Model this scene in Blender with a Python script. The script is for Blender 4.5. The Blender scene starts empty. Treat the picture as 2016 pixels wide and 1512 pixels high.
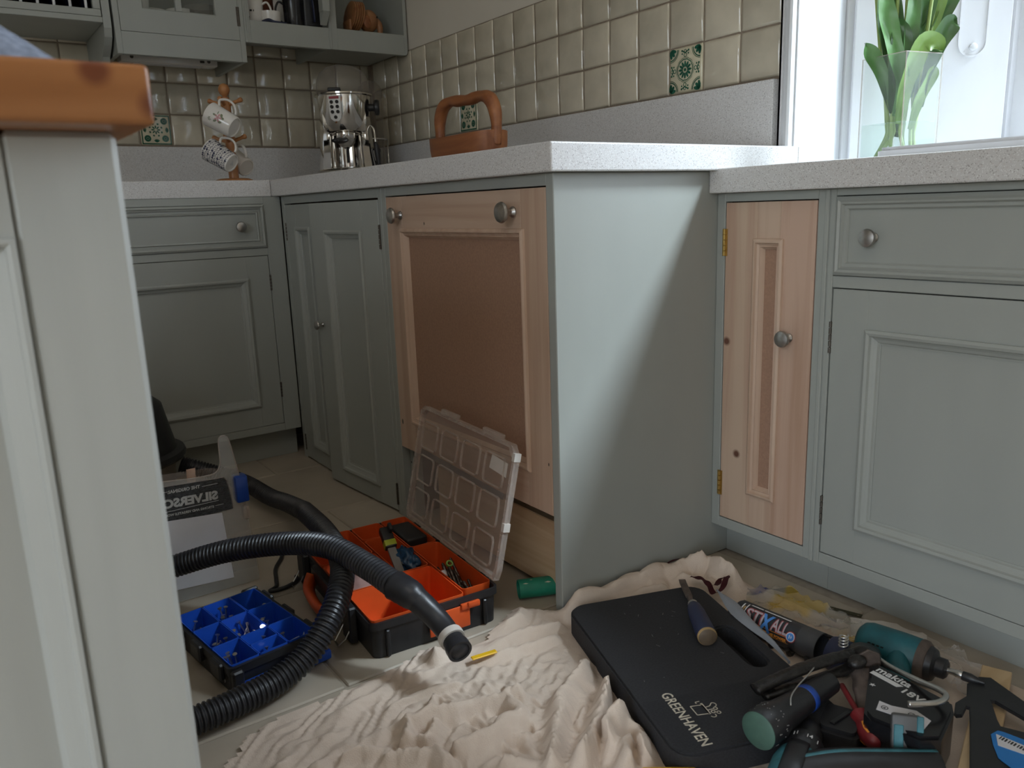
import bpy, bmesh, math, random
import numpy as np
from mathutils import Matrix, Vector, noise
random.seed(7)
C = bpy.context.scene.collection
S = bpy.context.scene
V = Vector
# ------------------------------------------------------------------ camera, world, light, exposure
cam_d = bpy.data.cameras.new('camera'); cam = bpy.data.objects.new('camera', cam_d); C.objects.link(cam)
cam.matrix_world = Matrix(((0.81472, 0.15272, -0.55938, -1.55614), (-0.57882, 0.15667, -0.80026, -3.16417),
                           (-0.03458, 0.97577, 0.21604, 0.78723), (0, 0, 0, 1)))
cam_d.sensor_width = 36; cam_d.lens = 28.173; cam_d.clip_start = .02
cam_d.dof.use_dof = True; cam_d.dof.focus_distance = 1.75; cam_d.dof.aperture_fstop = 9.0
S.camera = cam
S.view_settings.view_transform = 'Standard'; S.view_settings.look = 'None'
S.view_settings.gamma = 1; S.view_settings.use_curve_mapping = False
S.view_settings.exposure = 0.0
S.cycles.use_denoising = True
S.cycles.max_bounces = 10; S.cycles.diffuse_bounces = 5; S.cycles.glossy_bounces = 4
S.cycles.transmission_bounces = 10; S.cycles.transparent_max_bounces = 16
S.cycles.caustics_reflective = False; S.cycles.caustics_refractive = False
S.cycles.sample_clamp_indirect = 6
w = bpy.data.worlds.new('overcast_sky'); S.world = w; w.use_nodes = True
bg = w.node_tree.nodes['Background']; bg.inputs[1].default_value = 14.0
# overcast sky: three times brighter overhead than at the horizon, dull ground below
_n, _l = w.node_tree.nodes, w.node_tree.links
_tc = _n.new('ShaderNodeTexCoord'); _sp = _n.new('ShaderNodeSeparateXYZ'); _l.new(_tc.outputs['Generated'], _sp.inputs[0])
_rp = _n.new('ShaderNodeValToRGB'); _mr = _n.new('ShaderNodeMapRange'); _mr.inputs[1].default_value = -1; _mr.inputs[2].default_value = 1
_l.new(_sp.outputs['Z'], _mr.inputs[0]); _l.new(_mr.outputs[0], _rp.inputs[0])
_e = _rp.color_ramp.elements; _e[0].position = 0; _e[0].color = (.10, .10, .085, 1); _e[1].position = 1; _e[1].color = (.84, .93, 1.06, 1)
for _p, _c in ((.492, (.12, .12, .105, 1)), (.508, (.31, .345, .385, 1))):
    _q = _e.new(_p); _q.color = _c
_l.new(_rp.outputs[0], bg.inputs[0])
def area(name, loc, rot, sx, sy, power, col, portal=False):
    l = bpy.data.lights.new(name, 'AREA'); l.shape = 'RECTANGLE'; l.size = sx; l.size_y = sy; l.energy = power; l.color = col
    o = bpy.data.objects.new(name, l); C.objects.link(o); o.location = loc; o.rotation_euler = rot
    if portal: l.cycles.is_portal = True
    return o
area('window_portal', (.56, -2.9, 1.72), (0, math.pi/2, 0), 1.8, 1.5, 1, (1, 1, 1), True)
area('garden_door_portal', (-4.38, -3.3-2.3/2, 1.1), (0, -math.pi/2, 0), 2.1, 2.3, 1, (1, 1, 1), True)
sun_d = bpy.data.lights.new('hazy_sun', 'SUN'); sun_d.energy = 10; sun_d.angle = math.radians(15); sun_d.color = (.76, .89, 1)
sun = bpy.data.objects.new('hazy_sun', sun_d); C.objects.link(sun); sun.rotation_euler = V((-.45, .50, -.76)).to_track_quat('-Z', 'Y').to_euler()
area('ceiling_fill', (-2.1, -3.3, 2.70), (0, 0, 0), 1.5, 1.5, 9, (1, .88, .76))  # warm fill light added under the ceiling to lift the interior

# ------------------------------------------------------------------ materials
def nt(m): return m.node_tree.nodes, m.node_tree.links
def base(name, col, rough=.5, metal=0, **kw):
    m = bpy.data.materials.new(name); m.use_nodes = True
    b = m.node_tree.nodes['Principled BSDF']
    b.inputs['Base Color'].default_value = (*col, 1); b.inputs['Roughness'].default_value = rough; b.inputs['Metallic'].default_value = metal
    for k, v in kw.items(): b.inputs[k.replace('_', ' ')].default_value = v
    m.diffuse_color = (*col, 1)
    return m, b
def add_noise(m, b, scale, amt, col, detail=3, stretch=(1, 1, 1), bump=0, bdist=.001, colrange=None):
    N, L = nt(m)
    tc = N.new('ShaderNodeTexCoord'); mp = N.new('ShaderNodeMapping'); mp.inputs['Scale'].default_value = stretch
    L.new(tc.outputs['Object'], mp.inputs[0])
    n = N.new('ShaderNodeTexNoise'); n.inputs['Scale'].default_value = scale; n.inputs['Detail'].default_value = detail
    L.new(mp.outputs[0], n.inputs['Vector'])
    if amt:
        mr = N.new('ShaderNodeMapRange'); mr.inputs[1].default_value = .3; mr.inputs[2].default_value = .7
        mr.inputs[3].default_value = 1-amt; mr.inputs[4].default_value = 1+amt
        L.new(n.outputs[0], mr.inputs[0])
        mx = N.new('ShaderNodeVectorMath'); mx.operation = 'SCALE'; mx.inputs[0].default_value = col
        L.new(mr.outputs[0], mx.inputs['Scale']); L.new(mx.outputs[0], b.inputs['Base Color'])
    if bump:
        bp = N.new('ShaderNodeBump'); bp.inputs['Strength'].default_value = bump; bp.inputs['Distance'].default_value = bdist
        L.new(n.outputs[0], bp.inputs['Height']); L.new(bp.outputs[0], b.inputs['Normal'])
    return n, mp
def plain(name, col, rough=.5, metal=0, scale=40, amt=.06, bump=.0, stretch=(1, 1, 1), bdist=.001, **kw):
    m, b = base(name, col, rough, metal, **kw); add_noise(m, b, scale, amt, col, 3, stretch, bump, bdist); return m
def wood(name, c1, c2, axis='z', rough=.55, knots=(), scale=1.0, dark=(.12, .05, .025), kr=.011):
    m, b = base(name, c1, rough); N, L = nt(m)
    st = {'x': (1.2, 26, 26), 'y': (26, 1.2, 26), 'z': (26, 26, 1.2)}[axis]
    tc = N.new('ShaderNodeTexCoord'); mp = N.new('ShaderNodeMapping'); mp.inputs['Scale'].default_value = [s*scale for s in st]
    oi = N.new('ShaderNodeObjectInfo'); sh = N.new('ShaderNodeVectorMath'); sh.operation = 'SCALE'; sh.inputs[0].default_value = (3, 5, 7)
    L.new(oi.outputs['Random'], sh.inputs['Scale']); L.new(sh.outputs[0], mp.inputs['Location'])
    L.new(tc.outputs['Object'], mp.inputs[0])
    n = N.new('ShaderNodeTexNoise'); n.inputs['Scale'].default_value = 1.2; n.inputs['Detail'].default_value = 5; n.inputs['Distortion'].default_value = .8
    L.new(mp.outputs[0], n.inputs['Vector'])
    r = N.new('ShaderNodeValToRGB'); r.color_ramp.elements[0].position = .36; r.color_ramp.elements[1].position = .62
    r.color_ramp.elements[0].color = (*c2, 1); r.color_ramp.elements[1].color = (*c1, 1)
    L.new(n.outputs[0], r.inputs[0]); out = r.outputs[0]
    for k in knots:
        d = N.new('ShaderNodeVectorMath'); d.operation = 'DISTANCE'; d.inputs[1].default_value = k; L.new(tc.outputs['Object'], d.inputs[0])
        mr = N.new('ShaderNodeMapRange'); mr.inputs[1].default_value = kr*.45; mr.inputs[2].default_value = kr; mr.inputs[3].default_value = 1; mr.inputs[4].default_value = 0
        L.new(d.outputs['Value'], mr.inputs[0])
        mx = N.new('ShaderNodeMix'); mx.data_type = 'RGBA'; mx.inputs['B'].default_value = (*dark, 1)
        L.new(mr.outputs[0], mx.inputs['Factor']); L.new(out, mx.inputs['A']); out = mx.outputs['Result']
    L.new(out, b.inputs['Base Color'])
    bp = N.new('ShaderNodeBump'); bp.inputs['Strength'].default_value = .12; bp.inputs['Distance'].default_value = .001
    L.new(n.outputs[0], bp.inputs['Height']); L.new(bp.outputs[0], b.inputs['Normal'])
    return m
def speckled(name, col, fleck, rough=.3):
    m, b = base(name, col, rough); N, L = nt(m)
    tc = N.new('ShaderNodeTexCoord')
    out = None
    for sc, th, fc in ((420, .24, fleck), (700, .20, (.85, .85, .84)), (260, .17, tuple(f*1.6 for f in fleck))):
        vo = N.new('ShaderNodeTexVoronoi'); vo.inputs['Scale'].default_value = sc; L.new(tc.outputs['Object'], vo.inputs['Vector'])
        wn = N.new('ShaderNodeTexWhiteNoise'); L.new(vo.outputs['Color'], wn.inputs['Vector'])
        lt = N.new('ShaderNodeMath'); lt.operation = 'LESS_THAN'; lt.inputs[1].default_value = th; L.new(wn.outputs['Value'], lt.inputs[0])
        l2 = N.new('ShaderNodeMath'); l2.operation = 'LESS_THAN'; l2.inputs[1].default_value = .42; L.new(vo.outputs['Distance'], l2.inputs[0])
        mu = N.new('ShaderNodeMath'); mu.operation = 'MULTIPLY'; L.new(lt.outputs[0], mu.inputs[0]); L.new(l2.outputs[0], mu.inputs[1])
        mx = N.new('ShaderNodeMix'); mx.data_type = 'RGBA'; mx.inputs['B'].default_value = (*fc, 1)
        if out is None: mx.inputs['A'].default_value = (*col, 1)
        else: L.new(out, mx.inputs['A'])
        L.new(mu.outputs[0], mx.inputs['Factor']); out = mx.outputs['Result']
    L.new(out, b.inputs['Base Color']); return m
def vary(name, col, amt, rough, noise_scale, namt, bump=.1, bdist=.002, tint=(0, 0, 0), **kw):
    """a piece-to-piece colour change (object random) plus noise"""
    m, b = base(name, col, rough, **kw); N, L = nt(m)
    n, mp = add_noise(m, b, noise_scale, 0, col, 4, (1, 1, 1), bump, bdist)
    oi = N.new('ShaderNodeObjectInfo')
    off = N.new('ShaderNodeVectorMath'); off.operation = 'SCALE'; off.inputs[0].default_value = (17, 31, 23)
    L.new(oi.outputs['Random'], off.inputs['Scale']); L.new(off.outputs[0], mp.inputs['Location'])
    a = N.new('ShaderNodeMapRange'); a.inputs[3].default_value = 1-amt; a.inputs[4].default_value = 1+amt; L.new(oi.outputs['Random'], a.inputs[0])
    c = N.new('ShaderNodeMapRange'); c.inputs[1].default_value = .3; c.inputs[2].default_value = .7; c.inputs[3].default_value = 1-namt; c.inputs[4].default_value = 1+namt
    L.new(n.outputs[0], c.inputs[0])
    mu = N.new('ShaderNodeMath'); mu.operation = 'MULTIPLY'; L.new(a.outputs[0], mu.inputs[0]); L.new(c.outputs[0], mu.inputs[1])
    mx = N.new('ShaderNodeVectorMath'); mx.operation = 'SCALE'; mx.inputs[0].default_value = col; L.new(mu.outputs[0], mx.inputs['Scale'])
    L.new(mx.outputs[0], b.inputs['Base Color']); return m
def clear(name, tint=(1, 1, 1), body=(.8, .8, .8), fac=.12, rough=.1, fres=1.45):
    """thin clear plastic or glass: see-through, with a fresnel sheen and a little haze of its own"""
    m, b = base(name, body, rough); N, L = nt(m)
    tr = N.new('ShaderNodeBsdfTransparent'); tr.inputs[0].default_value = (*tint, 1)
    lw_ = N.new('ShaderNodeLayerWeight'); lw_.inputs[0].default_value = .5
    pw_ = N.new('ShaderNodeMath'); pw_.operation = 'POWER'; pw_.inputs[1].default_value = 4.5; L.new(lw_.outputs['Facing'], pw_.inputs[0])
    f = N.new('ShaderNodeMapRange'); r0 = ((fres-1)/(fres+1))**2; f.inputs[3].default_value = r0; f.inputs[4].default_value = .8; L.new(pw_.outputs[0], f.inputs[0])
    ns = N.new('ShaderNodeTexNoise'); ns.inputs['Scale'].default_value = 30
    mr = N.new('ShaderNodeMapRange'); mr.inputs[3].default_value = fac*.7; mr.inputs[4].default_value = fac*1.3; L.new(ns.outputs[0], mr.inputs[0])
    ad = N.new('ShaderNodeMath'); ad.operation = 'ADD'; ad.use_clamp = True; L.new(f.outputs[0], ad.inputs[0]); L.new(mr.outputs[0], ad.inputs[1])
    mx = N.new('ShaderNodeMixShader'); L.new(ad.outputs[0], mx.inputs[0]); L.new(tr.outputs[0], mx.inputs[1]); L.new(b.outputs[0], mx.inputs[2])
    L.new(mx.outputs[0], N['Material Output'].inputs[0]); return m

M = {}
PAINT = (.335, .348, .322)
M['paint'] = plain('sage_paint', PAINT, .42, 0, 9, .03, .06, (1, 1, .25), .002)
M['island_paint'] = plain('island_sage_paint', (.41, .415, .39), .45, 0, 60, .025, .25, (1, 1, .07), .0015)
M['plaster'] = plain('cream_plaster', (.66, .61, .53), .85, 0, 6, .02, .05)
M['ceiling'] = plain('white_ceiling', (.75, .74, .71), .9, 0, 5, .02)
M['gloss_white'] = plain('white_gloss_paint', (.63, .635, .65), .3, 0, 30, .015, .10, (1, 1, .3), .002)
M['grout'] = plain('tile_grout', (.24, .19, .145), .9, 0, 90, .12, .2)
M['tile'] = vary('cream_glazed_tile', (.54, .488, .385), .10, .06, 14, .10, .45, .004, IOR=1.8)
M['tile_print'] = plain('green_glaze_print', (.018, .10, .062), .12, 0, 60, .25)
M['tile_cream'] = plain('cream_glaze', (.60, .55, .40), .12, 0, 30, .06)
M['stone'] = vary('limestone_floor', (.40, .345, .275), .05, .55, 5, .13, .12, .002)
M['floor_grout'] = plain('floor_grout', (.36, .31, .25), .9, 0, 60, .1)
M['quartz'] = speckled('speckled_quartz', (.60, .585, .575), (.36, .34, .33), .28)
M['pine'] = wood('raw_pine', (.56, .405, .305), (.475, .32, .23), 'z')
M['pine_y'] = wood('raw_pine_across', (.56, .405, .305), (.475, .32, .23), 'y')
M['pine_pink'] = wood('raw_pine_pinkish', (.55, .375, .285), (.45, .285, .20), 'z')
M['mdf'] = plain('brown_board', (.35, .205, .138), .75, 0, 220, .09, .06)
M['batten'] = wood('pine_batten', (.58, .42, .27), (.47, .31, .18), 'y')
M['island_wood'] = wood('varnished_pine', (.32, .132, .046), (.26, .10, .031), 'x', .28, knots=((.537, 0, .031), (.568, .004, .012)), scale=.8, dark=(.14, .04, .015), kr=.012)
M['nickel'] = plain('brushed_nickel', (.42, .40, .38), .33, 1, 200, .08)
M['brass'] = plain('brass', (.60, .40, .13), .35, 1, 80, .1)
M['dark_metal'] = plain('tarnished_hinge', (.11, .095, .08), .5, .7, 80, .2)
M['chrome'] = plain('chrome', (.72, .70, .67), .07, 1, 30, .03)
M['steel'] = plain('steel', (.60, .59, .57), .3, 1, 60, .1)
M['black'] = plain('black_plastic', (.016, .016, .018), .42, 0, 60, .15, .03)
M['black_gloss'] = plain('black_gloss_plastic', (.012, .012, .014), .2, 0, 60, .1)
M['hose'] = plain('black_ribbed_hose', (.020, .021, .026), .36, 0, 40, .2)
M['blue'] = plain('blue_plastic', (.012, .075, .46), .35, 0, 30, .08)
M['blue_clip'] = plain('blue_clip_plastic', (.012, .06, .33), .35, 0, 30, .08)
M['orange'] = plain('orange_plastic', (.62, .085, .016), .38, 0, 30, .06)
M['grey_plastic'] = plain('grey_plastic', (.22, .21, .20), .5, 0, 40, .08)
M['clear_lid'] = clear('clear_lid_plastic', (.97, .95, .93), (.54, .47, .43), .15, .16)
M['clear_ridge'] = clear('clear_ridge_plastic', (.93, .90, .88), (.70, .62, .57), .27, .15)
M['clear_case'] = clear('frosted_case_plastic', (.95, .95, .94), (.62, .62, .60), .26, .25)
M['print_grey'] = plain('grey_print', (.50, .50, .49), .6, 0, 50, .05)
M['print_dark'] = clear('dark_print_film', (.5, .5, .51), (.08, .085, .09), .55, .4)
M['white_card'] = plain('white_card', (.66, .65, .68), .7, 0, 20, .04)
M['glass'] = clear('vase_glass', (.985, .995, .99), (.75, .82, .80), .035, .02, 1.5)
M['pane'] = clear('window_pane', (.98, .99, .99), (.8, .85, .85), .01, .01, 1.3)
M['smoke_glass'] = clear('clear_dome', (.88, .86, .83), (.50, .47, .44), .15, .06, 1.5)
M['cabinet_glass'] = clear('cabinet_glass', (.96, .97, .96), (.5, .5, .48), .03, .03, 1.4)
M['water'] = clear('vase_water', (.95, .985, .97), (.7, .78, .76), .05, .02, 1.33)
M['leaf'] = vary('tulip_leaf', (.085, .19, .06), .35, .33, 30, .12, .05)
M['leaf_light'] = vary('tulip_leaf_pale', (.20, .33, .085), .2, .33, 30, .1, .05)
M['stem'] = plain('tulip_stem', (.30, .40, .12), .4, 0, 40, .12)
M['bud'] = plain('tulip_bud', (.62, .50, .30), .5, 0, 30, .1)
M['mug_white'] = plain('white_china', (.74, .71, .67), .15, 0, 30, .02)
M['mug_wood'] = wood('mug_tree_wood', (.45, .205, .075), (.36, .145, .048), 'z', .4)
M['trug_wood'] = wood('carved_orange_wood', (.34, .125, .042), (.20, .065, .022), 'y', .5, scale=.7)
M['elephant_wood'] = wood('elephant_wood', (.34, .16, .065), (.25, .10, .04), 'x', .45)
M['navy_print'] = plain('navy_print', (.02, .025, .07), .2, 0, 40, .1)
M['pink_print'] = plain('pink_flower_print', (.62, .33, .36), .2, 0, 60, .15)
M['sage_print'] = plain('sage_leaf_print', (.22, .25, .17), .2, 0, 60, .15)
M['plate_blue'] = plain('dark_blue_glaze', (.012, .014, .035), .12, 0, 10, .1)
M['terracotta'] = plain('terracotta', (.17, .055, .032), .7, 0, 30, .1)
M['rubber'] = plain('black_foam', (.019, .019, .022), .78, 0, 300, .25, .5, (1, 1, 1), .001)
M['foam_print'] = plain('cream_print', (.56, .50, .40), .7, 0, 120, .25)
M['teal'] = plain('teal_plastic', (.010, .095, .115), .45, 0, 40, .2)
M['teal_light'] = plain('worn_teal_plastic', (.045, .165, .20), .45, 0, 60, .25)
M['navy_handle'] = plain('navy_handle', (.020, .026, .065), .5, 0, 30, .15)
M['tape_dull'] = plain('dull_tan_cap', (.11, .075, .045), .6, 0, 60, .25)
M['tan_ring'] = plain('tan_ring', (.35, .23, .10), .6, 0, 60, .2)
M['red_handle'] = plain('dark_red_handle', (.20, .018, .022), .45, 0, 40, .15)
M['amber'] = plain('amber_plastic', (.75, .27, .03), .45, 0, 40, .1)
M['green_cap'] = plain('dull_green_cap', (.055, .115, .088), .55, 0, 40, .15)
M['grime'] = plain('tar_smeared_steel', (.020, .018, .017), .38, .3, 70, .6, .8, (1, 1, 1), .004)
M['rust_plate'] = plain('dull_bare_steel', (.10, .075, .062), .65, .2, 60, .35)
M['navy_tube'] = plain('charcoal_cartridge', (.028, .030, .035), .38, 0, 50, .1)
M['grey_tube'] = plain('dark_grey_cap', (.055, .055, .058), .45, 0, 50, .1)
M['ink_red'] = plain('red_print', (.30, .045, .055), .4, 0, 50, .1)
M['ink_grey'] = plain('pale_grey_print', (.42, .36, .38), .4, 0, 50, .1)
M['ink_blue'] = plain('blue_print', (.07, .24, .62), .4, 0, 50, .1)
M['ink_orange'] = plain('orange_print', (.75, .30, .05), .4, 0, 50, .1)
M['ink_white'] = plain('white_print', (.70, .70, .70), .45, 0, 50, .05)
M['label_blue'] = plain('label_blue', (.018, .19, .55), .4, 0, 30, .05)
M['yellow'] = plain('yellow_plastic', (.78, .46, .015), .35, 0, 30, .05)
M['green_tube'] = plain('green_card_tube', (.010, .20, .125), .5, 0, 30, .15)
M['maroon'] = plain('maroon_ribbon', (.085, .012, .018), .6, 0, 60, .2)
M['drum_grey'] = plain('vacuum_drum', (.25, .23, .20), .45, 0, 20, .05)
M['film_grey'] = plain('grey_flexible_offcut', (.24, .25, .27), .4, 0, 20, .08)
M['denim'] = plain('grey_blue_knit', (.20, .235, .31), .95, 0, 160, .3, .6, (1, 1, 1), .003)
M['paper'] = plain('white_paper', (.58, .54, .50), .8, 0, 30, .05)
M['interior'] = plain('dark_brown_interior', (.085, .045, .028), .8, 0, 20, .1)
M['olive_metal'] = plain('brassy_strip', (.12, .105, .055), .4, .8, 60, .15)
M['clip_grey'] = plain('dark_grey_clip', (.085, .085, .085), .5, 0, 40, .12)
M['cavity'] = plain('dark_void', (.008, .008, .008), .9, 0, 20, .1)
M['glow'], gb = base('white_glare', (1, 1, 1), .4, Emission_Strength=14.0); gb.inputs['Emission Color'].default_value = (.93, .85, 1, 1); add_noise(M['glow'], gb, 20, .02, (1, 1, 1))  # emission painted in for the white glare among the screws
M['blue_bag'] = plain('dark_blue_film', (.015, .06, .135), .22, 0, 40, .3, .2)
M['pink_film'] = plain('pinkish_film', (.33, .20, .18), .35, 0, 40, .15, .2)
M['drill_steel'] = plain('oiled_drill_steel', (.075, .06, .05), .35, .7, 80, .3)
M['lime'] = plain('lime_plastic', (.36, .42, .03), .45, 0, 30, .1)
M['batten_x'] = wood('softwood_batten', (.60, .44, .26), (.52, .36, .20), 'x')
# cream cotton dust sheet with a fine weave
m, b = base('cotton_twill', (.60, .495, .41), .95); N, L = nt(m)
n, mp = add_noise(m, b, 7, .09, (.60, .495, .41), 5)
wv = N.new('ShaderNodeTexNoise'); wv.inputs['Scale'].default_value = 520; wv.inputs['Detail'].default_value = 2
n2 = N.new('ShaderNodeTexNoise'); n2.inputs['Scale'].default_value = 110; n2.inputs['Detail'].default_value = 4
tc = N.new('ShaderNodeTexCoord'); L.new(tc.outputs['Object'], wv.inputs['Vector']); L.new(tc.outputs['Object'], n2.inputs['Vector'])
ad = N.new('ShaderNodeMath'); ad.operation = 'ADD'; L.new(wv.outputs[0], ad.inputs[0]); L.new(n2.outputs[0], ad.inputs[1])
bp = N.new('ShaderNodeBump'); bp.inputs['Strength'].default_value = .55; bp.inputs['Distance'].default_value = .0012
L.new(ad.outputs[0], bp.inputs['Height']); L.new(bp.outputs[0], b.inputs['Normal']); M['sheet'] = m
# crumpled printed bag: clear with smeared yellow and blue print
m = clear('printed_bag', (.93, .92, .90), (.55, .52, .46), .30, .2); N, L = nt(m); b = N['Principled BSDF']
tc = N.new('ShaderNodeTexCoord'); n = N.new('ShaderNodeTexNoise'); n.inputs['Scale'].default_value = 9; L.new(tc.outputs['Object'], n.inputs['Vector'])
r = N.new('ShaderNodeValToRGB'); e = r.color_ramp.elements
e[0].position = .36; e[0].color = (.05, .08, .30, 1); e[1].position = .62; e[1].color = (.70, .47, .05, 1)
for p_, c_ in ((.44, (.5, .48, .44, 1)), (.55, (.55, .52, .46, 1))):
    q_ = e.new(p_); q_.color = c_
L.new(n.outputs[0], r.inputs[0]); L.new(r.outputs[0], b.inputs['Base Color']); M['bag'] = m
M['clear_bag'] = clear('clear_bag_film', (.95, .94, .93), (.66, .63, .60), .22, .15)

# ------------------------------------------------------------------ mesh helpers
W = {}
def link_mesh(name, bm, mat, parent=None, smooth=False, world=True):
    me = bpy.data.meshes.new(name)
    if parent is not None and world: bm.transform(W[parent.name].inverted())
    bm.normal_update(); bm.to_mesh(me); bm.free()
    mats = mat if isinstance(mat, (list, tuple)) else [mat]
    for k in mats: me.materials.append(k)
    o = bpy.data.objects.new(name, me); C.objects.link(o)
    if smooth:
        for p in me.polygons: p.use_smooth = True
        if smooth != 'all': me.set_sharp_from_angle(angle=math.radians(smooth if smooth is not True else 40))
    if parent is not None: o.parent = parent; W[o.name] = W[parent.name]
    else: W[o.name] = Matrix()
    return o
obj = link_mesh
def thing(name, label, cat, loc=(0, 0, 0), rz=0, group=None, mat=None):
    o = bpy.data.objects.new(name, None); C.objects.link(o); o.empty_display_size = .05
    mw = mat if mat is not None else Matrix.Translation(loc) @ Matrix.Rotation(rz, 4, 'Z')
    o.matrix_world = mw; W[o.name] = mw.copy()
    o['label'] = label; o['category'] = cat
    if group: o['group'] = group
    return o
def tag(o, label, cat, group=None):
    o['label'] = label; o['category'] = cat
    if group: o['group'] = group
    return o
def struct(o): o['kind'] = 'structure'; return o
def nb(): return bmesh.new()
def box(bm, x0, x1, y0, y1, z0, z1, bev=0, seg=1, mtx=None):
    t = bmesh.new(); bmesh.ops.create_cube(t, size=1)
    t.transform(Matrix.Translation(((x0+x1)/2, (y0+y1)/2, (z0+z1)/2)) @ Matrix.Diagonal((abs(x1-x0), abs(y1-y0), abs(z1-z0), 1)))
    if bev: bmesh.ops.bevel(t, geom=t.edges[:], offset=bev, segments=seg, affect='EDGES', profile=.5)
    merge(bm, t, mtx); return bm
def merge(bm, t, mtx=None):
    if mtx is not None: t.transform(mtx)
    me = bpy.data.meshes.new('tmp'); t.to_mesh(me); t.free(); bm.from_mesh(me); bpy.data.meshes.remove(me)
def bx(*a, **k): return box(nb(), *a, **k)
def lathe(prof, n=24, mtx=None, bm=None, caps=True):
    t = bmesh.new(); rings = []
    for r, z in prof:
        rings.append([t.verts.new((r*math.cos(2*math.pi*i/n), r*math.sin(2*math.pi*i/n), z)) for i in range(n)] if r > 1e-6 else [t.verts.new((0, 0, z))])
    for a, b_ in zip(rings, rings[1:]):
        for i in range(n):
            j = (i+1) % n
            if len(a) == 1 and len(b_) == 1: continue
            if len(a) == 1: t.faces.new((a[0], b_[j], b_[i]))
            elif len(b_) == 1: t.faces.new((a[i], a[j], b_[0]))
            else: t.faces.new((a[i], a[j], b_[j], b_[i]))
    if caps:
        if len(rings[0]) > 1: t.faces.new(rings[0][::-1])
        if len(rings[-1]) > 1: t.faces.new(rings[-1])
    bmesh.ops.recalc_face_normals(t, faces=t.faces[:])
    out = bm if bm is not None else nb(); merge(out, t, mtx); return out
def axis_m(a, b_):
    """matrix with origin at a and local z towards b_"""
    a = V(a); d = V(b_)-a; q = d.to_track_quat('Z', 'Y'); return Matrix.Translation(a) @ q.to_matrix().to_4x4()
def rod(a, b_, r, n=12, r2=None, bm=None):
    L_ = (V(b_)-V(a)).length
    return lathe([(r, 0), (r if r2 is None else r2, L_)], n, axis_m(a, b_), bm)
def smooth_path(pts, per=8, closed=False):
    P = [V(p) for p in pts]; out = []
    n = len(P)
    for i in range(n if closed else n-1):
        if closed: p0, p1, p2, p3 = P[i-1], P[i], P[(i+1) % n], P[(i+2) % n]
        else: p0, p1, p2, p3 = P[max(i-1, 0)], P[i], P[i+1], P[min(i+2, n-1)]
        for k in range(per):
            t = k/per
            out.append(.5*((2*p1)+(p2-p0)*t+(2*p0-5*p1+4*p2-p3)*t*t+(3*p1-p0-3*p2+p3)*t**3))
    if not closed: out.append(P[-1])
    return out
def resample(pts, step):
    out = [pts[0].copy()]; acc = 0; prev = pts[0]
    for p in pts[1:]:
        seg = (p-prev).length
        while acc+seg >= step:
            t = (step-acc)/seg; prev = prev.lerp(p, t); out.append(prev.copy()); seg = (p-prev).length; acc = 0
        acc += seg; prev = p
    return out
def tube(path, rad, n=10, bm=None, closed=False, flat=None):
    """sweep a circle (or an ellipse, flat=(a, b)) along points; rad is a number or a list"""
    t = bmesh.new(); P = [V(p) for p in path]; N_ = len(P); rings = []; up = None
    for i, p in enumerate(P):
        d = (P[(i+1) % N_]-P[i-1]) if closed else (P[min(i+1, N_-1)]-P[max(i-1, 0)])
        d.normalize()
        if up is None:
            up = V((0, 0, 1)) if abs(d.z) < .9 else V((1, 0, 0))
        up = (up-d*up.dot(d)).normalized(); sd = d.cross(up)
        r = rad[i] if isinstance(rad, (list, tuple)) else rad
        fa, fb = flat if flat else (1, 1)
        rings.append([t.verts.new(p+up*(r*fb*math.sin(2*math.pi*k/n))+sd*(r*fa*math.cos(2*math.pi*k/n))) for k in range(n)])
    for i in range(N_ if closed else N_-1):
        a, b_ = rings[i], rings[(i+1) % N_]
        for k in range(n): t.faces.new((a[k], a[(k+1) % n], b_[(k+1) % n], b_[k]))
    if not closed: t.faces.new(rings[0][::-1]); t.faces.new(rings[-1])
    bmesh.ops.recalc_face_normals(t, faces=t.faces[:])
    out = bm if bm is not None else nb(); merge(out, t); return out
def prism(poly, h, mtx=None, bm=None, bev=0):
    """flat outline (x, y) pushed up by h"""
    t = bmesh.new(); vs = [t.verts.new((x, y, 0)) for x, y in poly]; f = t.faces.new(vs)
    r = bmesh.ops.extrude_face_region(t, geom=[f]); bmesh.ops.translate(t, vec=(0, 0, h), verts=[v for v in r['geom'] if isinstance(v, bmesh.types.BMVert)])
    bmesh.ops.recalc_face_normals(t, faces=t.faces[:])
    if bev: bmesh.ops.bevel(t, geom=[e_ for e_ in t.edges if abs(e_.verts[0].co.z-e_.verts[1].co.z) < 1e-6], offset=bev, segments=2, affect='EDGES')
    out = bm if bm is not None else nb(); merge(out, t, mtx); return out
def basis(o, x, y):
    x = V(x).normalized(); z = x.cross(V(y)).normalized(); y = z.cross(x); return Matrix(((x.x, y.x, z.x, o[0]), (x.y, y.y, z.y, o[1]), (x.z, y.z, z.z, o[2]), (0, 0, 0, 1)))
def rrect(x0, x1, y0, y1, r, n=5):
    out = []
    for cx, cy, a0 in ((x1-r, y1-r, 0), (x0+r, y1-r, 90), (x0+r, y0+r, 180), (x1-r, y0+r, 270)):
        for k in range(n+1):
            a = math.radians(a0+90*k/n); out.append((cx+r*math.cos(a), cy+r*math.sin(a)))
    return out
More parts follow.
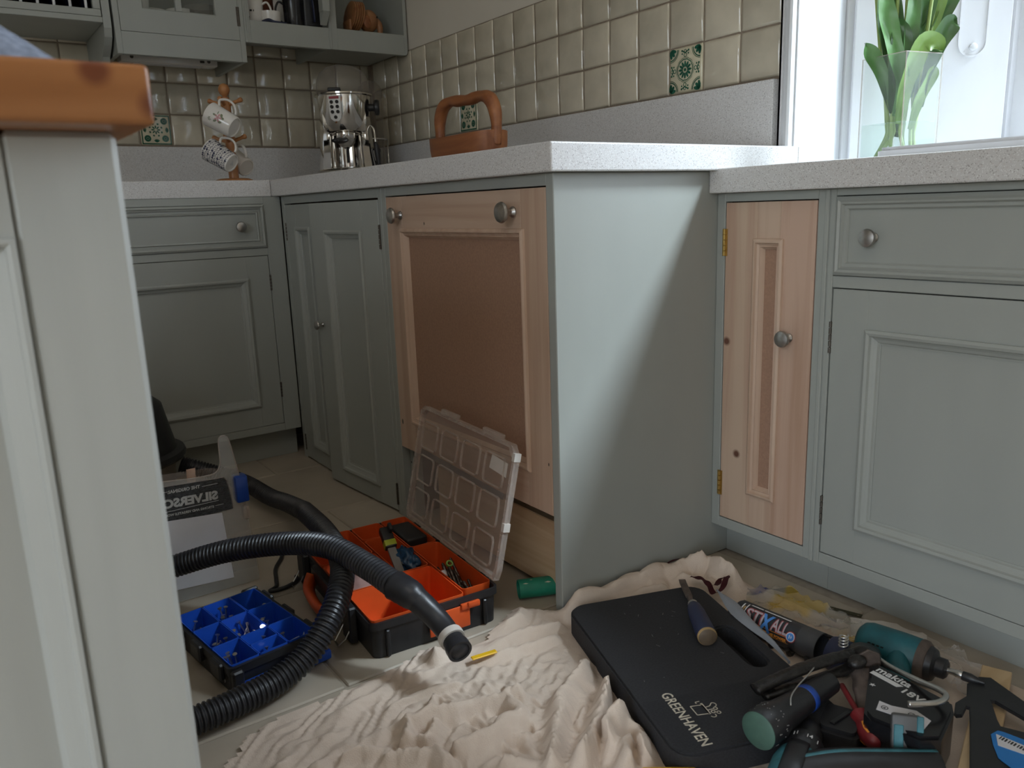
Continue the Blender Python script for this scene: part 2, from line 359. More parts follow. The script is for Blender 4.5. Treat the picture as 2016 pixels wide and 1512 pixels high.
def ring_prism(outer, inner, h, mtx=None, bm=None):
    """two outlines with the same number of points, joined as a plate with a hole"""
    t = bmesh.new(); n = len(outer)
    o0 = [t.verts.new((x, y, 0)) for x, y in outer]; i0 = [t.verts.new((x, y, 0)) for x, y in inner]
    o1 = [t.verts.new((x, y, h)) for x, y in outer]; i1 = [t.verts.new((x, y, h)) for x, y in inner]
    for k in range(n):
        j = (k+1) % n
        t.faces.new((o0[k], o0[j], o1[j], o1[k])); t.faces.new((i0[j], i0[k], i1[k], i1[j]))
        t.faces.new((o1[k], o1[j], i1[j], i1[k])); t.faces.new((o0[j], o0[k], i0[k], i0[j]))
    bmesh.ops.recalc_face_normals(t, faces=t.faces[:])
    out = bm if bm is not None else nb(); merge(out, t, mtx); return out
def text_bm(s, size, ext=.0003, spacing=1.0, bold=0):
    cu = bpy.data.curves.new('txt', 'FONT'); cu.body = s; cu.size = size; cu.extrude = ext; cu.align_x = 'LEFT'; cu.space_character = spacing; cu.offset = bold; cu.resolution_u = 3
    o = bpy.data.objects.new('txt', cu); C.objects.link(o)
    dg = bpy.context.evaluated_depsgraph_get(); me = bpy.data.meshes.new_from_object(o.evaluated_get(dg))
    bm = nb(); bm.from_mesh(me); bpy.data.objects.remove(o); bpy.data.curves.remove(cu); bpy.data.meshes.remove(me); return bm
def text(name, s, size, mat, parent, mtx, ext=.0003, spacing=1.0, bold=0, width=None, mirror=False):
    bm = text_bm(s, size, ext, spacing, bold)
    xs = [v.co.x for v in bm.verts]
    if width: bm.transform(Matrix.Diagonal((width/(max(xs)-min(xs)), 1, 1, 1)))
    if mirror: bm.transform(Matrix.Diagonal((-1, 1, 1, 1))); bmesh.ops.reverse_faces(bm, faces=bm.faces[:])
    bm.transform(mtx); return obj(name, bm, mat, parent)

# ---- cabinet fronts: a face has an origin, a direction along it (a), z up, and a normal (n)
class Face:
    def __init__(s, o, a, n): s.o, s.a, s.n = V(o), V(a), V(n)
    def p(s, a, z, n=0): return s.o+s.a*a+V((0, 0, z))+s.n*n
    def box(s, bm, a0, a1, z0, z1, n0, n1, bev=.0012):
        t = bmesh.new(); box(t, a0, a1, z0, z1, n0, n1, bev); m = Matrix(((s.a.x, 0, s.n.x, s.o.x), (s.a.y, 0, s.n.y, s.o.y), (0, 1, 0, s.o.z), (0, 0, 0, 1)))
        t.transform(m)
        bmesh.ops.recalc_face_normals(t, faces=t.faces[:]); merge(bm, t); return bm
    def mat(s, a, z, n):  # local x=a, y=z, z=normal
        m = Matrix(((s.a.x, 0, s.n.x, 0), (s.a.y, 0, s.n.y, 0), (0, 1, 0, 0), (0, 0, 0, 1))); m.translation = s.p(a, z, n); return m
    def frame(s, bm, a0, a1, z0, z1, prof):
        """a mitred frame: profile of (inset, n) points swept round a rectangle"""
        t = bmesh.new(); R = []
        for ins, n in prof:
            R.append([t.verts.new(s.p(a, z, n)) for a, z in ((a0+ins, z0+ins), (a1-ins, z0+ins), (a1-ins, z1-ins), (a0+ins, z1-ins))])
        for q in range(len(R)):
            A, B = R[q], R[(q+1) % len(R)]
            for k in range(4): t.faces.new((A[k], A[(k+1) % 4], B[(k+1) % 4], B[k]))
        bmesh.ops.recalc_face_normals(t, faces=t.faces[:]); merge(bm, t); return bm
BOLECTION = [(-.002, -.003), (-.002, .006), (.003, .0085), (.008, .007), (.010, .002), (.014, -.001), (.019, -.003), (.021, -.0065), (.024, -.007), (.024, -.011), (-.002, -.011)]
def knob(face, a, z, n, parent, r=.016, mat='nickel', name='knob'):
    s = r/.016
    bm = lathe([(.0, -.001), (.0085*s, -.001), (.0085*s, .002*s), (.0048*s, .006*s), (.0045*s, .012*s), (.0075*s, .016*s), (.0145*s, .0185*s), (.016*s, .022*s), (.0145*s, .0255*s), (.008*s, .028*s), (0, .0288*s)], 24, face.mat(a, z, n))
    return obj(name, bm, M[mat], parent, smooth=35)
def hinge(face, a, z, n, parent, mat='dark_metal', h=.05, w=.006):
    bm = nb()
    for k in range(5): lathe([(w/2, .0008), (w/2, h/5-.0008)], 8, Matrix.Translation(face.p(a, z-h/2+k*h/5, n)), bm)
    face.box(bm, a-w*.9, a+w*.9, z-h/2, z+h/2, n-.004, n-.0008, 0)
    return obj('hinge', bm, M[mat], parent, smooth=35)
def painted_door(face, a0, a1, z0, z1, parent, sw=.062, rail=.062, mat='paint', name='door', brail=None):
    """a framed door: stiles and rails in one painted mesh, with a sunk panel and a mitred moulding"""
    g = .0015; a0 += g; a1 -= g; z0 += g; z1 -= g; br = brail or rail; bm = nb()
    face.box(bm, a0, a0+sw, z0, z1, -.019, 0); face.box(bm, a1-sw, a1, z0, z1, -.019, 0)
    face.box(bm, a0+sw-.0005, a1-sw+.0005, z1-rail, z1, -.019, -.00005, 0); face.box(bm, a0+sw-.0005, a1-sw+.0005, z0, z0+br, -.019, -.00005, 0)
    d = obj(name, bm, M[mat], parent)
    obj('panel', face.box(nb(), a0+sw-.004, a1-sw+.004, z0+br-.004, z1-rail+.004, -.016, -.0085, 0), M[mat], d)
    obj('moulding', face.frame(nb(), a0+sw, a1-sw, z0+br, z1-rail, BOLECTION), M[mat], d)
    return d
# ------------------------------------------------------------------ the room
X_, Y_ = V((1, 0, 0)), V((0, 1, 0))
floor = struct(obj('floor', bx(-4.2, .1, -5.6, .1, -.06, -.004), M['floor_grout']))
def floor_tile_mesh(lx, ly):
    bm = nb(); box(bm, -lx/2, lx/2, -ly/2, ly/2, -.012, 0, .0025); return bm
ft_meshes = {}
ty = [-.006-.4*k+.0 for k in range(0, 12)]
rows = [(0, -.39)] + [(-.39-.4*k, -.79-.4*k) for k in range(0, 11)]
for ri, (y1, y0) in enumerate(rows):
    x = .1-(ri % 2)*.3
    while x > -4.2:
        x0 = max(x-.6, -4.2); xr = min(x, .1); lx = xr-x0-.005; ly = y1-y0-.005
        if lx > .03 and not (x0 > -.1 and y0 > -2) :
            key = (round(lx, 3), round(ly, 3)); cx, cy = (x0+xr)/2, (y0+y1)/2
            if key not in ft_meshes:
                o = obj('floor_tile', floor_tile_mesh(lx, ly), M['stone'], floor); ft_meshes[key] = o
            else:
                o = ft_meshes[key].copy(); C.objects.link(o); o.parent = floor; W[o.name] = Matrix()
            o.location = (cx, cy, random.uniform(-.0006, 0)); o.rotation_euler = (random.uniform(-.0008, .0008), random.uniform(-.0008, .0008), 0)
        x -= .6
wall_back = struct(obj('wall_back', bx(-4.3, .5, .008, .2, -.06, 2.85), M['plaster']))
bm = nb()
box(bm, .008, .5, -2.037, .008, -.06, 2.85); box(bm, .008, .5, -3.65, -2.037, -.06, .79); box(bm, .008, .5, -3.65, -2.037, 2.50, 2.85); box(bm, .008, .5, -5.7, -3.65, -.06, 2.85)
wall_right = struct(obj('wall_right', bm, M['plaster']))
wall_rear = struct(obj('wall_rear', bx(-4.35, .5, -5.75, -5.6, -.06, 2.85), M['plaster']))
bm = nb(); GY0, GY1 = -3.3-2.3, -3.3
box(bm, -4.35, -4.2, -5.6, GY0, -.06, 2.85); box(bm, -4.35, -4.2, GY1, .2, -.06, 2.85); box(bm, -4.35, -4.2, GY0, GY1, 2.15, 2.85)
wall_left = struct(obj('wall_left', bm, M['plaster']))
ceiling = struct(obj('ceiling', bx(-4.35, .5, -5.75, .2, 2.76, 2.85), M['ceiling']))
door_1 = struct(obj('door_1', Face((-4.27, GY0, 0), (0, 1, 0), (1, 0, 0)).frame(nb(), 0, 2.3, 0, 2.15, [(0, -.03), (0, .03), (.07, .03), (.07, -.03)]), M['gloss_white']))
obj('glass', bx(-4.272, -4.268, GY0+.07, GY1-.07, .07, 2.08), M['pane'], door_1)

# ---- wall tiles: each one a piece of its wall, pillowed, hand made
def tile_mesh(seed, s=.1048):
    r = random.Random(seed); bm = nb(); G = 4; h = s/2; vs = []
    jit = [(r.uniform(-.0009, .0009), r.uniform(-.0009, .0009)) for _ in range(25)]
    cx, cy, tl = r.uniform(-.0006, .0006), r.uniform(-.0006, .0006), [r.uniform(-.0007, .0007) for _ in range(4)]
    for j in range(5):
        for i in range(5):
            u, v = i/4*2-1, j/4*2-1
            e = max(abs(u), abs(v)); z = .0075-.0022*(e > .9)+r.uniform(-.00035, .00035)+.0008*(cx*0+u*tl[0]+v*tl[1]+u*v*tl[2])
            if abs(u) > .9 and abs(v) > .9: z -= .0006
            q = .985 if abs(u) < .9 and abs(v) < .9 else 1.0
            sx = u*(1.8 if abs(abs(u)-.5) < .01 else 1)*h*q; sy = v*(1.8 if abs(abs(v)-.5) < .01 else 1)*h*q
            k = j*5+i; vs.append(bm.verts.new((sx+jit[k][0], sy+jit[k][1], z)))
    for j in range(4):
        for i in range(4): bm.faces.new((vs[j*5+i], vs[j*5+i+1], vs[j*5+i+6], vs[j*5+i+5]))
    rim = [vs[i] for i in range(5)]+[vs[j*5+4] for j in range(1, 5)]+[vs[20+i] for i in (3, 2, 1, 0)]+[vs[j*5] for j in (3, 2, 1)]
    low = [bm.verts.new((v.co.x*1.0, v.co.y*1.0, 0)) for v in rim]
    for k in range(16): bm.faces.new((rim[k], low[k], low[(k+1) % 16], rim[(k+1) % 16]))
    bmesh.ops.recalc_face_normals(bm, faces=bm.faces[:]); return bm
tile_me = []
for k in range(8):
    me = bpy.data.meshes.new('wall_tile'); t = tile_mesh(k); t.to_mesh(me); t.free(); me.materials.append(M['tile'])
    for p in me.polygons: p.use_smooth = True
    me.set_sharp_from_angle(angle=math.radians(75)); tile_me.append(me)
tile_cream_me = tile_me[0].copy(); tile_cream_me.materials.clear(); tile_cream_me.materials.append(M['tile_cream'])
def put_tile(parent, m, me=None, sx=1, sy=1):
    o = bpy.data.objects.new('wall_tile', me or random.choice(tile_me)); C.objects.link(o); o.parent = parent
    W[o.name] = m.copy(); o.matrix_local = m @ Matrix.Rotation(random.uniform(-.006, .006), 4, 'Z') @ Matrix.Rotation(random.uniform(-.010, .010), 4, 'X') @ Matrix.Rotation(random.uniform(-.010, .010), 4, 'Y') @ Matrix.Diagonal((sx, sy, 1, 1))
    return o
def petal(bm, cx, cy, a, l, wd, n=8, z=.0088):
    vs = [bm.verts.new((cx+math.cos(a)*(l/2)*(1+math.cos(t))-math.sin(a)*wd/2*math.sin(t), cy+math.sin(a)*(l/2)*(1+math.cos(t))+math.cos(a)*wd/2*math.sin(t), z)) for t in [2*math.pi*k/n for k in range(n)]]
    bm.faces.new(vs)
def ringp(bm, cx, cy, r0, r1, n=24, z=.0088, lob=0, a0=0, a1=2*math.pi):
    full = abs(a1-a0-2*math.pi) < 1e-3; m = n if full else n+1; A = []
    for k in range(m):
        t = a0+(a1-a0)*k/n; l = 1+lob*abs(math.sin(t*6))
        A.append((bm.verts.new((cx+r0*l*math.cos(t), cy+r0*l*math.sin(t), z)), bm.verts.new((cx+r1*l*math.cos(t), cy+r1*l*math.sin(t), z))))
    for k in range(n): p, q = A[k], A[(k+1) % m]; bm.faces.new((p[0], q[0], q[1], p[1]))
def decorate(tile, kind):
    bm = nb(); h = .0485
    def dot(x, y, r): petal(bm, x-r, y, 0, 2*r, 2*r)
    if kind == 'flower':
        for k in range(12): petal(bm, .006*math.cos(k*math.pi/6), .006*math.sin(k*math.pi/6), k*math.pi/6, .015, .0062)
        dot(0, 0, .004); ringp(bm, 0, 0, .0222, .0243, 48, lob=.06); ringp(bm, 0, 0, .0262, .0272, 48, lob=.06)
        for sx in (-1, 1):
            for sy in (-1, 1):
                ca = math.atan2(-sy, -sx)
                for d in (-.6, 0, .6): petal(bm, sx*h, sy*h, ca+d, .020, .009)
                ringp(bm, sx*h, sy*h, .022, .0245, 10, a0=ca-.78, a1=ca+.78); ringp(bm, sx*h, sy*h, .0262, .0275, 10, a0=ca-.78, a1=ca+.78)
        for k in range(4):
            a = k*math.pi/2; c, s_ = math.cos(a), math.sin(a)
            ringp(bm, c*.034, s_*.034, .0035, .0052, 14); ringp(bm, c*.043, s_*.043, .0028, .0042, 12)
            for q in (-1, 1):
                dot(c*.037-s_*q*.010, s_*.037+c*q*.010, .0022); dot(c*.044-s_*q*.0105, s_*.044+c*q*.0105, .0026); petal(bm, c*.039, s_*.039, a+q*1.1, .010, .0035)
    else:
        for k in range(8): petal(bm, .004*math.cos(k*math.pi/4), .004*math.sin(k*math.pi/4), k*math.pi/4, .012, .005)
        for q in (-.2, .2):
            for k in range(8): a = k*math.pi/4+q*1.6; petal(bm, .018*math.cos(a), .018*math.sin(a), a, .007, .0035)
        for sx in (-1, 1):
            for sy in (-1, 1):
                ringp(bm, sx*.030, sy*.030, .0045, .0115, 20); dot(sx*.030, sy*.030, .0038)
        for k in range(4):
            a = k*math.pi/2; c, s_ = math.cos(a), math.sin(a)
            for q in (-.9, -.45, 0, .45, .9): petal(bm, c*.043, s_*.043, a+math.pi+q, .0125, .0042)
        e = .0500
        for a, b_ in ((-1, 1),): 
            for (x0, x1, y0, y1) in ((-e, e, e-.004, e), (-e, e, -e, -e+.004), (-e, -e+.004, -e, e), (e-.004, e, -e, e)):
                bm.faces.new([bm.verts.new(p) for p in ((x0, y0, .0087), (x1, y0, .0087), (x1, y1, .0087), (x0, y1, .0087))])
    me = bpy.data.meshes.new('green_pattern'); bm.to_mesh(me); bm.free(); me.materials.append(M['tile_print'])
    o = bpy.data.objects.new('green_pattern', me); C.objects.link(o); o.parent = tile
ZT, PR, PB, YW, XB = 1.0438, .1099, .1084, -1.9976, -.3664
struct(obj('trim_1', bx(.0042, .0085, -1.9976, -.002, ZT-.004, ZT+3*PR+.001), M['grout']))
bpy.data.objects['trim_1'].name = 'grout'; g = bpy.data.objects['grout']; del g['kind']; g.parent = wall_right
g = obj('grout', bx(-2.6, .008, .0042, .0085, ZT-.004, 1.50), M['grout'], wall_back)
def mR(y, z): return Matrix(((0, 0, -1, .0082), (-1, 0, 0, y), (0, 1, 0, z), (0, 0, 0, 1)))
def mB(x, z): return Matrix(((1, 0, 0, x), (0, 0, -1, .0082), (0, 1, 0, z), (0, 0, 0, 1)))
for j in range(19):
    for k in range(3):
        y0 = YW+j*PR; y1 = min(y0+PR, -.004); wd = y1-y0
        if wd < .02: continue
        deco = (k == 0 and j in (2, 11))
        t = put_tile(wall_right, mR((y0+y1)/2, ZT+(k+.5)*PR), tile_cream_me if deco else None, (wd-.0045)/.1048, (PR-.0045)/.1048)
        if deco: decorate(t, 'flower' if j == 2 else 'rings')
for i in range(-4, 16):
    for k in range(4):
        x1 = XB-i*PB; x0 = x1-PB
        x1 = min(x1, -.004); wd = x1-x0
        if wd < .02: continue
        deco = (k == 0 and i == 4)
        t = put_tile(wall_back, mB((x0+x1)/2, ZT+(k+.5)*PB), tile_cream_me if deco else None, (wd-.0045)/.1048, (PB-.0045)/.1048)
        if deco: decorate(t, 'rings')

# ---- window in the right wall
FX = .45
win = struct(obj('window_1', Face((FX, -2.272, .848), (0, -1, 0), (-1, 0, 0)).frame(nb(), 0, 1.25, .01, 1.64, [(0, -.05), (0, .03), (.012, .03), (.014, .012), (.05, .012), (.055, -.004), (.055, -.05)]), M['gloss_white']))
bm = nb(); Face((FX, -2.272, .848), (0, -1, 0), (-1, 0, 0)).box(bm, .05, 1.20, .012, .072, -.03, .008, .003); obj('bottom_rail', bm, M['gloss_white'], win)
bm = nb(); Face((FX, -2.272, .848), (0, -1, 0), (-1, 0, 0)).box(bm, .05, 1.20, .82, .865, -.03, .012, .003); obj('meeting_rail', bm, M['gloss_white'], win)
bm = nb(); Face((FX, -2.272, .848), (0, -1, 0), (-1, 0, 0)).box(bm, .612, .637, .07, 1.6, -.03, .004, .003); obj('glazing_bar', bm, M['gloss_white'], win)
obj('glass', bx(FX+.018, FX+.021, -3.49, -2.34, .88, 2.44), M['pane'], win)
def prism_z(poly, z0, z1): return prism(poly, z1-z0, Matrix.Translation((0, 0, z0)))
# reveal: square lining, then the splayed shutter board
obj('reveal_lining', prism_z([(.0, -2.0365), (.0, -2.041), (.168, -2.041), (.168, -2.0365)], .849, 2.48), M['gloss_white'], win)
obj('splay_infill', prism_z([(.17, -2.030), (.17, -2.046), (FX-.02, -2.282), (.5, -2.282), (.5, -2.030)], .80, 2.48), M['gloss_white'], win)
obj('splay_infill', prism_z([(.008, -3.652), (.5, -3.652), (.5, -3.53), (FX, -3.53), (.17, -3.63), (.008, -3.64)], .80, 2.48), M['gloss_white'], win)
obj('window_head', bx(.0, .5, -3.65, -2.037, 2.47, 2.51), M['gloss_white'], win)
obj('window_board', bx(.02, .5, -3.65, -2.04, .80, .8465), M['gloss_white'], win)
sa = V((FX-.02-.17, -2.282+2.046, 0)); sl = sa.length; sa.normalize(); sn = V((sa.y, -sa.x, 0))
if sn.x > 0: sn = -sn
sf = Face((.17, -2.046, .849), sa, sn)
bm = nb(); sf.box(bm, .012, sl-.015, .0, 1.61, .002, .016, .002)
bm2 = ring_prism(rrect(.228, .288, .222, 1.4, .0298, 8), rrect(.2315, .2845, .2255, 1.3965, .0263, 8), .003, sf.mat(0, 0, .0155)); merge(bm, bm2)
sh = obj('shutter', bm, M['gloss_white'], win, smooth=30)
lathe_k = lathe([(0, 0), (.008, 0), (.0085, .003), (.006, .006), (.0, .0075)], 16, sf.mat(.260, .243, .016)); obj('shutter_button', lathe_k, M['gloss_white'], win, smooth=35)
# architrave on the wall face (stepped moulding)
prof = [(0, 0), (.012, 0), (.012, .010), (.015, .014), (.019, .014), (.021, .010), (.026, .010), (.028, .017), (.036, .019), (.041, .016), (.041, 0)]
bm = nb(); t = bmesh.new(); R = []
for z in (.8935, 2.47): R.append([t.verts.new((-n, -1.9965-a, z)) for a, n in prof])
for k in range(len(prof)): t.faces.new((R[0][k], R[0][(k+1) % len(prof)], R[1][(k+1) % len(prof)], R[1][k]))
t.faces.new(R[0]); t.faces.new(R[1]); bmesh.ops.recalc_face_normals(t, faces=t.faces[:]); merge(bm, t)
obj('architrave', bm, M['gloss_white'], win)

# ------------------------------------------------------------------ worktops and upstands
XD, YB, YE, YP = -.6825, -.6485, -2.053, -2.029
wt = tag(obj('worktop', bx(XD, .0005, YE, -.004, .8435, .8935, .003, 2), M['quartz']), 'thick speckled pale quartz worktop along the tiled wall, over the bare pine appliance door', 'worktop')
bm = nb(); t = bx(.0, .062, YE, -2.045, .850, .8935, .002); merge(bm, t); obj('return_end', bm, M['quartz'], wt)
tag(obj('worktop', bx(-2.6, XD-.0008, YB, -.004, .8435, .8935, .003, 2), M['quartz']), 'speckled pale quartz worktop under the mug tree, meeting the corner joint', 'worktop')
XS = -.2577
tag(obj('worktop', bx(XS, .018, -3.64, YP-.0005, .799, .8477, .003, 2), M['quartz']), 'lower speckled quartz worktop under the window with the white sink', 'worktop')
tag(obj('upstand', bx(-.021, -.001, YW, -.022, .8938, ZT-.005, .001), M['quartz']), 'grey quartz upstand strip behind the wooden trug, below the long tile wall', 'upstand')
tag(obj('upstand', bx(-2.6, -.001, -.021, -.001, .8938, ZT-.005, .001), M['quartz']), 'grey quartz upstand strip behind the mug tree', 'upstand')

# ------------------------------------------------------------------ base cabinets
FB = Face((0, -.657, 0), (1, 0, 0), (0, -1, 0)); FR = Face((-.659, 0, 0), (0, -1, 0), (-1, 0, 0)); FS = Face((-.23, 0, 0), (0, -1, 0), (-1, 0, 0))
# back run: drawer over door
t1 = thing('base_cabinet', 'sage green base cabinet under the mug tree, drawer above one framed door', 'cabinet', (-1.05, -.33, 0))
bm = nb()
FB.box(bm, -.7145, -.6605, .0985, .8430, -.022, 0); FB.box(bm, -1.62, -1.5635, .0985, .8430, -.022, 0)
for z0, z1 in ((.8215, .8430), (.6655, .6885), (.0985, .1225)): FB.box(bm, -1.5635, -.7145, z0, z1, -.022, -.0001, .001)
obj('face_frame', bm, M['paint'], t1)
obj('carcass', bx(-1.62, -.661, -.634, -.03, .10, .842), M['interior'], t1)
obj('plinth', bx(-1.62, -.6605, -.60, -.58, .0, .10), M['paint'], t1)
bm = FB.box(nb(), -1.0935+.0012, -.7155, .6895, .8205, -.019, 0)
# the drawer and the door run on behind the island
d = obj('drawer', FB.box(nb(), -1.562, -.7155, .6895, .8205, -.019, -.004), M['paint'], t1); bm.free()
obj('moulding', FB.frame(nb(), -1.562, -.7155, .6895, .8205, [(0, -.004), (0, .004), (.006, .0085), (.010, .004), (.012, .004), (.012, -.002), (.020, -.002), (.022, .0025), (.026, .001), (.026, -.005)]), M['paint'], d)
knob(FB, -.794, .755, -.004, d)
d = painted_door(FB, -1.5635, -.7145, .1225, .6655, t1, .071, .068)
for z in (.58, .235): hinge(FB, -.7150, z, 0, d)
# corner double-door cupboard
t1 = thing('corner_cupboard', 'sage green corner cupboard with two tall doors reaching to the floor', 'cabinet', (-.33, -1.0, 0))
bm = nb()
FR.box(bm, .6605, .6855, 0, .8430, -.022, 0); FR.box(bm, 1.3355, 1.3545, 0, .8430, -.022, 0); FR.box(bm, .6855, 1.3355, .8195, .8430, -.022, -.0001, .001)
obj('face_frame', bm, M['paint'], t1)
obj('carcass', bx(-.636, -.03, -1.353, -.662, .02, .842), M['interior'], t1)
d = painted_door(FR, .6855, .970, .004, .8175, t1, .084, .068, name='door', brail=.052)
hinge(FR, .6865, .735, 0, d, h=.055); hinge(FR, .6865, .055, 0, d, h=.055); knob(FR, .945, .476, 0, d, .0125)
# the right leaf stands slightly ajar, turning about its hinge edge
hy = -1.3355; rm = Matrix.Translation((-.659, hy, 0)) @ Matrix.Rotation(math.radians(4.6), 4, 'Z') @ Matrix.Translation((.659, -hy, 0))
FRo = Face(rm @ V((-.659, 0, 0)), rm.to_3x3() @ V((0, -1, 0)), rm.to_3x3() @ V((-1, 0, 0)))
d = painted_door(FRo, .960, 1.3345, .006, .8165, t1, .086, .075, name='door', brail=.050)
hinge(FR, 1.335, .725, .001, d, h=.06); hinge(FR, 1.335, .055, .001, d, h=.06); knob(FRo, .985, .476, 0, d, .0135)
# appliance unit with the new pine door
t1 = thing('appliance_cabinet', 'sage green cabinet beside the end panel with a bare pine and brown board door', 'cabinet', (-.33, -1.68, 0))
bm = nb()
FR.box(bm, 1.3550, 1.3775, 0, .8430, -.022, 0); FR.box(bm, 2.0065, 2.0285, .0, .8430, -.022, .0005); FR.box(bm, 1.3775, 2.0065, .8215, .8430, -.022, -.0001, .001)
obj('face_frame', bm, M['paint'], t1)
obj('end_panel', bx(-.660, .0, -2.029, -2.0095, 0, .8430, .0015), M['paint'], t1)
bm = bx(-.637, -.61, -1.392, -1.356, 0, .84, .001); po = obj('inner_post', bm, M['paint'], t1)
bm = nb()
for z in (.15, .115, .09, .07, .045, .035): lathe([(.0, 0), (.0026, 0), (.0026, .0006), (0, .0006)], 8, Matrix(((0, 0, -1, -.6368), (-1, 0, 0, -1.378-.006*math.sin(z*300)), (0, 1, 0, z), (0, 0, 0, 1))), bm)
obj('screw_hole', bm, M['cavity'], po)
obj('hinge_plate', bx(-.6376, -.6368, -1.388, -1.366, .045, .098, .0003), M['dark_metal'], po)
obj('back_panel', bx(-.08, -.03, -2.008, -1.356, 0, .84), M['interior'], t1)
obj('floor_batten', bx(-.628, -.600, -2.008, -1.50, .014, .165, .002), M['batten'], t1)
obj('side_lining', bx(-.609, -.08, -1.372, -1.356, 0, .84), M['interior'], t1)
g = .002; a0, a1, z0, z1 = 1.3785, 2.0045, .197, .819
d = obj('door', FR.box(nb(), a0+.05, a1-.05, z0+.05, z1-.05, -.020, -.014, 0), M['pine'], t1)
kn = 'pine'
for s0, s1 in ((a0, a0+.077), (a1-.077, a1)): obj('stile', FR.box(nb(), s0, s1, z0, z1, -.020, 0, .0008), M['pine'], d)
for r0, r1 in ((z1-.082, z1), (z0, z0+.082)): obj('rail', FR.box(nb(), a0+.0772, a1-.0772, r0, r1, -.020, -.0004, .0006), M['pine_y'], d)
obj('panel', FR.box(nb(), a0+.074, a1-.074, z0+.078, z1-.078, -.0135, -.0095, 0), M['mdf'], d)
PINEM = [(-.001, -.001), (0, .004), (.004, .0065), (.007, .0065), (.009, .002), (.013, -.001), (.015, .0005), (.019, -.0055), (.021, -.009), (.021, -.012), (-.001, -.012)]
obj('moulding', FR.frame(nb(), a0+.0675, a1-.0675, z0+.0735, z1-.0735, PINEM), M['pine'], d)
knob(FR, 1.449, .776, -.0004, d, .0185); knob(FR, 1.904, .777, -.0004, d, .020)
# small knots and nail dents of the pine
def knot(face, a, z, n, r, parent, name='knot'): obj(name, lathe([(0, 0), (r*.7, 0), (r, .0003), (0, .0005)], 10, face.mat(a, z, n)@Matrix.Diagonal((.6, 1.2, 1, 1))), M['dark_metal'], parent)
for a, z, r in ((1.995, .30, .003), (1.392, .265, .006), (1.56, .757, .003), (1.93, .60, .004)): knot(FR, a, z, -.0001, r, d)
# sink run: narrow pine door, then drawer over door
t1 = thing('narrow_cabinet', 'narrow sage cabinet with slim raw pine door and brass hinges', 'cabinet', (-.1, -2.16, 0))
bm = nb()
FS.box(bm, 2.0295, 2.0500, .078, .7985, -.022, 0); FS.box(bm, 2.2645, 2.2895, .078, .7985, -.022, 0)
for z0, z1 in ((.7815, .7985), (.078, .100)): FS.box(bm, 2.0500, 2.2645, z0, z1, -.022, -.0001, .001)
FS.box(bm, 2.2805, 2.2890, .078, .7985, 0, .004, .0015)
obj('face_frame', bm, M['paint'], t1)
obj('carcass', bx(-.207, .0, -2.289, -2.030, .080, .797), M['cavity'], t1)
obj('plinth', bx(-.1755, -.155, -2.2895, -2.0295, 0, .0775), M['paint'], t1)
a0, a1, z0, z1 = 2.0525, 2.2622, .1025, .7795
wk = lambda a, z: (-.23+.1, -a+2.16, z)
M['pine_knotty'] = wood('knotty_pine', (.56, .41, .305), (.475, .31, .225), 'z', knots=(wk(2.061, .495), wk(2.094, .255)), dark=(.13, .055, .035))
d = obj('door', FS.box(nb(), a0+.03, a1-.03, z0+.03, z1-.03, -.020, -.014, 0), M['pine'], t1)
for s0, s1, mm in ((a0, a0+.0775, 'pine_knotty'), (a1-.0775, a1, 'pine_pink')): obj('stile', FS.box(nb(), s0, s1, z0, z1, -.020, 0, .0008), M[mm], d)
for r0, r1 in ((z1-.078, z1), (z0, z0+.078)): obj('rail', FS.box(nb(), a0+.0777, a1-.0777, r0, r1, -.020, -.0004, .0006), M['pine'], d)
obj('panel', FS.box(nb(), a0+.078, a1-.078, z0+.075, z1-.075, -.0135, -.0095, 0), M['mdf'], d)
obj('moulding', FS.frame(nb(), a0+.071, a1-.069, z0+.0705, z1-.0715, PINEM), M['pine'], d)
knob(FS, 2.213, .519, 0, d, .0165)
for z in (.700, .180): hinge(FS, 2.0512, z, .002, d, 'brass', .055, .007)
t1 = thing('sink_cabinet', 'wide blue-lit sage sink cabinet, moulded drawer front over one large framed door', 'cabinet', (-.1, -2.8, 0))
bm = nb(); AW = 2.93
FS.box(bm, 2.2900, 2.3010, .078, .7985, -.022, .001); FS.box(bm, AW, AW+.03, .078, .7985, -.022, 0)
for z0, z1 in ((.7860, .7985), (.6225, .6440), (.078, .1015)): FS.box(bm, 2.3010, AW, z0, z1, -.022, -.0001, .001)
obj('face_frame', bm, M['paint'], t1)
obj('carcass', bx(-.207, .0, -AW-.03, -2.292, .080, .797), M['cavity'], t1)
obj('plinth', bx(-.1755, -.155, -3.66, -2.290, 0, .0775), M['paint'], t1)
d = obj('drawer', FS.box(nb(), 2.3025, AW-.0015, .6455, .7845, -.019, -.004), M['paint'], t1)
obj('moulding', FS.frame(nb(), 2.3025, AW-.0015, .6455, .7845, [(0, -.004), (0, .003), (.006, .0075), (.010, .0045), (.013, .006), (.016, .001), (.021, .001), (.024, -.003), (.024, -.005)]), M['paint'], d)
knob(FS, 2.374, .713, -.004, d)
d = painted_door(FS, 2.3020, AW, .1020, .6220, t1, .071, .0705, brail=.0705)
for z in (.53, .19): hinge(FS, 2.3020, z, 0, d, h=.06)

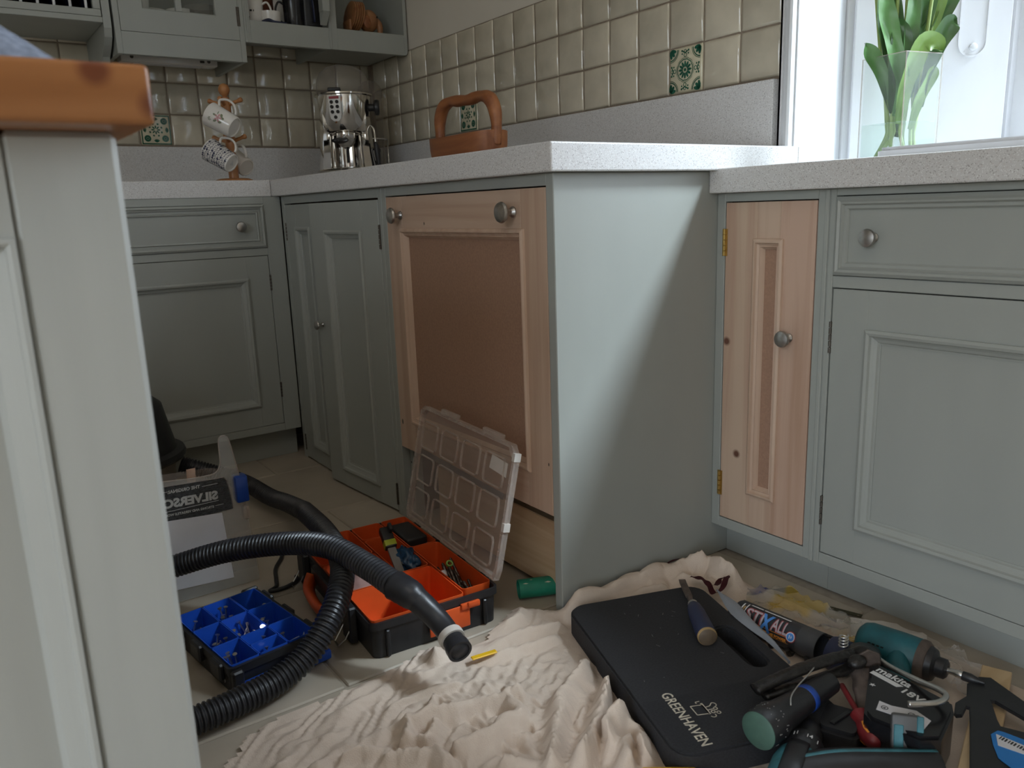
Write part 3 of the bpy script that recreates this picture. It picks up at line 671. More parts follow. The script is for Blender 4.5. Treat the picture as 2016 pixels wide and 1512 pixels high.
# ------------------------------------------------------------------ island in the foreground
t1 = thing('island_cabinet', 'pale sage island cabinet close to the camera with a panelled front', 'cabinet', (-2.1, -2.3, 0))
FI = Face((0, -2.562, 0), (1, 0, 0), (0, -1, 0))
bm = nb()
FI.box(bm, -1.5145, -1.4475, .05, .8445, -.03, 0, .0042); FI.box(bm, -2.7, -1.5145, .779, .8445, -.03, -.0001, 0); FI.box(bm, -2.7, -1.5145, .05, .16, -.03, -.0001, 0)
obj('face_frame', bm, M['island_paint'], t1)
obj('panel', FI.box(nb(), -2.7, -1.513, .155, .785, -.026, -.017, 0), M['island_paint'], t1)
obj('moulding', FI.frame(nb(), -2.7, -1.5145, .16, .779, [(-.0005, -.004), (.0004, .0022), (.0035, .0028), (.006, .001), (.007, -.003), (.013, -.006), (.020, -.010), (.024, -.017), (.024, -.02), (-.0005, -.02)]), M['island_paint'], t1)
obj('carcass', bx(-2.7, -1.4505, -2.534, -2.08, .05, .8445), M['island_paint'], t1)
obj('plinth', bx(-2.65, -1.49, -2.51, -2.10, 0, .05), M['island_paint'], t1)
t1 = thing('island_worktop', 'orange varnished pine worktop on the island, nearest the camera', 'worktop', (-2.0, -2.606, .845))
bm = bx(-2.74, -1.4315, -2.606, -2.03, .8447, .8812, .004, 3); obj('board', bm, M['island_wood'], t1, smooth=40)
# knitted cloth left on the island
bm = nb(); G = 26; vs = {}
for i in range(G+1):
    for j in range(G+1):
        u, v = i/G, j/G; x = -1.80+u*.335; y = -2.575+v*.22
        h = max(0, 1-abs(2*v-1)**3)**.5*.074*max(0, 1-u**5)*(.9+.25*noise.noise(V((x*14, y*14, 3))))
        vs[i, j] = bm.verts.new((x+.006*noise.noise(V((x*20, y*20, 0))), y, .8815+max(h, .0015)))
for i in range(G):
    for j in range(G): bm.faces.new((vs[i, j], vs[i+1, j], vs[i+1, j+1], vs[i, j+1]))
tag(obj('folded_cloth', bm, M['denim'], smooth='all'), 'grey blue knitted cloth lying on the orange pine island top', 'cloth')

# ------------------------------------------------------------------ wall cabinets
FW = Face((0, -.335, 0), (1, 0, 0), (0, -1, 0))
ZTOP = 2.2
# A: plate rack
t1 = thing('plate_rack', 'sage green wall plate rack with white spindles and dark plates', 'shelf unit', (-1.5, -.17, 1.37))
bm = nb(); FW.box(bm, -2.2, -1.0405, 1.374, 1.390, -.32, 0); FW.box(bm, -2.2, -1.0405, 2.1, 2.15, -.32, 0)
box(bm, -2.22, -2.2, -.335, -.0015, 1.374, 2.15); obj('carcass', bm, M['paint'], t1)
obj('front_rail', FW.box(nb(), -2.2, -1.0425, 1.3905, 1.4105, -.025, .001), M['paint'], t1)
FWs = FW.box(nb(), -1.063, -1.0425, 1.411, 2.1, -.02, .001); obj('stile', FWs, M['paint'], t1)
bm = prism([(-.335, 1.36), (-.335, 2.15), (-.0015, 2.15), (-.0015, 1.22), (-.205, 1.22), (-.215, 1.245), (-.25, 1.29), (-.30, 1.315), (-.325, 1.335)], .022, Matrix(((0, 0, 1, -1.040), (1, 0, 0, 0), (0, 1, 0, 0), (0, 0, 0, 1))))
obj('side_panel', bm, M['paint'], t1)
sp = None
for k in range(12):
    x = -1.079-.0215-.0425*k+.0425/2
    o = obj('spindle', rod((x-.0, -.322, 1.409), (x, -.322, 2.1), .0042, 8), M['gloss_white'], t1, smooth=50)
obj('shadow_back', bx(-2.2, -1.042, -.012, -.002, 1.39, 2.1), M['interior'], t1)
pb = lathe([(0, 0), (.07, 0), (.075, .004), (.13, .018), (.131, .021), (.126, .0205), (.07, .008), (0, .006)], 40)
prot = None; ORD = ['first', 'second', 'third', 'fourth', 'fifth', 'sixth', 'seventh', 'eighth', 'ninth', 'tenth', 'eleventh', 'twelfth']
for k in range(8):
    x = -1.079-.0425*k-.0425/2+.012; m = Matrix.Translation((x, -.175, 1.391+.132)) @ Matrix.Rotation(math.radians(90), 4, 'Y') @ Matrix.Rotation(0, 4, 'Z')
    if prot is None: o = obj('plate', pb, M['plate_blue'], smooth=40); prot = o
    else: o = prot.copy(); C.objects.link(o); W[o.name] = Matrix()
    o.matrix_world = m; tag(o, ORD[k]+' dark blue plate from the right, on edge in the plate rack', 'plate', 'dark plates in the rack')
# B: glazed cupboard
t1 = thing('glazed_cupboard', 'sage green wall cupboard with a glazed door, white crockery inside', 'cabinet', (-.81, -.17, 1.29))
bm = nb(); FW.box(bm, -1.0105, -.9935, 1.2885, ZTOP, -.022, 0); FW.box(bm, -.6285, -.6115, 1.2885, ZTOP, -.022, 0); FW.box(bm, -.9935, -.6285, 1.2885, 1.3555, -.022, -.0001, .001)
obj('face_frame', bm, M['paint'], t1)
bm = nb(); box(bm, -1.0105, -.998, -.313, -.0015, 1.2900, ZTOP); box(bm, -.624, -.6115, -.313, -.0015, 1.2900, ZTOP); box(bm, -.998, -.624, -.313, -.0015, 1.385, 1.4015); box(bm, -.998, -.624, -.012, -.0015, 1.4015, ZTOP)
obj('carcass', bm, M['paint'], t1)
d = obj('door', FW.frame(nb(), -.9925, -.6295, 1.3565, ZTOP-.01, [(0, -.019), (0, 0), (.0685, 0), (.072, -.004), (.072, -.019)]), M['paint'], t1)
obj('glazing_bar', FW.box(nb(), -.8235, -.8045, 1.4275, ZTOP-.08, -.016, -.001), M['paint'], d)
obj('pane', FW.box(nb(), -.923, -.699, 1.4265, ZTOP-.08, -.013, -.010, 0), M['cabinet_glass'], d)
hinge(FW, -.6285, 1.43, .001, d, h=.06)
t2 = thing('strip_light', 'slim white strip light fixed under the glazed wall cupboard', 'light', (-.80, -.10, 1.33))
obj('housing', bx(-.965, -.650, -.13, -.07, 1.303, 1.384, .004, 2), M['mug_white'], t2, smooth=40)
bm = nb()
for x in (-.93, -.68): rod((x, -.131, 1.318), (x, -.129, 1.318), .006, 12, bm=bm)
obj('screw', bm, M['dark_metal'], t2); obj('switch', bx(-.71, -.695, -.1318, -.129, 1.312, 1.320, .001), M['dark_metal'], t2); obj('diffuser', bx(-.92, -.70, -.118, -.082, 1.3005, 1.3035, .001), M['gloss_white'], t2)
# C: open shelf unit
t1 = thing('open_shelf', 'open sage green wall shelf holding mugs, beside the glazed cupboard', 'shelf unit', (-.46, -.17, 1.35))
bm = nb(); FW.box(bm, -.6110, -.5905, 1.3525, ZTOP, -.022, 0); FW.box(bm, -.5905, -.3115, 1.3525, 1.4235, -.022, -.0001, .001)
obj('face_frame', bm, M['paint'], t1)
bm = nb(); box(bm, -.6110, -.599, -.313, -.0015, 1.41, ZTOP); box(bm, -.599, -.3115, -.313, -.0015, 1.4075, 1.4225); box(bm, -.599, -.3115, -.012, -.0015, 1.4225, ZTOP); box(bm, -.599, -.3115, -.313, -.0015, ZTOP-.02, ZTOP)
obj('carcass', bm, M['paint'], t1)
obj('bead', FW.box(nb(), -.6040, -.5980, 1.3535, ZTOP, 0, .003, .001), M['paint'], t1)
bm = prism([(0, 0), (.026, 0), (.026, .05), (0, .30)], .03, basis((-.3305, -.36, 1.436), (0, 1, 0), (0, 0, 1)))
bm.free()
bm = bx(-.345, -.318, -.375, -.338, 1.468, 2.0, .002); obj('open_door_edge', bm, M['paint'], t1)
obj('lower_bracket', prism([(-.337, 1.468), (-.375, 1.468), (-.337, 1.430)], .024, Matrix(((0, 0, 1, -.343), (1, 0, 0, 0), (0, 1, 0, 0), (0, 0, 0, 1)))), M['paint'], t1)
# D: corner open unit
t1 = thing('corner_shelf', 'open sage green shelf box in the wall corner, above the coffee machine', 'shelf unit', (-.15, -.17, 1.35))
bm = nb(); FW.box(bm, -.3110, -.2800, 1.3535, ZTOP, -.022, 0); FW.box(bm, -.2800, -.014, 1.3535, 1.4250, -.022, -.0001, .001)
bm2 = prism([(-.014, 1.3535), (-.0085, 1.3555), (-.0045, 1.3600), (-.0025, 1.3660), (-.0015, 1.374), (-.0015, ZTOP), (-.014, ZTOP)], .022, Matrix(((1, 0, 0, 0), (0, 0, 1, -.335), (0, 1, 0, 0), (0, 0, 0, 1)))); merge(bm, bm2)
obj('face_frame', bm, M['paint'], t1)
bm = nb(); box(bm, -.3110, -.298, -.313, -.0015, 1.3545, ZTOP); box(bm, -.014, -.0015, -.313, -.0015, 1.37, ZTOP); box(bm, -.298, -.014, -.313, -.0015, 1.4090, 1.4240); box(bm, -.298, -.014, -.012, -.0015, 1.37, ZTOP)
obj('carcass', bm, M['paint'], t1)
obj('soffit', bx(-.2975, -.0145, -.312, -.014, 1.366, 1.372), M['paint'], t1)
obj('bead', FW.box(nb(), -.3085, -.3025, 1.3545, ZTOP, 0, .003, .001), M['paint'], t1)
# ------------------------------------------------------------------ things on the shelves
def mug(name, label, base, r=.039, h=.085, rz=0, mat='mug_white', taper=.92, group=None, mtx=None, hr=.026):
    t = thing(name, label, 'mug', base, rz, group, mtx)
    pr_ = [(0, .003), (r*taper*.8, .003), (r*taper*.82, 0), (r*taper*.93, 0), (r*taper, .004), (r, h), (r-.003, h), (r*taper-.003, .006), (0, .005)]
    bm = lathe(pr_, 36, W[t.name]); obj('body', bm, M[mat], t, smooth=45)
    P = [V((r*.95, 0, h*.82)), V((r+hr*.55, 0, h*.88)), V((r+hr, 0, h*.62)), V((r+hr*.85, 0, h*.36)), V((r+hr*.3, 0, h*.2)), V((r*.94, 0, h*.16))]
    hb = tube(smooth_path(P, 6), .0045, 8, flat=(1.25, .8)); hb.transform(W[t.name]); obj('handle', hb, M[mat], t, smooth='all')
    return t
SZ = 1.4228
m_ = mug('mug', 'white mug with black marks at the left end of the open shelf', (-.548, -.25, SZ), .036, .085, -.6)
bm = nb(); r_ = random.Random(3)
for k in range(11):
    a = math.radians(200+r_.uniform(0, 90)); z = .02+r_.uniform(0, .05)
    p = V((.0362*math.cos(a), .0362*math.sin(a), z)); lathe([(0, 0), (.0045, 0), (.0045, .0004), (0, .0004)], 6, axis_m(W[m_.name]@p, W[m_.name]@(p*V((1.02, 1.02, 1)))) if False else W[m_.name]@Matrix.Translation(p)@V((math.cos(a), math.sin(a), 0)).to_track_quat('Z', 'Y').to_matrix().to_4x4()@Matrix.Diagonal((.35 if k % 2 else 1, .8, 1, 1)), bm)
obj('black_marks', bm, M['black'], m_)
mug('cup', 'low plain cream cup on the open shelf in front of the reddish jar', (-.492, -.26, SZ), .037, .048, 2.6)['category'] = 'cup'
t = thing('storage_jar', 'dull red jar standing at the back of the open shelf', 'jar', (-.50, -.13, SZ)); obj('body', lathe([(0, 0), (.062, 0), (.066, .01), (.066, .17), (.06, .18), (0, .18)], 30, W[t.name]), M['terracotta'], t, smooth=40); obj('lid', lathe([(0, .18), (.062, .18), (.062, .19), (.015, .198), (.012, .21), (0, .212)], 30, W[t.name]), M['terracotta'], t, smooth=40)
bm = tube(smooth_path([(-.535, -.30, SZ+.006), (-.515, -.305, SZ+.013), (-.50, -.31, SZ+.007), (-.48, -.308, SZ+.006), (-.455, -.305, SZ+.006)], 5), .006, 8, flat=(2, 1))
tag(obj('cloth', bm, M['navy_handle'], smooth='all'), 'small crumpled navy cloth in front of the cups on the open shelf', 'cloth')
mug('mug', 'black mug with a round handle on the open shelf beside the dark bag', (-.412, -.275, SZ), .036, .095, 3.0, 'black_gloss')
t = thing('storage_jar', 'pale lidded pot at the back of the open shelf behind the black mug', 'jar', (-.425, -.10, SZ)); obj('body', lathe([(0, 0), (.05, 0), (.052, .1), (.045, .12), (0, .12)], 28, W[t.name]), M['mug_white'], t, smooth=40); obj('lid', lathe([(.047, .12), (.047, .13), (0, .135)], 28, W[t.name]), M['gloss_white'], t, smooth=40)
bm = nb(); G = 10
t = thing('bag', 'black bag with folds leaning at the right of the open shelf', 'bag', (-.355, -.20, SZ))
bm = bx(-.385, -.322, -.30, -.12, SZ+.0005, SZ+.24, .012, 3)
bmesh.ops.subdivide_edges(bm, edges=bm.edges[:], cuts=2)
for v in bm.verts:
    q = noise.noise(v.co*18); v.co.x += .008*q; v.co.y += .008*noise.noise(v.co*22+V((5, 0, 0)))
obj('body', bm, M['black'], t, smooth='all'); obj('strap', tube(smooth_path([(-.365, -.305, SZ+.2), (-.36, -.318, SZ+.12), (-.352, -.312, SZ+.02)], 6), .004, 6, flat=(2.2, .6)), M['navy_handle'], t, smooth='all')
# elephant coaster holder
t = thing('coaster_holder', 'wooden elephant coaster holder in the corner shelf', 'coaster holder', (-.15, -.25, 1.4243))
def blob(c, rad, n=3, mtx=None):
    b_ = nb(); bmesh.ops.create_icosphere(b_, subdivisions=n, radius=1); b_.transform(Matrix.Translation(c) @ (mtx or Matrix()) @ Matrix.Diagonal((*rad, 1))); return b_
base_ = bx(-.205, -.13, -.285, -.215, 1.4245, 1.437, .004, 2); merge(base_, bx(-.205, -.193, -.28, -.22, 1.437, 1.475, .005, 2)); obj('base', base_, M['elephant_wood'], t, smooth=40)
hd = blob((-.118, -.258, 1.478), (.036, .036, .040)); merge(hd, tube(smooth_path([(-.102, -.264, 1.482), (-.084, -.268, 1.470), (-.078, -.270, 1.452), (-.080, -.270, 1.437), (-.087, -.270, 1.4275)], 6), [.0165-.0004*k for k in range(25)], 12))
merge(hd, rod((-.125, -.255, 1.4248), (-.122, -.255, 1.46), .012, 12)); obj('head', hd, M['elephant_wood'], t, smooth='all')
obj('ear', blob((-.137, -.288, 1.470), (.017, .006, .024)), M['trug_wood'], t, smooth='all'); obj('eye', blob((-.098, -.290, 1.488), (.0036, .0036, .0036), 2), M['black_gloss'], t, smooth='all')
for k in range(5):
    m = Matrix.Translation((-.190+.0085*k, -.25, 1.4375+.054)) @ Matrix.Rotation(math.radians(100), 4, 'Y')
    tag(obj('coaster', lathe([(0, 0), (.050, 0), (.0525, .0015), (.0525, .0045), (.050, .006), (0, .006)], 32, m), M['elephant_wood'], smooth=40), ('leftmost', 'second', 'middle', 'fourth', 'rightmost')[k]+' round wooden coaster standing in the elephant holder', 'coaster', 'coasters in the elephant holder')
# crockery behind glass
BZ = 1.4018
t = mug('cup', 'white cup at the left inside the glazed wall cupboard', (-.925, -.25, BZ), .042, .07, 1.0); t['category'] = 'cup'
def bowl(label, x, y, r, h, mat='mug_white', name='bowl', z=BZ):
    return tag(obj(name, lathe([(0, .003), (r*.4, .003), (r*.42, 0), (r*.48, 0), (r*.55, .006), (r*.85, h*.5), (r, h), (r-.003, h), (r*.82, h*.5), (r*.5, .01), (0, .008)], 40, Matrix.Translation((x, y, z))), M[mat], smooth=45), label, 'bowl')
bowl('wide white bowl left of the glazing bar in the wall cupboard', -.855, -.14, .052, .062)
bowl('white bowl right of the glazing bar in the wall cupboard', -.775, -.20, .045, .058)
bowl('clear glass bowl in the wall cupboard, between the white bowls', -.715, -.22, .05, .072, 'smoke_glass', 'glass_bowl')
bowl('small white dish at the right edge inside the glazed wall cupboard', -.672, -.11, .036, .05)

# ------------------------------------------------------------------ on the worktop
CZ = .8938
# mug tree
bx0, by0 = -.747, -.50
t = thing('mug_tree', 'turned orange wooden mug tree with a ball top on the pale worktop', 'mug tree', (bx0, by0, CZ))
tr = Matrix.Translation((bx0, by0, CZ))
obj('base', lathe([(0, 0), (.056, 0), (.058, .003), (.056, .007), (.045, .011), (0, .012)], 36, tr), M['mug_wood'], t, smooth=40)
lean = Matrix.Translation((bx0, by0, CZ)) @ Matrix.Rotation(math.radians(-.6), 4, 'Y')
obj('post', lathe([(.0155, .008), (.0155, .06), (.0135, .10), (.0155, .125), (.0145, .17), (.0115, .19), (.0145, .21), (.0145, .244), (.0115, .248), (.0125, .252), (.0125, .256), (.007, .259), (.0075, .262), (.0135, .267), (.0172, .277), (.0172, .284), (.0125, .294), (.005, .298), (0, .299)], 24, lean), M['mug_wood'], t, smooth=50)
pegs = {}
for z, angs in ((.232, (145, -35, 235)), (.122, (145, -35, 240, 60))):
    for a in angs:
        a = math.radians(a); d = V((math.cos(a)*.9, math.sin(a)*.9, .30)).normalized(); p = V((0, 0, z))+d*.010
        pk = lathe([(.0065, 0), (.0058, .012), (.0052, .030), (.0068, .036), (.0078, .041), (.006, .046), (0, .048)], 14, lean @ axis_m(p, p+d)); obj('peg', pk, M['mug_wood'], t, smooth=50)
def hang(name, label, centre, axis, up, r, h, taper=.9, mat='mug_white'):
    m = basis(centre, V(up), V(axis).cross(V(up))); # x=handle side, z along the mug axis
    z = V(axis).normalized(); x = (V(up)-z*V(up).dot(z)).normalized(); y = z.cross(x)
    m = Matrix(((x.x, y.x, z.x, centre[0]), (x.y, y.y, z.y, centre[1]), (x.z, y.z, z.z, centre[2]), (0, 0, 0, 1)))
    return mug(name, label, (0, 0, 0), r, h, 0, mat, taper, None, m)
# the axis runs from the foot of the mug to its mouth
m1 = hang('mug', 'white mug with a pink flower spray on the upper peg of the mug tree', (-.755, -.585, 1.052), (-.57, .58, .47), (.367, -.26, .85), .0375, .088)
m2 = hang('mug', 'white mug with a navy blue flower pattern on the lower left peg', (-.776, -.590, .946), (-.52, .66, .50), (.45, .1, .85), .0365, .088, .82)
m3 = hang('mug', 'plain white mug hanging behind the post of the mug tree', (-.694, -.47, .940), (-.3, .75, .45), (.1, -.5, .8), .033, .07)
def on_mug(m, r0, r1, h, polys, mat, name):
    """flat prints wrapped on a mug: outlines in (arc length, height)"""
    bm = nb()
    for poly in polys:
        vs = []
        for s_, z in poly:
            r = r0+(r1-r0)*z/h+.0004; a = s_/r; vs.append(bm.verts.new(W[m.name] @ V((r*math.cos(a), r*math.sin(a), z))))
        bm.faces.new(vs)
    return obj(name, bm, M[mat], m)
def ell(cx, cz, l, wd, a, n=8):
    return [(cx+l/2*math.cos(t)*math.cos(a)-wd/2*math.sin(t)*math.sin(a), cz+l/2*math.cos(t)*math.sin(a)+wd/2*math.sin(t)*math.cos(a)) for t in [2*math.pi*k/n for k in range(n)]]
def face_angle(m):  # the angle round the mug that looks to the camera
    c = W[m.name].inverted() @ V((-1.556, -3.164, .787)); return math.atan2(c.y, c.x)
f = face_angle(m1)
c0 = f*.036
on_mug(m1, .0345, .0375, .088, [ell(c0+.001+.008*math.cos(a), .043+.008*math.sin(a), .010, .006, a) for a in (0, 1.2, 2.5, 3.7, 5)]+[ell(c0+.001, .043, .008, .008, 0)], 'pink_print', 'flower_print')
on_mug(m1, .0345, .0375, .088, [ell(c0-.011, .048, .013, .007, 2.3), ell(c0+.012, .036, .013, .008, .6), ell(c0+.006, .029, .011, .007, 1.7), ell(c0-.008, .032, .013, .007, 1.9), ell(c0+.015, .05, .012, .003, .2), ell(c0+.004, .056, .012, .006, 1.5)], 'sage_print', 'leaf_print')
on_mug(m1, .0345, .0375, .088, [ell(c0-.014+.004*math.cos(a), .066+.004*math.sin(a), .006, .002, a) for a in (0, .9, 1.8, 2.7, 3.6, 4.5)], 'sage_print', 'sprig_print')
f = face_angle(m2); r_ = random.Random(11); pol = []; dk = []
for i in range(15):
    for j in range(10):
        s_ = f*.033-.050+i*.0070+(j % 2)*.0035; z = .006+j*.0084; a = r_.uniform(0, 3.14)
        q = r_.random()
        if q < .28:
            for k in range(5): pol.append(ell(s_+.0024*math.cos(a+k*1.257), z+.0024*math.sin(a+k*1.257), .0046, .0026, a+k*1.257, 6))
        else:
            pol.append(ell(s_, z, .0080, .0015, a, 6)); pol.append(ell(s_+.0024*math.cos(a+1.2), z+.0024*math.sin(a+1.2), .0055, .0015, a+1.2, 6)); pol.append(ell(s_-.003, z+.003, .0022, .0018, a, 6))
on_mug(m2, .0299, .0365, .088, pol, 'navy_print', 'blue_flower_print')
bm = nb(); 
for k in range(5): box(bm, -.008+.001*k, .008-.002*k, -.006+.003*k, -.0045+.003*k, -.0006, -.0001)
bm.transform(W[m2.name]); obj('base_stamp', bm, M['print_grey'], m2)
# coffee machine
cx, cy = -.272, -.325
t = thing('coffee_machine', 'chrome coffee machine with a clear domed top and black handle in the corner', 'coffee machine', (cx, cy, CZ), math.radians(-26))
# local frame: -y looks to the camera
m = W[t.name]
def cm(bm): bm.transform(m); return bm
obj('base_plate', cm(lathe([(0, 0), (.104, 0), (.106, .004), (.106, .036), (.113, .038), (.114, .042), (.110, .046), (0, .0465)], 56)), M['chrome'], t, smooth=40)
bm = nb(); t2 = bmesh.new(); R_ = []
for z, ro, ri in ((.0465, .106, .074), (.10, .099, .071), (.17, .094, .068), (.24, .091, .066), (.305, .092, .068)):
    a_ = [math.radians(d) for d in range(-34, 215, 8)]
    R_.append([t2.verts.new((ro*math.cos(q), ro*.96*math.sin(q)+.004, z)) for q in a_]+[t2.verts.new((ri*math.cos(q), ri*.96*math.sin(q)+.004, z)) for q in a_[::-1]])
for a, b_ in zip(R_, R_[1:]):
    for k in range(len(a)): t2.faces.new((a[k], a[(k+1) % len(a)], b_[(k+1) % len(a)], b_[k]))
bmesh.ops.recalc_face_normals(t2, faces=t2.faces[:]); merge(bm, t2); obj('column', cm(bm), M['chrome'], t, smooth=40)
bm = lathe([(0, .175), (.058, .175), (.07, .182), (.080, .205), (.090, .25), (.096, .300), (.103, .303), (.103, .308), (.0, .309)], 56); obj('boiler_housing', cm(bm), M['chrome'], t, smooth=40)
obj('dome', cm(lathe([(.0925, .309), (.094, .335), (.090, .360), (.078, .383), (.058, .399), (.03, .408), (0, .411)], 48)), M['smoke_glass'], t, smooth='all')
obj('dome_tab', cm(bx(-.05, -.005, -.1, -.062, .309, .322, .005, 2)), M['black'], t, smooth=40)
pm = Matrix.Translation((-.030, -.0945, .296)) @ Matrix.Rotation(math.radians(-17), 4, 'Z') @ Matrix.Rotation(math.radians(97), 4, 'X')
# control plate standing proud of the housing
pl = prism([(-.0225, -.0), (.0225, 0), (.0225, -.062), (.019, -.078), (.008, -.087), (-.008, -.087), (-.019, -.078), (-.0225, -.062)], .006, Matrix.Translation((0, 0, -.004)), bev=.0015)
pl.transform(pm); co = obj('control_plate', cm(pl), M['steel'], t, smooth=30)
b_ = bx(-.018, .018, -.012, -.003, .0015, .0035, .0006); b_.transform(pm); obj('red_badge', cm(b_), M['ink_red'], co)
for q, (bx1, by1) in enumerate(((-.010, -.022), (.010, -.022), (-.010, -.038), (.010, -.038), (-.010, -.055), (.010, -.055), (0, -.073))):
    b_ = lathe([(0, 0), (.0062, 0), (.0062, .003), (.0045, .0045), (0, .0045)], 18, Matrix.Translation((bx1, by1, .0018))); b_.transform(pm); obj('button', cm(b_), M['black_gloss'], co, smooth=40)
obj('brew_head', cm(lathe([(0, .150), (.033, .150), (.036, .156), (.036, .172), (.03, .176), (0, .176)], 36, Matrix.Translation((0, -.035, 0)))), M['chrome'], t, smooth=40)
ph = lathe([(0, .125), (.018, .125), (.030, .138), (.033, .150), (0, .151)], 32, Matrix.Translation((0, -.035, 0))); po = obj('portafilter', cm(ph), M['steel'], t, smooth=40)
hb = tube(smooth_path([(-.004, -.065, .147), (-.018, -.095, .143), (-.030, -.128, .140), (-.036, -.148, .139)], 6), [.008+.006*math.sin(math.pi*min(1, (k+2)/17)) for k in range(19)], 14, flat=(1.5, .8)); obj('handle', cm(hb), M['black'], po, smooth='all')
obj('spout', cm(tube([(.004, -.03, .126), (.004, -.032, .095), (.004, -.034, .07)], .004, 8)), M['black'], t)
obj('drip_tray', cm(lathe([(0, .0465), (.066, .0465), (.068, .050), (.05, .053), (0, .054)], 36, Matrix.Translation((0, -.03, 0)))), M['steel'], t, smooth=40)
obj('steam_pipe', cm(tube(smooth_path([(.090, -.02, .20), (.101, -.03, .185), (.104, -.034, .15), (.106, -.036, .10)], 6), .0038, 10)), M['chrome'], t, smooth='all')
kb = lathe([(0, 0), (.013, 0), (.013, .02), (.026, .024), (.028, .034), (.024, .040), (0, .041)], 24, Matrix.Translation((.086, -.012, .262)) @ Matrix.Rotation(math.radians(90), 4, 'Y')); obj('steam_knob', cm(kb), M['black'], t, smooth=40)
gp = tube(smooth_path([(.104, -.034, .14), (.107, -.036, .12), (.110, -.036, .09), (.112, -.034, .055)], 6), [.006+.004*math.sin(math.pi*k/18) for k in range(19)], 10); obj('pipe_grip', cm(gp), M['black'], t, smooth='all')
bm = tube(smooth_path([(.06, .06, .05), (.09, .02, .11), (.118, -.0, .115), (.10, -.02, .06), (.104, -.035, .012)], 8), .0034, 8); obj('power_cord', cm(bm), M['black'], t, smooth='all')
# glass cylinder in its chrome rack
cx, cy = -.112, -.215
t = thing('glass_jar', 'tall clear glass cylinder with a domed lid, right of the coffee machine', 'jar', (cx, cy, CZ)); tr = Matrix.Translation((cx, cy, CZ))
obj('cylinder', lathe([(.044, .004), (.044, .32)], 36, tr, caps=False), M['smoke_glass'], t, smooth='all'); obj('lid', lathe([(.048, .32), (.048, .335), (.042, .358), (.026, .376), (0, .384)], 36, tr, caps=False), M['smoke_glass'], t, smooth='all')
t = thing('wire_rack', 'round chrome wire rack around the glass cylinder on the worktop', 'rack', (cx, cy, CZ))
bm = nb()
for z in (.165, .006): tube([(cx+.058*math.cos(q*math.pi/16), cy+.058*math.sin(q*math.pi/16), CZ+z) for q in range(32)], .0028, 8, bm, True)
obj('hoop', bm, M['chrome'], t, smooth='all')
for q in range(6):
    a = q*math.pi/3+.3; obj('upright', rod((cx+.058*math.cos(a), cy+.058*math.sin(a), CZ+.001), (cx+.058*math.cos(a), cy+.058*math.sin(a), CZ+.168), .0028, 8), M['chrome'], t, smooth='all')
# carved trug
t = thing('carved_trug', 'orange-brown carved wooden trug with an arched handle, on the worktop against the tiles', 'trug', (-.36, -1.28, CZ), 0)
TX, TY = -.36, -1.285
bm = nb(); n = 40; t2 = bmesh.new(); rings = []
def el(ax, ay, z, e=2.6):
    out = []
    for k in range(n):
        a = 2*math.pi*k/n; c, s_ = math.cos(a), math.sin(a)
        out.append(t2.verts.new((TX+ax*abs(c)**(2/e)*(1 if c >= 0 else -1), TY+ay*abs(s_)**(2/e)*(1 if s_ >= 0 else -1), CZ+z+.006*(s_**2)*(z > .05))))
    return out
for ax, ay, z in ((.056, .128, 0), (.062, .138, .02), (.066, .145, .05), (.067, .147, .078), (.058, .135, .079), (.050, .122, .05), (.040, .10, .022)): rings.append(el(ax, ay, z))
for a, b_ in zip(rings, rings[1:]):
    for k in range(n): t2.faces.new((a[k], a[(k+1) % n], b_[(k+1) % n], b_[k]))
t2.faces.new(rings[0][::-1]); t2.faces.new(rings[-1]); bmesh.ops.recalc_face_normals(t2, faces=t2.faces[:]); merge(bm, t2)
obj('bowl', bm, M['trug_wood'], t, smooth=50)
P = [(TX, TY+.133, CZ+.050), (TX, TY+.139, CZ+.095), (TX, TY+.135, CZ+.135), (TX, TY+.114, CZ+.165), (TX, TY+.075, CZ+.176), (TX, TY+.03, CZ+.173), (TX, TY-.02, CZ+.170), (TX, TY-.07, CZ+.173), (TX, TY-.112, CZ+.163), (TX, TY-.134, CZ+.135), (TX, TY-.140, CZ+.095), (TX, TY-.133, CZ+.050)]
sp = smooth_path(P, 6); n_ = len(sp)
obj('handle', tube(sp, [.0145+.004*math.exp(-((k/n_-.24)/.06)**2)+.0045*math.exp(-((k/n_-.76)/.06)**2)+.001*math.sin(k*.7) for k in range(n_)], 12, flat=(1.0, 1.0)), M['trug_wood'], t, smooth='all')
# white sink
t = thing('sink', 'white ceramic sink rim set on the lower worktop beside the vase', 'sink', (0, -2.7, .8477))
fo = [(-.205, -2.362)]; bm = nb()
outer = rrect(-.203, .22, -3.2, -2.345, .03, 6); inner = rrect(-.13, .16, -3.12, -2.43, .04, 6)
rp = ring_prism(outer, inner, .0165, Matrix.Translation((0, 0, .8482)))
bmesh.ops.bevel(rp, geom=[e_ for e_ in rp.edges if e_.verts[0].co.z > .86 and e_.verts[1].co.z > .86], offset=.006, segments=3, affect='EDGES'); obj('rim', rp, M['gloss_white'], t, smooth=50)
bm = nb(); b0 = [bm.verts.new((x, y, .862)) for x, y in inner]; b1 = [bm.verts.new((x*.92+.01, y*.985-.04, .8525)) for x, y in inner]
for k in range(len(inner)): bm.faces.new((b0[k], b0[(k+1) % len(inner)], b1[(k+1) % len(inner)], b1[k]))
bm.faces.new(b1); bmesh.ops.recalc_face_normals(bm, faces=bm.faces[:]); obj('basin', bm, M['gloss_white'], t, smooth=40)

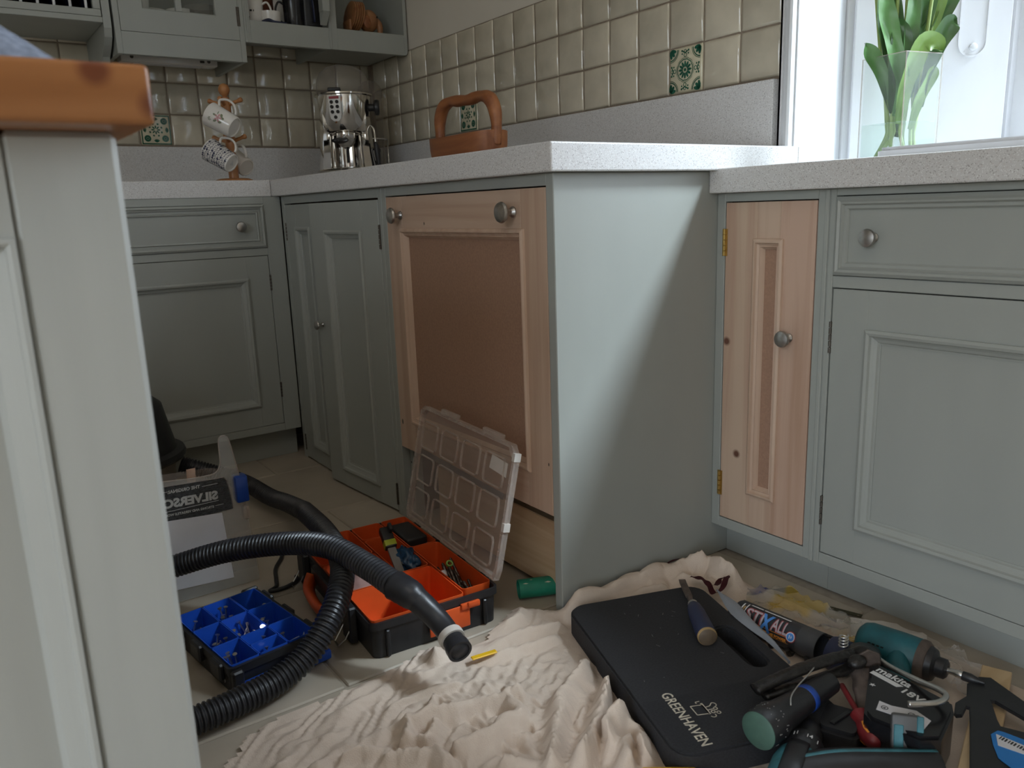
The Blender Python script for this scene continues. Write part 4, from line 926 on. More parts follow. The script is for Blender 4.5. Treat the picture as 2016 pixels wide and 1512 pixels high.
# ------------------------------------------------------------------ vase of tulips
VX, VY, VZ, VH = .022, -2.262, .8482, .195
fd = math.atan2(-.9, -1.60)  # towards the camera
va = fd+math.radians(6)+math.pi/4
t = thing('square_vase', 'square clear glass vase holding green tulip stems beside the sink', 'vase', (VX, VY, VZ), va)
hs, th = .050, .0035
mv = W[t.name]
def vw(bm): bm.transform(mv); return bm
obj('walls', vw(ring_prism([(hs, hs), (-hs, hs), (-hs, -hs), (hs, -hs)], [(hs-th, hs-th), (-hs+th, hs-th), (-hs+th, -hs+th), (hs-th, -hs+th)], VH, Matrix.Translation((0, 0, .0))), ), M['glass'], t)
obj('base', vw(bx(-hs+th, hs-th, -hs+th, hs-th, 0, .008)), M['glass'], t)
obj('rim', vw(Face((0, 0, 0), (1, 0, 0), (0, 0, 1)).frame(nb(), 0, 0, 0, 0, [(0, 0), (0, 0), (0, 0)]) if False else ring_prism([(hs, hs), (-hs, hs), (-hs, -hs), (hs, -hs)], [(hs-th, hs-th), (-hs+th, hs-th), (-hs+th, -hs+th), (hs-th, -hs+th)], .0012, Matrix.Translation((0, 0, VH)))), M['clear_ridge'], t)
wl = .072
bm = nb()
for sx in (-1, 1):
    for sy in (-1, 1): rod((sx*(hs-.0006), sy*(hs-.0006), .001), (sx*(hs-.0006), sy*(hs-.0006), VH), .0012, 6, bm=bm)
obj('corner_edge', vw(bm), M['clear_ridge'], t)
tag(obj('water', vw(bx(-hs+th+.0004, hs-th-.0004, -hs+th+.0004, hs-th-.0004, .0085, wl)), M['water']), 'shallow clear water in the bottom of the glass vase', 'water')
RT = V((.8147, -.5788, 0)).normalized(); FWD = V((.573, .819, 0)).normalized()
def vp(r, d, z): return V((VX, VY, VZ))+RT*r+FWD*d+V((0, 0, z))
def leaf(path, wid, fold, seed, mat, parent, face=None):
    """a broad folded leaf along a path; face is the direction the blade looks to"""
    P = smooth_path(path, 5); bm = nb(); n = len(P); R = []; r = random.Random(seed)
    for i, p in enumerate(P):
        s_ = i/(n-1); d = (P[min(i+1, n-1)]-P[max(i-1, 0)]).normalized(); fc = (face or -FWD); sd = d.cross(fc).normalized(); nn = sd.cross(d)
        wd = wid*(.30+.70*math.sin(math.pi*min(1, .10+s_*.62))**1.2)*(1 if s_ < .72 else max(.0, 1-((s_-.72)/.28)**1.9))
        R.append([bm.verts.new(p+sd*(wd*q)+nn*(fold*wid*(abs(q)**1.5)*(1-.5*s_)+.002*math.sin(i*.9+q*2+seed))) for q in (-1, -.66, -.33, 0, .33, .66, 1)])
    for a, b_ in zip(R, R[1:]):
        for k in range(6): bm.faces.new((a[k], a[k+1], b_[k+1], b_[k]))
    bmesh.ops.remove_doubles(bm, verts=bm.verts[:], dist=1e-5)
    return obj('leaf', bm, M[mat], parent, smooth='all')
TUL = [ # foot, mid, top of the stem, then leaves: path, width, fold, pale?
 ((-.042, -.015), (-.012, -.004, .08), (-.042, 0, .36), [([(-.014, -.012, .085), (-.010, -.018, .15), (-.030, -.02, .215), (-.046, -.02, .275), (-.052, -.015, .34)], .017, .6, 0)]),
 ((-.034, .01), (-.020, .0, .08), (-.055, .02, .36), [([(-.020, 0, .10), (-.036, -.004, .15), (-.060, -.004, .195), (-.076, -.004, .222)], .015, .7, 0), ([(-.022, 0, .12), (-.026, .0, .19), (-.036, .004, .26), (-.05, .0, .34)], .016, .5, 0)]),
 ((-.022, -.02), (-.018, -.01, .08), (-.012, .01, .38), [([(-.018, -.012, .09), (-.016, -.012, .15), (-.012, -.014, .215), (-.016, -.008, .262)], .022, .5, 0)]),
 ((.006, -.028), (-.004, -.02, .08), (.006, .01, .37), [([(-.016, -.022, .07), (-.008, -.026, .13), (.006, -.028, .175), (.022, -.03, .213), (.046, -.032, .212), (.056, -.034, .196)], .018, .75, 1)]),
 ((.010, -.015), (.008, -.006, .08), (.030, .0, .38), [([(.004, -.01, .14), (.004, -.012, .20), (.010, -.008, .27), (.014, 0, .35)], .014, .6, 0)]),
 ((.018, -.022), (.022, -.012, .08), (.050, -.01, .38), [([(.012, -.016, .06), (.026, -.018, .11), (.048, -.018, .155), (.052, -.02, .176)], .011, .8, 1), ([(.020, -.004, .16), (.026, -.004, .22), (.040, 0, .29), (.058, 0, .36)], .017, .45, 0)]),
 ((.026, -.02), (.030, -.01, .08), (.066, .01, .37), [([(.026, -.012, .10), (.034, -.012, .16), (.054, -.016, .212), (.077, -.02, .248), (.086, -.02, .256)], .019, .6, 0)]),
 ((.032, -.012), (.034, -.004, .08), (.072, .02, .37), [([(.036, 0, .15), (.046, .002, .22), (.062, .002, .29), (.078, .004, .36)], .014, .6, 1), ([(.040, .004, .17), (.058, .006, .23), (.084, .01, .285), (.108, .01, .33), (.12, .01, .36)], .014, .6, 0)]),
 ((.044, .01), (.034, .01, .08), (.02, .03, .38), [([(.03, .008, .13), (.034, .008, .19), (.040, .006, .235), (.046, .0, .262)], .012, .7, 0), ([(-.008, .01, .08), (-.004, .008, .05), (.002, .005, .105), (.004, 0, .11)], .010, .6, 0)]),
 ((.022, .02), (.020, .015, .08), (.045, .03, .38), [([(.018, .012, .12), (.016, .014, .19), (.022, .012, .27), (.034, .01, .36)], .020, .45, 0), ([(.024, .016, .14), (.034, .02, .2), (.052, .02, .28), (.066, .02, .36)], .018, .5, 0)]),
 ((-.030, .025), (-.014, .02, .08), (-.03, .04, .38), [([(-.010, .014, .14), (-.004, .016, .2), (-.012, .018, .27), (-.022, .02, .36)], .016, .5, 0)]),
]
TL = ['tulip with a tall dark leaf at the left, in the square vase', 'tulip with a short leaf pointing left over the vase rim', 'tulip with one broad dark leaf left of centre in the vase', 'tulip whose pale leaf bends right over the front vase rim',
 'tulip with a narrow upright leaf at the middle of the vase', 'tulip with a small pale leaf pressed inside the vase glass', 'tulip with a broad leaf pointing right above the vase rim', 'tulip with a bright pale leaf and a long outer right leaf',
 'tulip with a small pointed leaf and one under the rim', 'tulip with two broad upright leaves at the back right of the vase', 'rearmost tulip with one upright leaf at the left in the square vase']
for q, (ft, md, tp, lv) in enumerate(TUL):
    p0 = vp(ft[0], ft[1], .010); t = thing('tulip', TL[q], 'tulip', p0, 0, 'tulips in the glass vase')
    sp = smooth_path([p0, vp(md[0]*.9, md[1], .05), vp(*md), vp((md[0]+tp[0])/2, (md[1]+tp[1])/2, .2), vp(*tp)], 6)
    obj('stem', tube(sp, .0034, 8), M['stem'], t, smooth='all')
    obj('bud', blob(vp(tp[0], tp[1], tp[2]+.018), (.013, .013, .024), 2), M['bud'], t, smooth='all')
    for i, (pa, wd, fo, pale) in enumerate(lv): leaf([vp(*p) for p in pa], wd, fo, q*3+i, 'leaf_light' if pale else 'leaf', t)
# ------------------------------------------------------------------ dust sheet
PADC, PADW, PADU = (-.635, -2.337), (.944, -.33), (-.33, -.944)
def seg_dist(x, y, pts):
    D = 9.
    for (ax_, ay_), (bx2, by2) in zip(pts, pts[1:]):
        dx, dy = bx2-ax_, by2-ay_; t_ = min(1, max(0, ((x-ax_)*dx+(y-ay_)*dy)/(dx*dx+dy*dy))); D = min(D, math.hypot(x-ax_-t_*dx, y-ay_-t_*dy))
    return D
# the settled folds of the sheet, on a 7.8 mm grid: heights in 0.6 mm steps (each the change along its row), sideways drift in mm on every second point
SHEET_EDGE = [(-1.4, -2.14), (-1.43, -2.3), (-1.05, -2.6), (-0.72, -2.86), (-0.45, -2.95), (-0.215, -2.93), (-0.244, -2.687), (-0.242, -2.595), (-0.242, -2.489), (-0.275, -2.4), (-0.287, -2.332), (-0.287, -2.239), (-0.291, -2.18), (-0.28, -2.11), (-0.27, -2.07), (-0.3, -2.04), (-0.48, -2.038), (-0.66, -2.038), (-0.69, -2.0), (-0.722, -1.956), (-0.75, -1.97), (-0.795, -1.991), (-0.849, -2.028), (-0.897, -2.018), (-0.915, -1.99), (-0.957, -1.982), (-0.976, -1.992), (-1.031, -2.003), (-1.08, -2.01), (-1.142, -2.013), (-1.191, -2.011), (-1.235, -2.012), (-1.284, -2.027), (-1.313, -2.06), (-1.345, -2.085)]
SHEET_Z = [0,2,-1,1,-1,0,0,1,0,-1,-1,0,1,1,0,-1,-1,1,0,-1,1,1,0,0,0,-2,1,0,-1,1,0,-1,0,0,0,2,0,-2,1,0,0,-1,1,1,-1,1,0,0,0,-1,0,0,0,3,1,0,-2,0,4,-2,-1,-1,0,1,0,-1,1,0,-1,0,
 0,0,2,0,-1,0,0,0,0,1,0,-2,2,0,0,0,-1,0,0,1,3,-3,0,0,1,2,-3,0,3,-2,-2,0,0,1,-1,0,0,0,0,0,0,0,1,0,-1,0,0,0,1,0,0,-1,1,0,0,0,0,-1,0,3,1,-2,-1,1,1,-2,1,3,-5,0,
 0,0,0,0,0,0,0,0,0,0,0,1,0,-1,0,0,1,0,0,-1,0,1,0,-1,1,0,0,-1,2,1,-2,2,-2,3,0,-4,0,1,-1,0,1,-1,0,0,0,0,0,0,1,-1,0,0,1,-1,0,0,0,0,0,1,-1,0,1,1,-2,1,0,0,0,5,
 -3,-4,2,0,0,0,0,-1,0,0,0,0,0,0,0,0,0,1,-1,0,0,0,0,0,0,0,0,0,2,0,-1,0,-1,1,5,-3,-4,1,1,-1,1,0,-1,0,0,0,0,0,0,0,0,0,0,0,0,0,0,0,0,0,0,0,1,1,0,0,0,5,-2,-4,
 0,0,0,1,0,-1,0,0,0,0,0,0,0,0,0,0,0,0,0,0,0,0,0,0,0,1,1,0,0,6,-3,-4,0,0,0,2,0,-1,0,-1,0,0,0,0,0,0,1,-1,0,0,0,0,0,1,-1,0,1,1,2,-2,-1,7,-4,-3,0,0,1,2,-1,0,
 -1,-1,0,0,0,0,0,1,0,-1,0,0,0,0,1,0,0,0,0,4,-3,-1,5,-2,-2,1,-3,2,2,-1,-1,-1,0,0,0,-1,0,1,0,0,-1,0,0,0,0,2,0,-1,0,5,-4,-1,6,-1,1,-1,-6,2,3,-2,-1,0,-1,0,0,-1,0,1,0,0,
 -1,0,1,-1,0,2,1,-2,4,0,-3,-1,6,0,1,-1,-7,2,4,-3,-1,0,0,0,0,-2,0,0,0,0,0,0,0,0,0,3,-1,2,2,-4,-1,2,0,4,1,-6,2,3,-2,0,-1,0,0,-1,-2,0,0,0,0,0,0,0,1,2,-1,1,1,1,-3,-1,
 1,0,4,1,-5,3,3,-1,0,-2,-1,-1,-1,0,-1,0,0,0,0,0,1,1,0,0,0,0,4,0,-5,2,0,3,1,-1,-2,-1,-1,0,-1,0,0,0,0,1,1,4,1,0,-3,-3,6,1,-1,-3,-1,0,-1,0,-1,0,1,0,2,4,1,-3,-3,1,5,0,
 -2,-1,-1,-1,0,0,1,1,-1,4,2,-4,-2,4,1,-2,-2,0,-1,0,1,1,-1,6,-4,-2,1,4,-2,-2,0,-1,0,1,-1,0,3,1,-5,1,5,-2,-2,0,-1,0,0,1,0,2,2,-5,1,3,-1,-1,-1,-1,0,1,1,-2,3,1,-4,1,4,-2,-2,0,
 -1,0,1,-1,1,-1,2,2,-4,4,-1,-2,0,1,-1,1,-1,-1,2,1,-1,-2,6,-2,-1,1,-1,1,-1,0,-1,2,3,-4,0,3,-1,1,0,-1,0,1,-1,-1,1,1,2,-2,-1,2,1,0,0,-2,1,3,-3,-1,1,2,0,1,-2,0,1,0,1,-1,-2,0,
 3,-1,0,-1,3,0,-1,-1,2,0,-2,0,2,-2,-1,2,0,1,-2,3,-1,-1,-1,1,1,1,-1,-3,0,2,1,-2,1,0,1,-2,2,0,-1,-1,0,1,0,1,0,-3,1,-1,3,1,-2,-1,2,0,-2,3,-2,0,1,0,-1,1,1,-3,1,0,-1,6,-1,-5,
 0,4,-1,-2,1,-1,0,1,-1,0,2,-3,1,3,-3,-1,5,-1,-2,-1,3,-1,-2,0,1,-1,0,-1,2,0,-2,3,-2,0,3,-2,-1,0,1,2,-2,-1,2,-1,0,0,0,0,0,-1,1,1,-2,2,-1,1,2,-2,1,-2,-1,2,3,-2,-3,3,3,1,-1,0,
 -1,1,1,-2,1,1,-2,2,-2,1,3,-2,2,-3,0,0,3,1,-4,3,2,2,-1,-1,0,-1,0,2,-1,0,1,-1,2,-3,0,4,-3,5,-6,1,1,2,1,-3,-2,4,0,0,1,0,0,-1,2,-1,-2,1,0,0,1,-1,2,-1,-2,2,-1,6,-7,1,1,3,
 -1,0,-3,0,4,0,1,-1,0,1,-2,4,-1,-2,0,0,-1,2,-1,0,3,-2,-1,0,7,-8,1,2,3,-3,0,1,-4,3,1,1,0,2,-3,0,1,-2,3,-1,-1,0,0,-1,1,1,-1,0,2,-1,0,5,-5,-2,4,3,-5,-1,3,0,-4,3,0,2,0,-1,
 -1,3,-2,-1,2,-3,2,-1,-1,0,1,0,-1,1,1,-1,1,1,3,-2,-2,-2,5,2,-6,0,3,0,-1,-3,5,-3,2,1,0,-3,0,3,-2,-1,3,-3,0,0,-1,0,0,0,1,0,1,-1,1,2,5,-7,0,-1,4,0,-4,0,2,0,1,-4,8,-5,0,2,
 1,1,-4,0,4,-3,0,1,-2,0,1,-2,1,1,-2,1,1,2,-3,1,3,2,-6,2,-2,4,-1,-3,0,1,1,0,-3,6,-5,3,0,1,0,2,2,-5,0,3,-2,1,0,-2,0,2,-3,1,3,-3,0,1,3,-5,2,3,0,-4,1,1,2,-2,-2,0,0,1,
 0,-1,5,-5,-1,3,2,1,-1,0,0,0,4,0,-4,1,2,-3,6,-5,-1,0,1,1,-2,1,2,-3,1,3,-2,-3,5,0,-5,2,2,3,-5,-1,0,0,1,0,-1,6,-2,-2,-3,3,4,1,0,0,0,-1,0,4,-1,-3,2,0,0,4,-5,-1,1,-2,2,1,
 -2,1,2,-3,1,6,-5,-2,5,-5,0,4,-1,-1,-2,0,0,1,1,-2,6,-4,2,-1,-4,3,1,2,2,0,-3,1,3,-3,0,5,-3,-2,2,-2,6,-3,-3,0,2,-3,0,2,2,-3,1,2,-2,3,3,-6,4,0,-5,2,0,1,-4,2,-1,2,0,0,4,-5,
 2,1,1,-1,-5,6,0,1,1,2,0,-4,2,3,-5,1,4,-4,-2,3,3,-5,0,1,0,1,-1,-1,2,1,-2,1,0,0,4,-3,-4,6,0,-4,1,1,-2,0,-1,2,-1,1,4,-6,2,2,0,2,-3,-4,6,1,-1,-4,1,0,0,-1,1,3,0,-4,2,3,
 -4,1,3,-2,1,-1,-3,2,-1,0,-1,2,0,-2,1,0,0,-1,0,1,4,-2,-4,6,0,-6,3,0,-1,0,3,-3,2,2,-6,4,1,-1,3,-1,-3,-3,3,0,-1,0,-1,0,1,0,-1,0,0,-1,1,3,1,-5,3,3,-4,0,6,1,-5,-1,-1,1,-2,0,
 2,-1,1,0,-2,1,1,0,-2,0,6,-2,-4,5,0,-6,2,1,1,3,-5,4,-1,-4,3,-1,-1,2,0,-1,-1,-1,1,-1,0,0,1,0,0,-1,0,0,1,-1,-1,4,2,-6,3,3,-5,2,6,-2,-6,1,-1,0,2,-1,-1,0,3,1,-1,2,-4,0,-1,1,
 6,-4,-3,7,-2,-6,3,3,1,-6,5,-4,-1,2,-1,0,1,-1,-1,0,0,0,1,1,-1,-1,0,1,0,-1,0,1,0,-2,5,1,-5,3,3,-6,2,0,-1,-1,1,0,0,1,0,-2,0,1,2,1,-3,0,1,-1,1,4,-4,-3,7,-2,-5,4,-1,-2,1,-1,
 0,1,-1,0,0,0,0,0,1,0,0,0,-1,-1,1,0,0,0,1,2,-1,-3,4,1,-4,3,2,-4,-1,0,1,0,-1,3,-2,3,-2,-1,-1,0,2,0,-2,3,-2,-1,5,0,-3,-3,6,-2,-4,1,0,0,0,0,0,0,0,0,1,0,0,-1,0,1,0,-1,
 0,0,1,0,1,1,-1,-3,4,1,-5,3,2,-4,0,3,-3,3,0,-1,0,3,-6,1,1,0,-1,2,2,-4,0,4,1,-1,-2,-2,3,-1,-2,0,0,0,0,0,1,1,0,0,0,-2,1,1,0,-1,0,1,0,3,-3,-1,3,0,-4,4,2,-6,3,3,-5,0,
 2,0,-2,5,-3,1,-4,4,0,-1,-2,5,-2,-4,1,2,2,-1,-1,-2,0,0,0,0,0,1,0,1,0,0,-1,1,-1,0,0,1,-1,1,0,0,2,-3,0,1,0,2,-2,-2,4,1,-4,2,4,-6,1,2,-1,7,-5,-2,-1,3,-2,-1,1,3,-4,-1,0,1,
 4,-3,-2,0,0,0,0,1,0,1,0,0,-1,1,-1,2,-1,-1,1,0,0,2,-2,0,0,0,1,-1,0,-1,-1,4,0,-3,2,0,0,-1,6,-2,1,-5,3,-2,0,-2,4,-2,0,0,-2,1,5,-3,-3,0,0,0,0,0,1,-1,1,3,-3,-1,1,0,0,-1,
 0,2,1,-2,0,0,-2,3,1,-3,0,1,-2,1,4,-1,-4,1,0,-1,8,-4,3,-6,3,-3,1,3,1,-4,1,2,-2,-1,6,-2,-5,0,0,1,-1,1,0,0,0,2,-2,2,-2,-2,1,1,2,-3,0,2,0,-1,-1,1,-1,3,0,-4,1,0,0,2,2,-4,
 -1,2,-2,0,2,6,-5,-3,4,-1,3,0,-5,1,3,1,-6,5,2,-4,-3,1,-1,2,-1,0,0,2,-1,-1,2,0,-2,1,2,-2,0,0,1,2,-3,-1,2,-1,0,1,0,-2,3,-1,-2,0,0,2,1,-2,-1,1,4,-5,3,-1,6,-3,3,-6,1,-1,1,-1,
 -2,5,0,-2,3,-2,-3,-1,-1,1,0,2,0,-2,1,3,-3,-1,1,2,-2,0,3,0,1,-4,1,3,-4,-1,3,-1,0,1,-1,-2,1,0,-1,0,2,0,-1,0,0,7,-6,5,-8,6,7,-3,-1,-6,4,-3,2,-5,1,5,2,2,-2,-5,-3,0,0,-1,2,3,
 0,0,1,-4,0,4,-3,-1,4,0,-3,-1,0,2,3,-5,1,4,-4,-1,2,-2,0,4,-2,-2,2,0,-2,3,0,-2,0,1,6,-4,3,-5,5,5,-10,4,4,-3,14,9,-16,-8,-4,14,18,-6,-14,-12,-2,1,1,-1,0,1,1,-1,-1,2,3,-6,2,4,-4,-2,
 2,4,1,-1,-6,3,2,-5,3,3,-5,0,1,1,0,1,-1,-3,3,0,1,1,-3,1,3,1,3,-2,-6,7,3,-6,-6,9,3,40,16,-33,-29,0,23,29,7,-28,-29,-7,0,0,1,0,0,-1,1,0,0,0,0,2,3,-5,1,4,-4,-2,2,2,1,-1,-3,2,
 2,-4,2,2,-2,-1,1,-2,1,1,-1,0,2,1,0,2,-2,-1,0,0,4,1,-5,3,-3,-1,-2,12,37,21,-20,-38,-8,19,31,20,-22,-34,-17,-1,0,-1,1,0,0,0,-1,1,0,1,0,-1,-1,3,2,-3,0,4,-3,-2,1,-1,3,0,-3,1,2,-3,1,0,
 0,-1,1,0,0,0,1,1,1,2,1,3,-4,-6,11,-7,7,-3,-9,4,4,-8,5,35,28,-4,-37,-18,4,19,26,1,-25,-30,-3,0,0,-1,1,1,1,0,-1,-1,1,0,2,-1,0,-1,-1,3,3,-5,1,3,-2,0,0,-1,3,-1,-4,2,2,-3,0,0,0,0,
 0,1,0,1,2,2,17,-2,-11,3,-9,12,-8,-2,5,-12,3,6,-1,-7,23,32,11,-17,-11,-9,-13,18,18,-8,-34,-10,0,-1,0,1,0,1,1,-1,1,2,-2,-1,1,1,-2,2,-1,0,0,-2,3,4,-6,0,3,0,-1,-3,3,3,-5,0,2,-2,0,-1,0,1,
 1,2,-1,0,3,2,17,13,-25,-3,-4,12,-9,5,3,-11,-6,8,7,-11,8,28,21,2,-1,-5,-28,-14,24,8,-22,-24,0,0,0,0,-1,0,0,1,1,1,0,1,-2,1,3,-2,0,-1,2,-2,0,2,-2,0,0,3,0,-4,1,0,0,0,-1,3,2,-5,0,2,
 -2,0,-1,0,0,2,4,0,0,5,8,19,-18,-17,10,0,11,32,6,-26,-23,-2,-5,-3,5,19,16,4,-3,-5,-20,-15,21,18,-7,-32,-3,0,-1,1,0,-1,0,1,0,0,0,-1,3,2,-4,1,3,-2,0,0,-1,0,2,3,-3,-2,0,2,-2,-1,0,1,2,0,
 -4,3,2,-3,-1,2,-1,0,-1,0,1,2,6,0,1,6,12,0,-21,5,-6,27,45,13,-18,-30,-25,-17,2,12,23,22,2,-14,-20,-15,-8,11,18,5,-25,-14,0,-1,1,-1,1,0,0,0,0,2,-3,3,2,-5,2,3,-2,-1,1,4,0,-3,-2,0,-1,0,3,-2,
 0,3,-1,-1,0,-3,3,2,-4,0,0,0,1,1,1,0,2,9,1,3,3,9,-9,2,-3,-4,33,31,14,-14,-33,-32,-16,20,33,29,7,-9,-20,-18,-10,2,2,9,-19,-25,0,0,0,-1,0,1,1,0,1,0,2,1,0,0,-5,4,2,-5,1,1,0,3,-2,-1,
 -2,4,2,-3,-3,0,4,0,-3,0,1,-1,1,-3,3,2,-4,1,1,1,1,1,3,-3,3,10,4,-15,13,10,23,1,-26,-12,20,31,19,-6,-28,-31,-6,27,26,14,8,-2,-13,1,1,-2,-17,-26,-25,-7,0,0,0,-1,0,1,0,0,0,1,0,0,1,2,-1,-3,
 3,2,-5,2,4,-3,-2,-1,3,-1,0,2,1,-4,0,0,0,0,0,1,0,0,-2,2,1,-1,-1,1,2,2,2,2,-4,6,10,-21,10,12,19,21,-10,-22,-17,13,24,21,4,-18,-26,-10,10,17,22,17,7,3,1,3,-16,-43,-35,-8,-1,1,1,-2,1,1,0,0,
 2,0,-3,1,1,0,1,2,0,-5,4,2,-5,1,4,-2,-1,1,-2,0,-1,2,0,1,-1,0,1,0,0,-2,1,0,-2,2,0,7,7,-10,0,2,1,-2,1,11,-19,13,6,2,15,23,-4,-23,-19,2,22,23,13,-11,-21,-19,-4,16,26,13,5,5,4,-2,-36,-39,
 -10,0,0,-1,2,0,0,0,1,-1,-1,1,3,0,-4,0,2,0,2,2,0,-6,4,2,-6,2,5,-3,-4,3,0,1,1,-4,3,3,0,-1,-2,-2,-1,1,1,0,1,12,16,7,-21,-9,0,-2,-1,4,8,-13,18,4,-5,-10,24,26,-2,-27,-22,-3,19,27,10,4,
 -12,-11,-10,-9,0,5,5,6,3,-10,-24,-9,-1,3,-2,-2,2,0,1,1,0,0,-1,-1,-1,4,1,-2,-3,3,0,1,3,-1,-6,4,3,-6,2,4,-5,-1,2,0,4,-2,-4,3,-2,-1,0,2,2,0,-2,5,15,12,2,-10,-14,-3,-3,0,-1,2,11,2,10,-5,
 -9,1,-4,27,23,-4,-27,-22,-5,14,19,18,10,1,-1,-6,-13,-17,-18,-4,8,-2,-10,-3,-1,3,-2,-1,0,1,-1,1,0,0,1,1,1,-2,-2,1,4,-2,-3,2,1,1,2,-2,-4,4,2,-4,1,4,-5,0,3,-3,2,0,-3,5,-1,1,1,-3,2,9,14,4,
 -4,-9,-11,-4,2,1,1,-2,4,15,12,-8,-14,-1,6,-11,8,26,19,-6,-20,-14,-19,12,6,11,12,6,10,8,-6,-28,-25,-2,4,-9,1,-3,0,2,-1,0,0,0,-1,1,0,-1,1,0,1,1,2,-1,-2,0,4,-2,-4,2,2,0,1,-2,-3,4,2,-5,2,4,
 -4,0,1,-3,2,0,4,2,-3,-1,6,14,9,-4,-10,-10,-2,4,-7,-3,1,2,7,20,11,-11,-16,-1,-5,14,-10,-4,9,22,19,-2,-17,-21,-7,-9,13,-1,7,8,20,23,-8,-30,-30,0,-5,4,-1,-3,2,-2,1,1,-2,1,0,0,1,0,-1,-1,0,-1,1,1,
 3,-3,-1,6,-3,-4,4,1,-1,1,0,-5,4,3,-7,3,3,1,-3,0,0,4,0,-4,4,13,14,5,-5,-11,-15,-8,5,7,3,-4,-7,-3,22,21,-9,-24,0,1,-8,16,-2,-7,1,0,23,22,1,-23,-23,-9,13,3,-9,7,5,33,23,-9,-35,-30,-2,-3,6,-5,
 0,2,-2,-1,3,-2,1,0,-1,0,-1,0,1,0,0,0,1,-1,-1,2,3,-4,0,5,-3,-2,0,4,0,-2,1,-4,5,3,-7,3,1,-4,4,0,0,-2,12,15,12,-2,-10,-10,-6,-7,0,-5,6,3,8,0,-6,-1,8,-5,-13,15,-7,-9,17,4,-5,-10,-3,12,
 23,21,-5,-27,-18,1,10,-4,-7,8,11,34,21,-12,-38,-24,-6,-4,1,0,0,1,-2,2,0,2,-1,0,-1,0,0,0,-1,1,1,0,-1,0,1,-1,1,3,-3,0,2,3,-4,-2,2,1,0,0,-3,4,2,-5,5,-2,-1,7,-3,11,18,5,-6,-14,-10,-5,-3,4,
 1,-1,-1,-3,8,7,4,0,-1,-16,-5,23,-16,-8,12,11,2,-5,6,-4,2,21,15,-11,-27,-17,8,9,-6,-5,2,22,33,19,-15,-30,-27,-11,-4,1,-1,2,-1,0,0,1,1,-1,0,0,-2,0,1,0,0,0,0,0,0,1,0,-1,2,4,-2,-3,0,5,-4,-2,
 4,0,2,-1,-7,5,0,-1,8,4,15,0,6,3,-12,-13,-9,1,-3,0,1,-1,7,4,-9,-1,4,2,5,4,-6,-4,19,-21,-6,14,12,5,-9,-14,5,-1,14,21,10,-20,-31,-3,11,6,-3,-8,4,23,34,15,-8,-33,-34,-7,-3,0,-1,1,1,-1,0,0,0,0,
 0,-1,1,1,-1,0,0,0,0,-1,1,0,1,0,-1,3,-2,2,3,-7,2,7,-4,0,4,-1,-3,1,-6,6,-1,0,17,12,2,2,-14,-15,-8,5,-3,9,6,5,-12,-8,12,0,-5,3,6,6,5,4,-2,-4,-15,4,17,-8,-5,-18,-3,22,-1,1,12,19,-1,-27,
 -19,1,8,6,-4,-8,5,21,29,19,-3,-40,-32,-5,-2,-1,0,2,0,0,-1,1,0,-1,0,1,0,0,0,0,0,0,-1,2,0,0,1,-1,0,-2,4,4,-7,3,6,0,-2,0,-2,-2,2,2,3,-5,12,8,6,-9,-7,-10,0,-2,2,11,25,4,-25,-15,8,11,
 8,3,7,7,7,4,-3,-7,-8,-2,-9,-2,-5,-5,-5,9,0,-8,4,23,14,-9,-16,-18,-6,3,8,-5,-4,-3,19,27,22,-13,-36,-22,-3,0,-1,0,3,0,0,-1,0,1,-1,0,1,0,-1,1,0,0,0,0,1,0,0,0,0,0,-2,4,4,-6,2,5,1,-4,
 -1,1,-1,0,-2,14,3,6,-5,-12,-5,0,2,-2,4,12,28,-3,-26,3,19,8,6,4,3,2,0,-1,3,1,-2,-2,-4,-4,-4,-4,-4,-9,-8,-6,-9,18,23,8,-6,-12,-16,-11,-3,5,-4,-12,3,17,19,15,-19,-26,-8,-1,-1,0,0,2,1,1,0,-2,0,1,
 0,-1,1,0,-1,0,0,1,1,0,-1,0,1,0,2,-1,-3,5,0,-1,8,-4,-2,0,0,-3,-1,2,12,9,-3,-12,-3,-4,3,1,-7,5,22,24,-13,-21,16,22,3,-1,-3,-3,-2,-3,-4,4,11,7,4,0,-2,-6,-5,3,-9,-24,-4,-5,-1,13,19,14,-2,-7,
 -13,-15,-8,0,-13,-1,3,7,15,3,-14,-13,-2,-1,0,1,1,0,1,0,0,-2,1,0,0,-1,1,0,-1,0,0,2,-1,0,1,-1,4,-1,-2,3,4,-3,-5,9,-3,3,1,-8,-2,1,10,9,-7,-6,-1,5,0,-2,3,-3,-3,25,19,-16,-24,10,18,-2,-9,-5,
 -3,-2,-2,-1,15,3,2,8,8,3,0,-3,1,2,-27,-14,6,-2,-7,3,18,18,9,1,-6,-16,-13,-5,-12,-7,0,3,10,3,-11,-4,-1,0,1,1,0,0,0,0,0,-1,0,1,0,-1,1,0,-1,0,0,1,0,1,2,0,-1,0,0,0,6,-5,-3,5,-2,5,
 -7,-1,8,13,-2,-9,-7,2,0,5,-2,0,9,14,7,7,-18,-23,-1,8,-1,-5,-2,0,3,-1,12,12,-17,-3,12,8,2,-6,2,21,7,-23,-19,-1,5,-15,7,-5,11,11,10,15,3,-7,-13,-13,-8,-3,-6,-2,2,2,-6,0,0,1,0,-2,0,1,0,-1,4,0,
 -3,2,2,0,-2,-2,0,-1,1,0,-1,0,1,1,0,0,-1,1,0,-1,0,0,1,0,-1,0,0,0,1,0,0,2,1,-1,-1,4,0,-3,0,6,-3,-1,2,1,-6,3,10,8,-7,-12,-1,6,-3,-2,7,14,17,4,-7,-13,-13,-8,5,2,6,-7,-4,-2,0,-1,
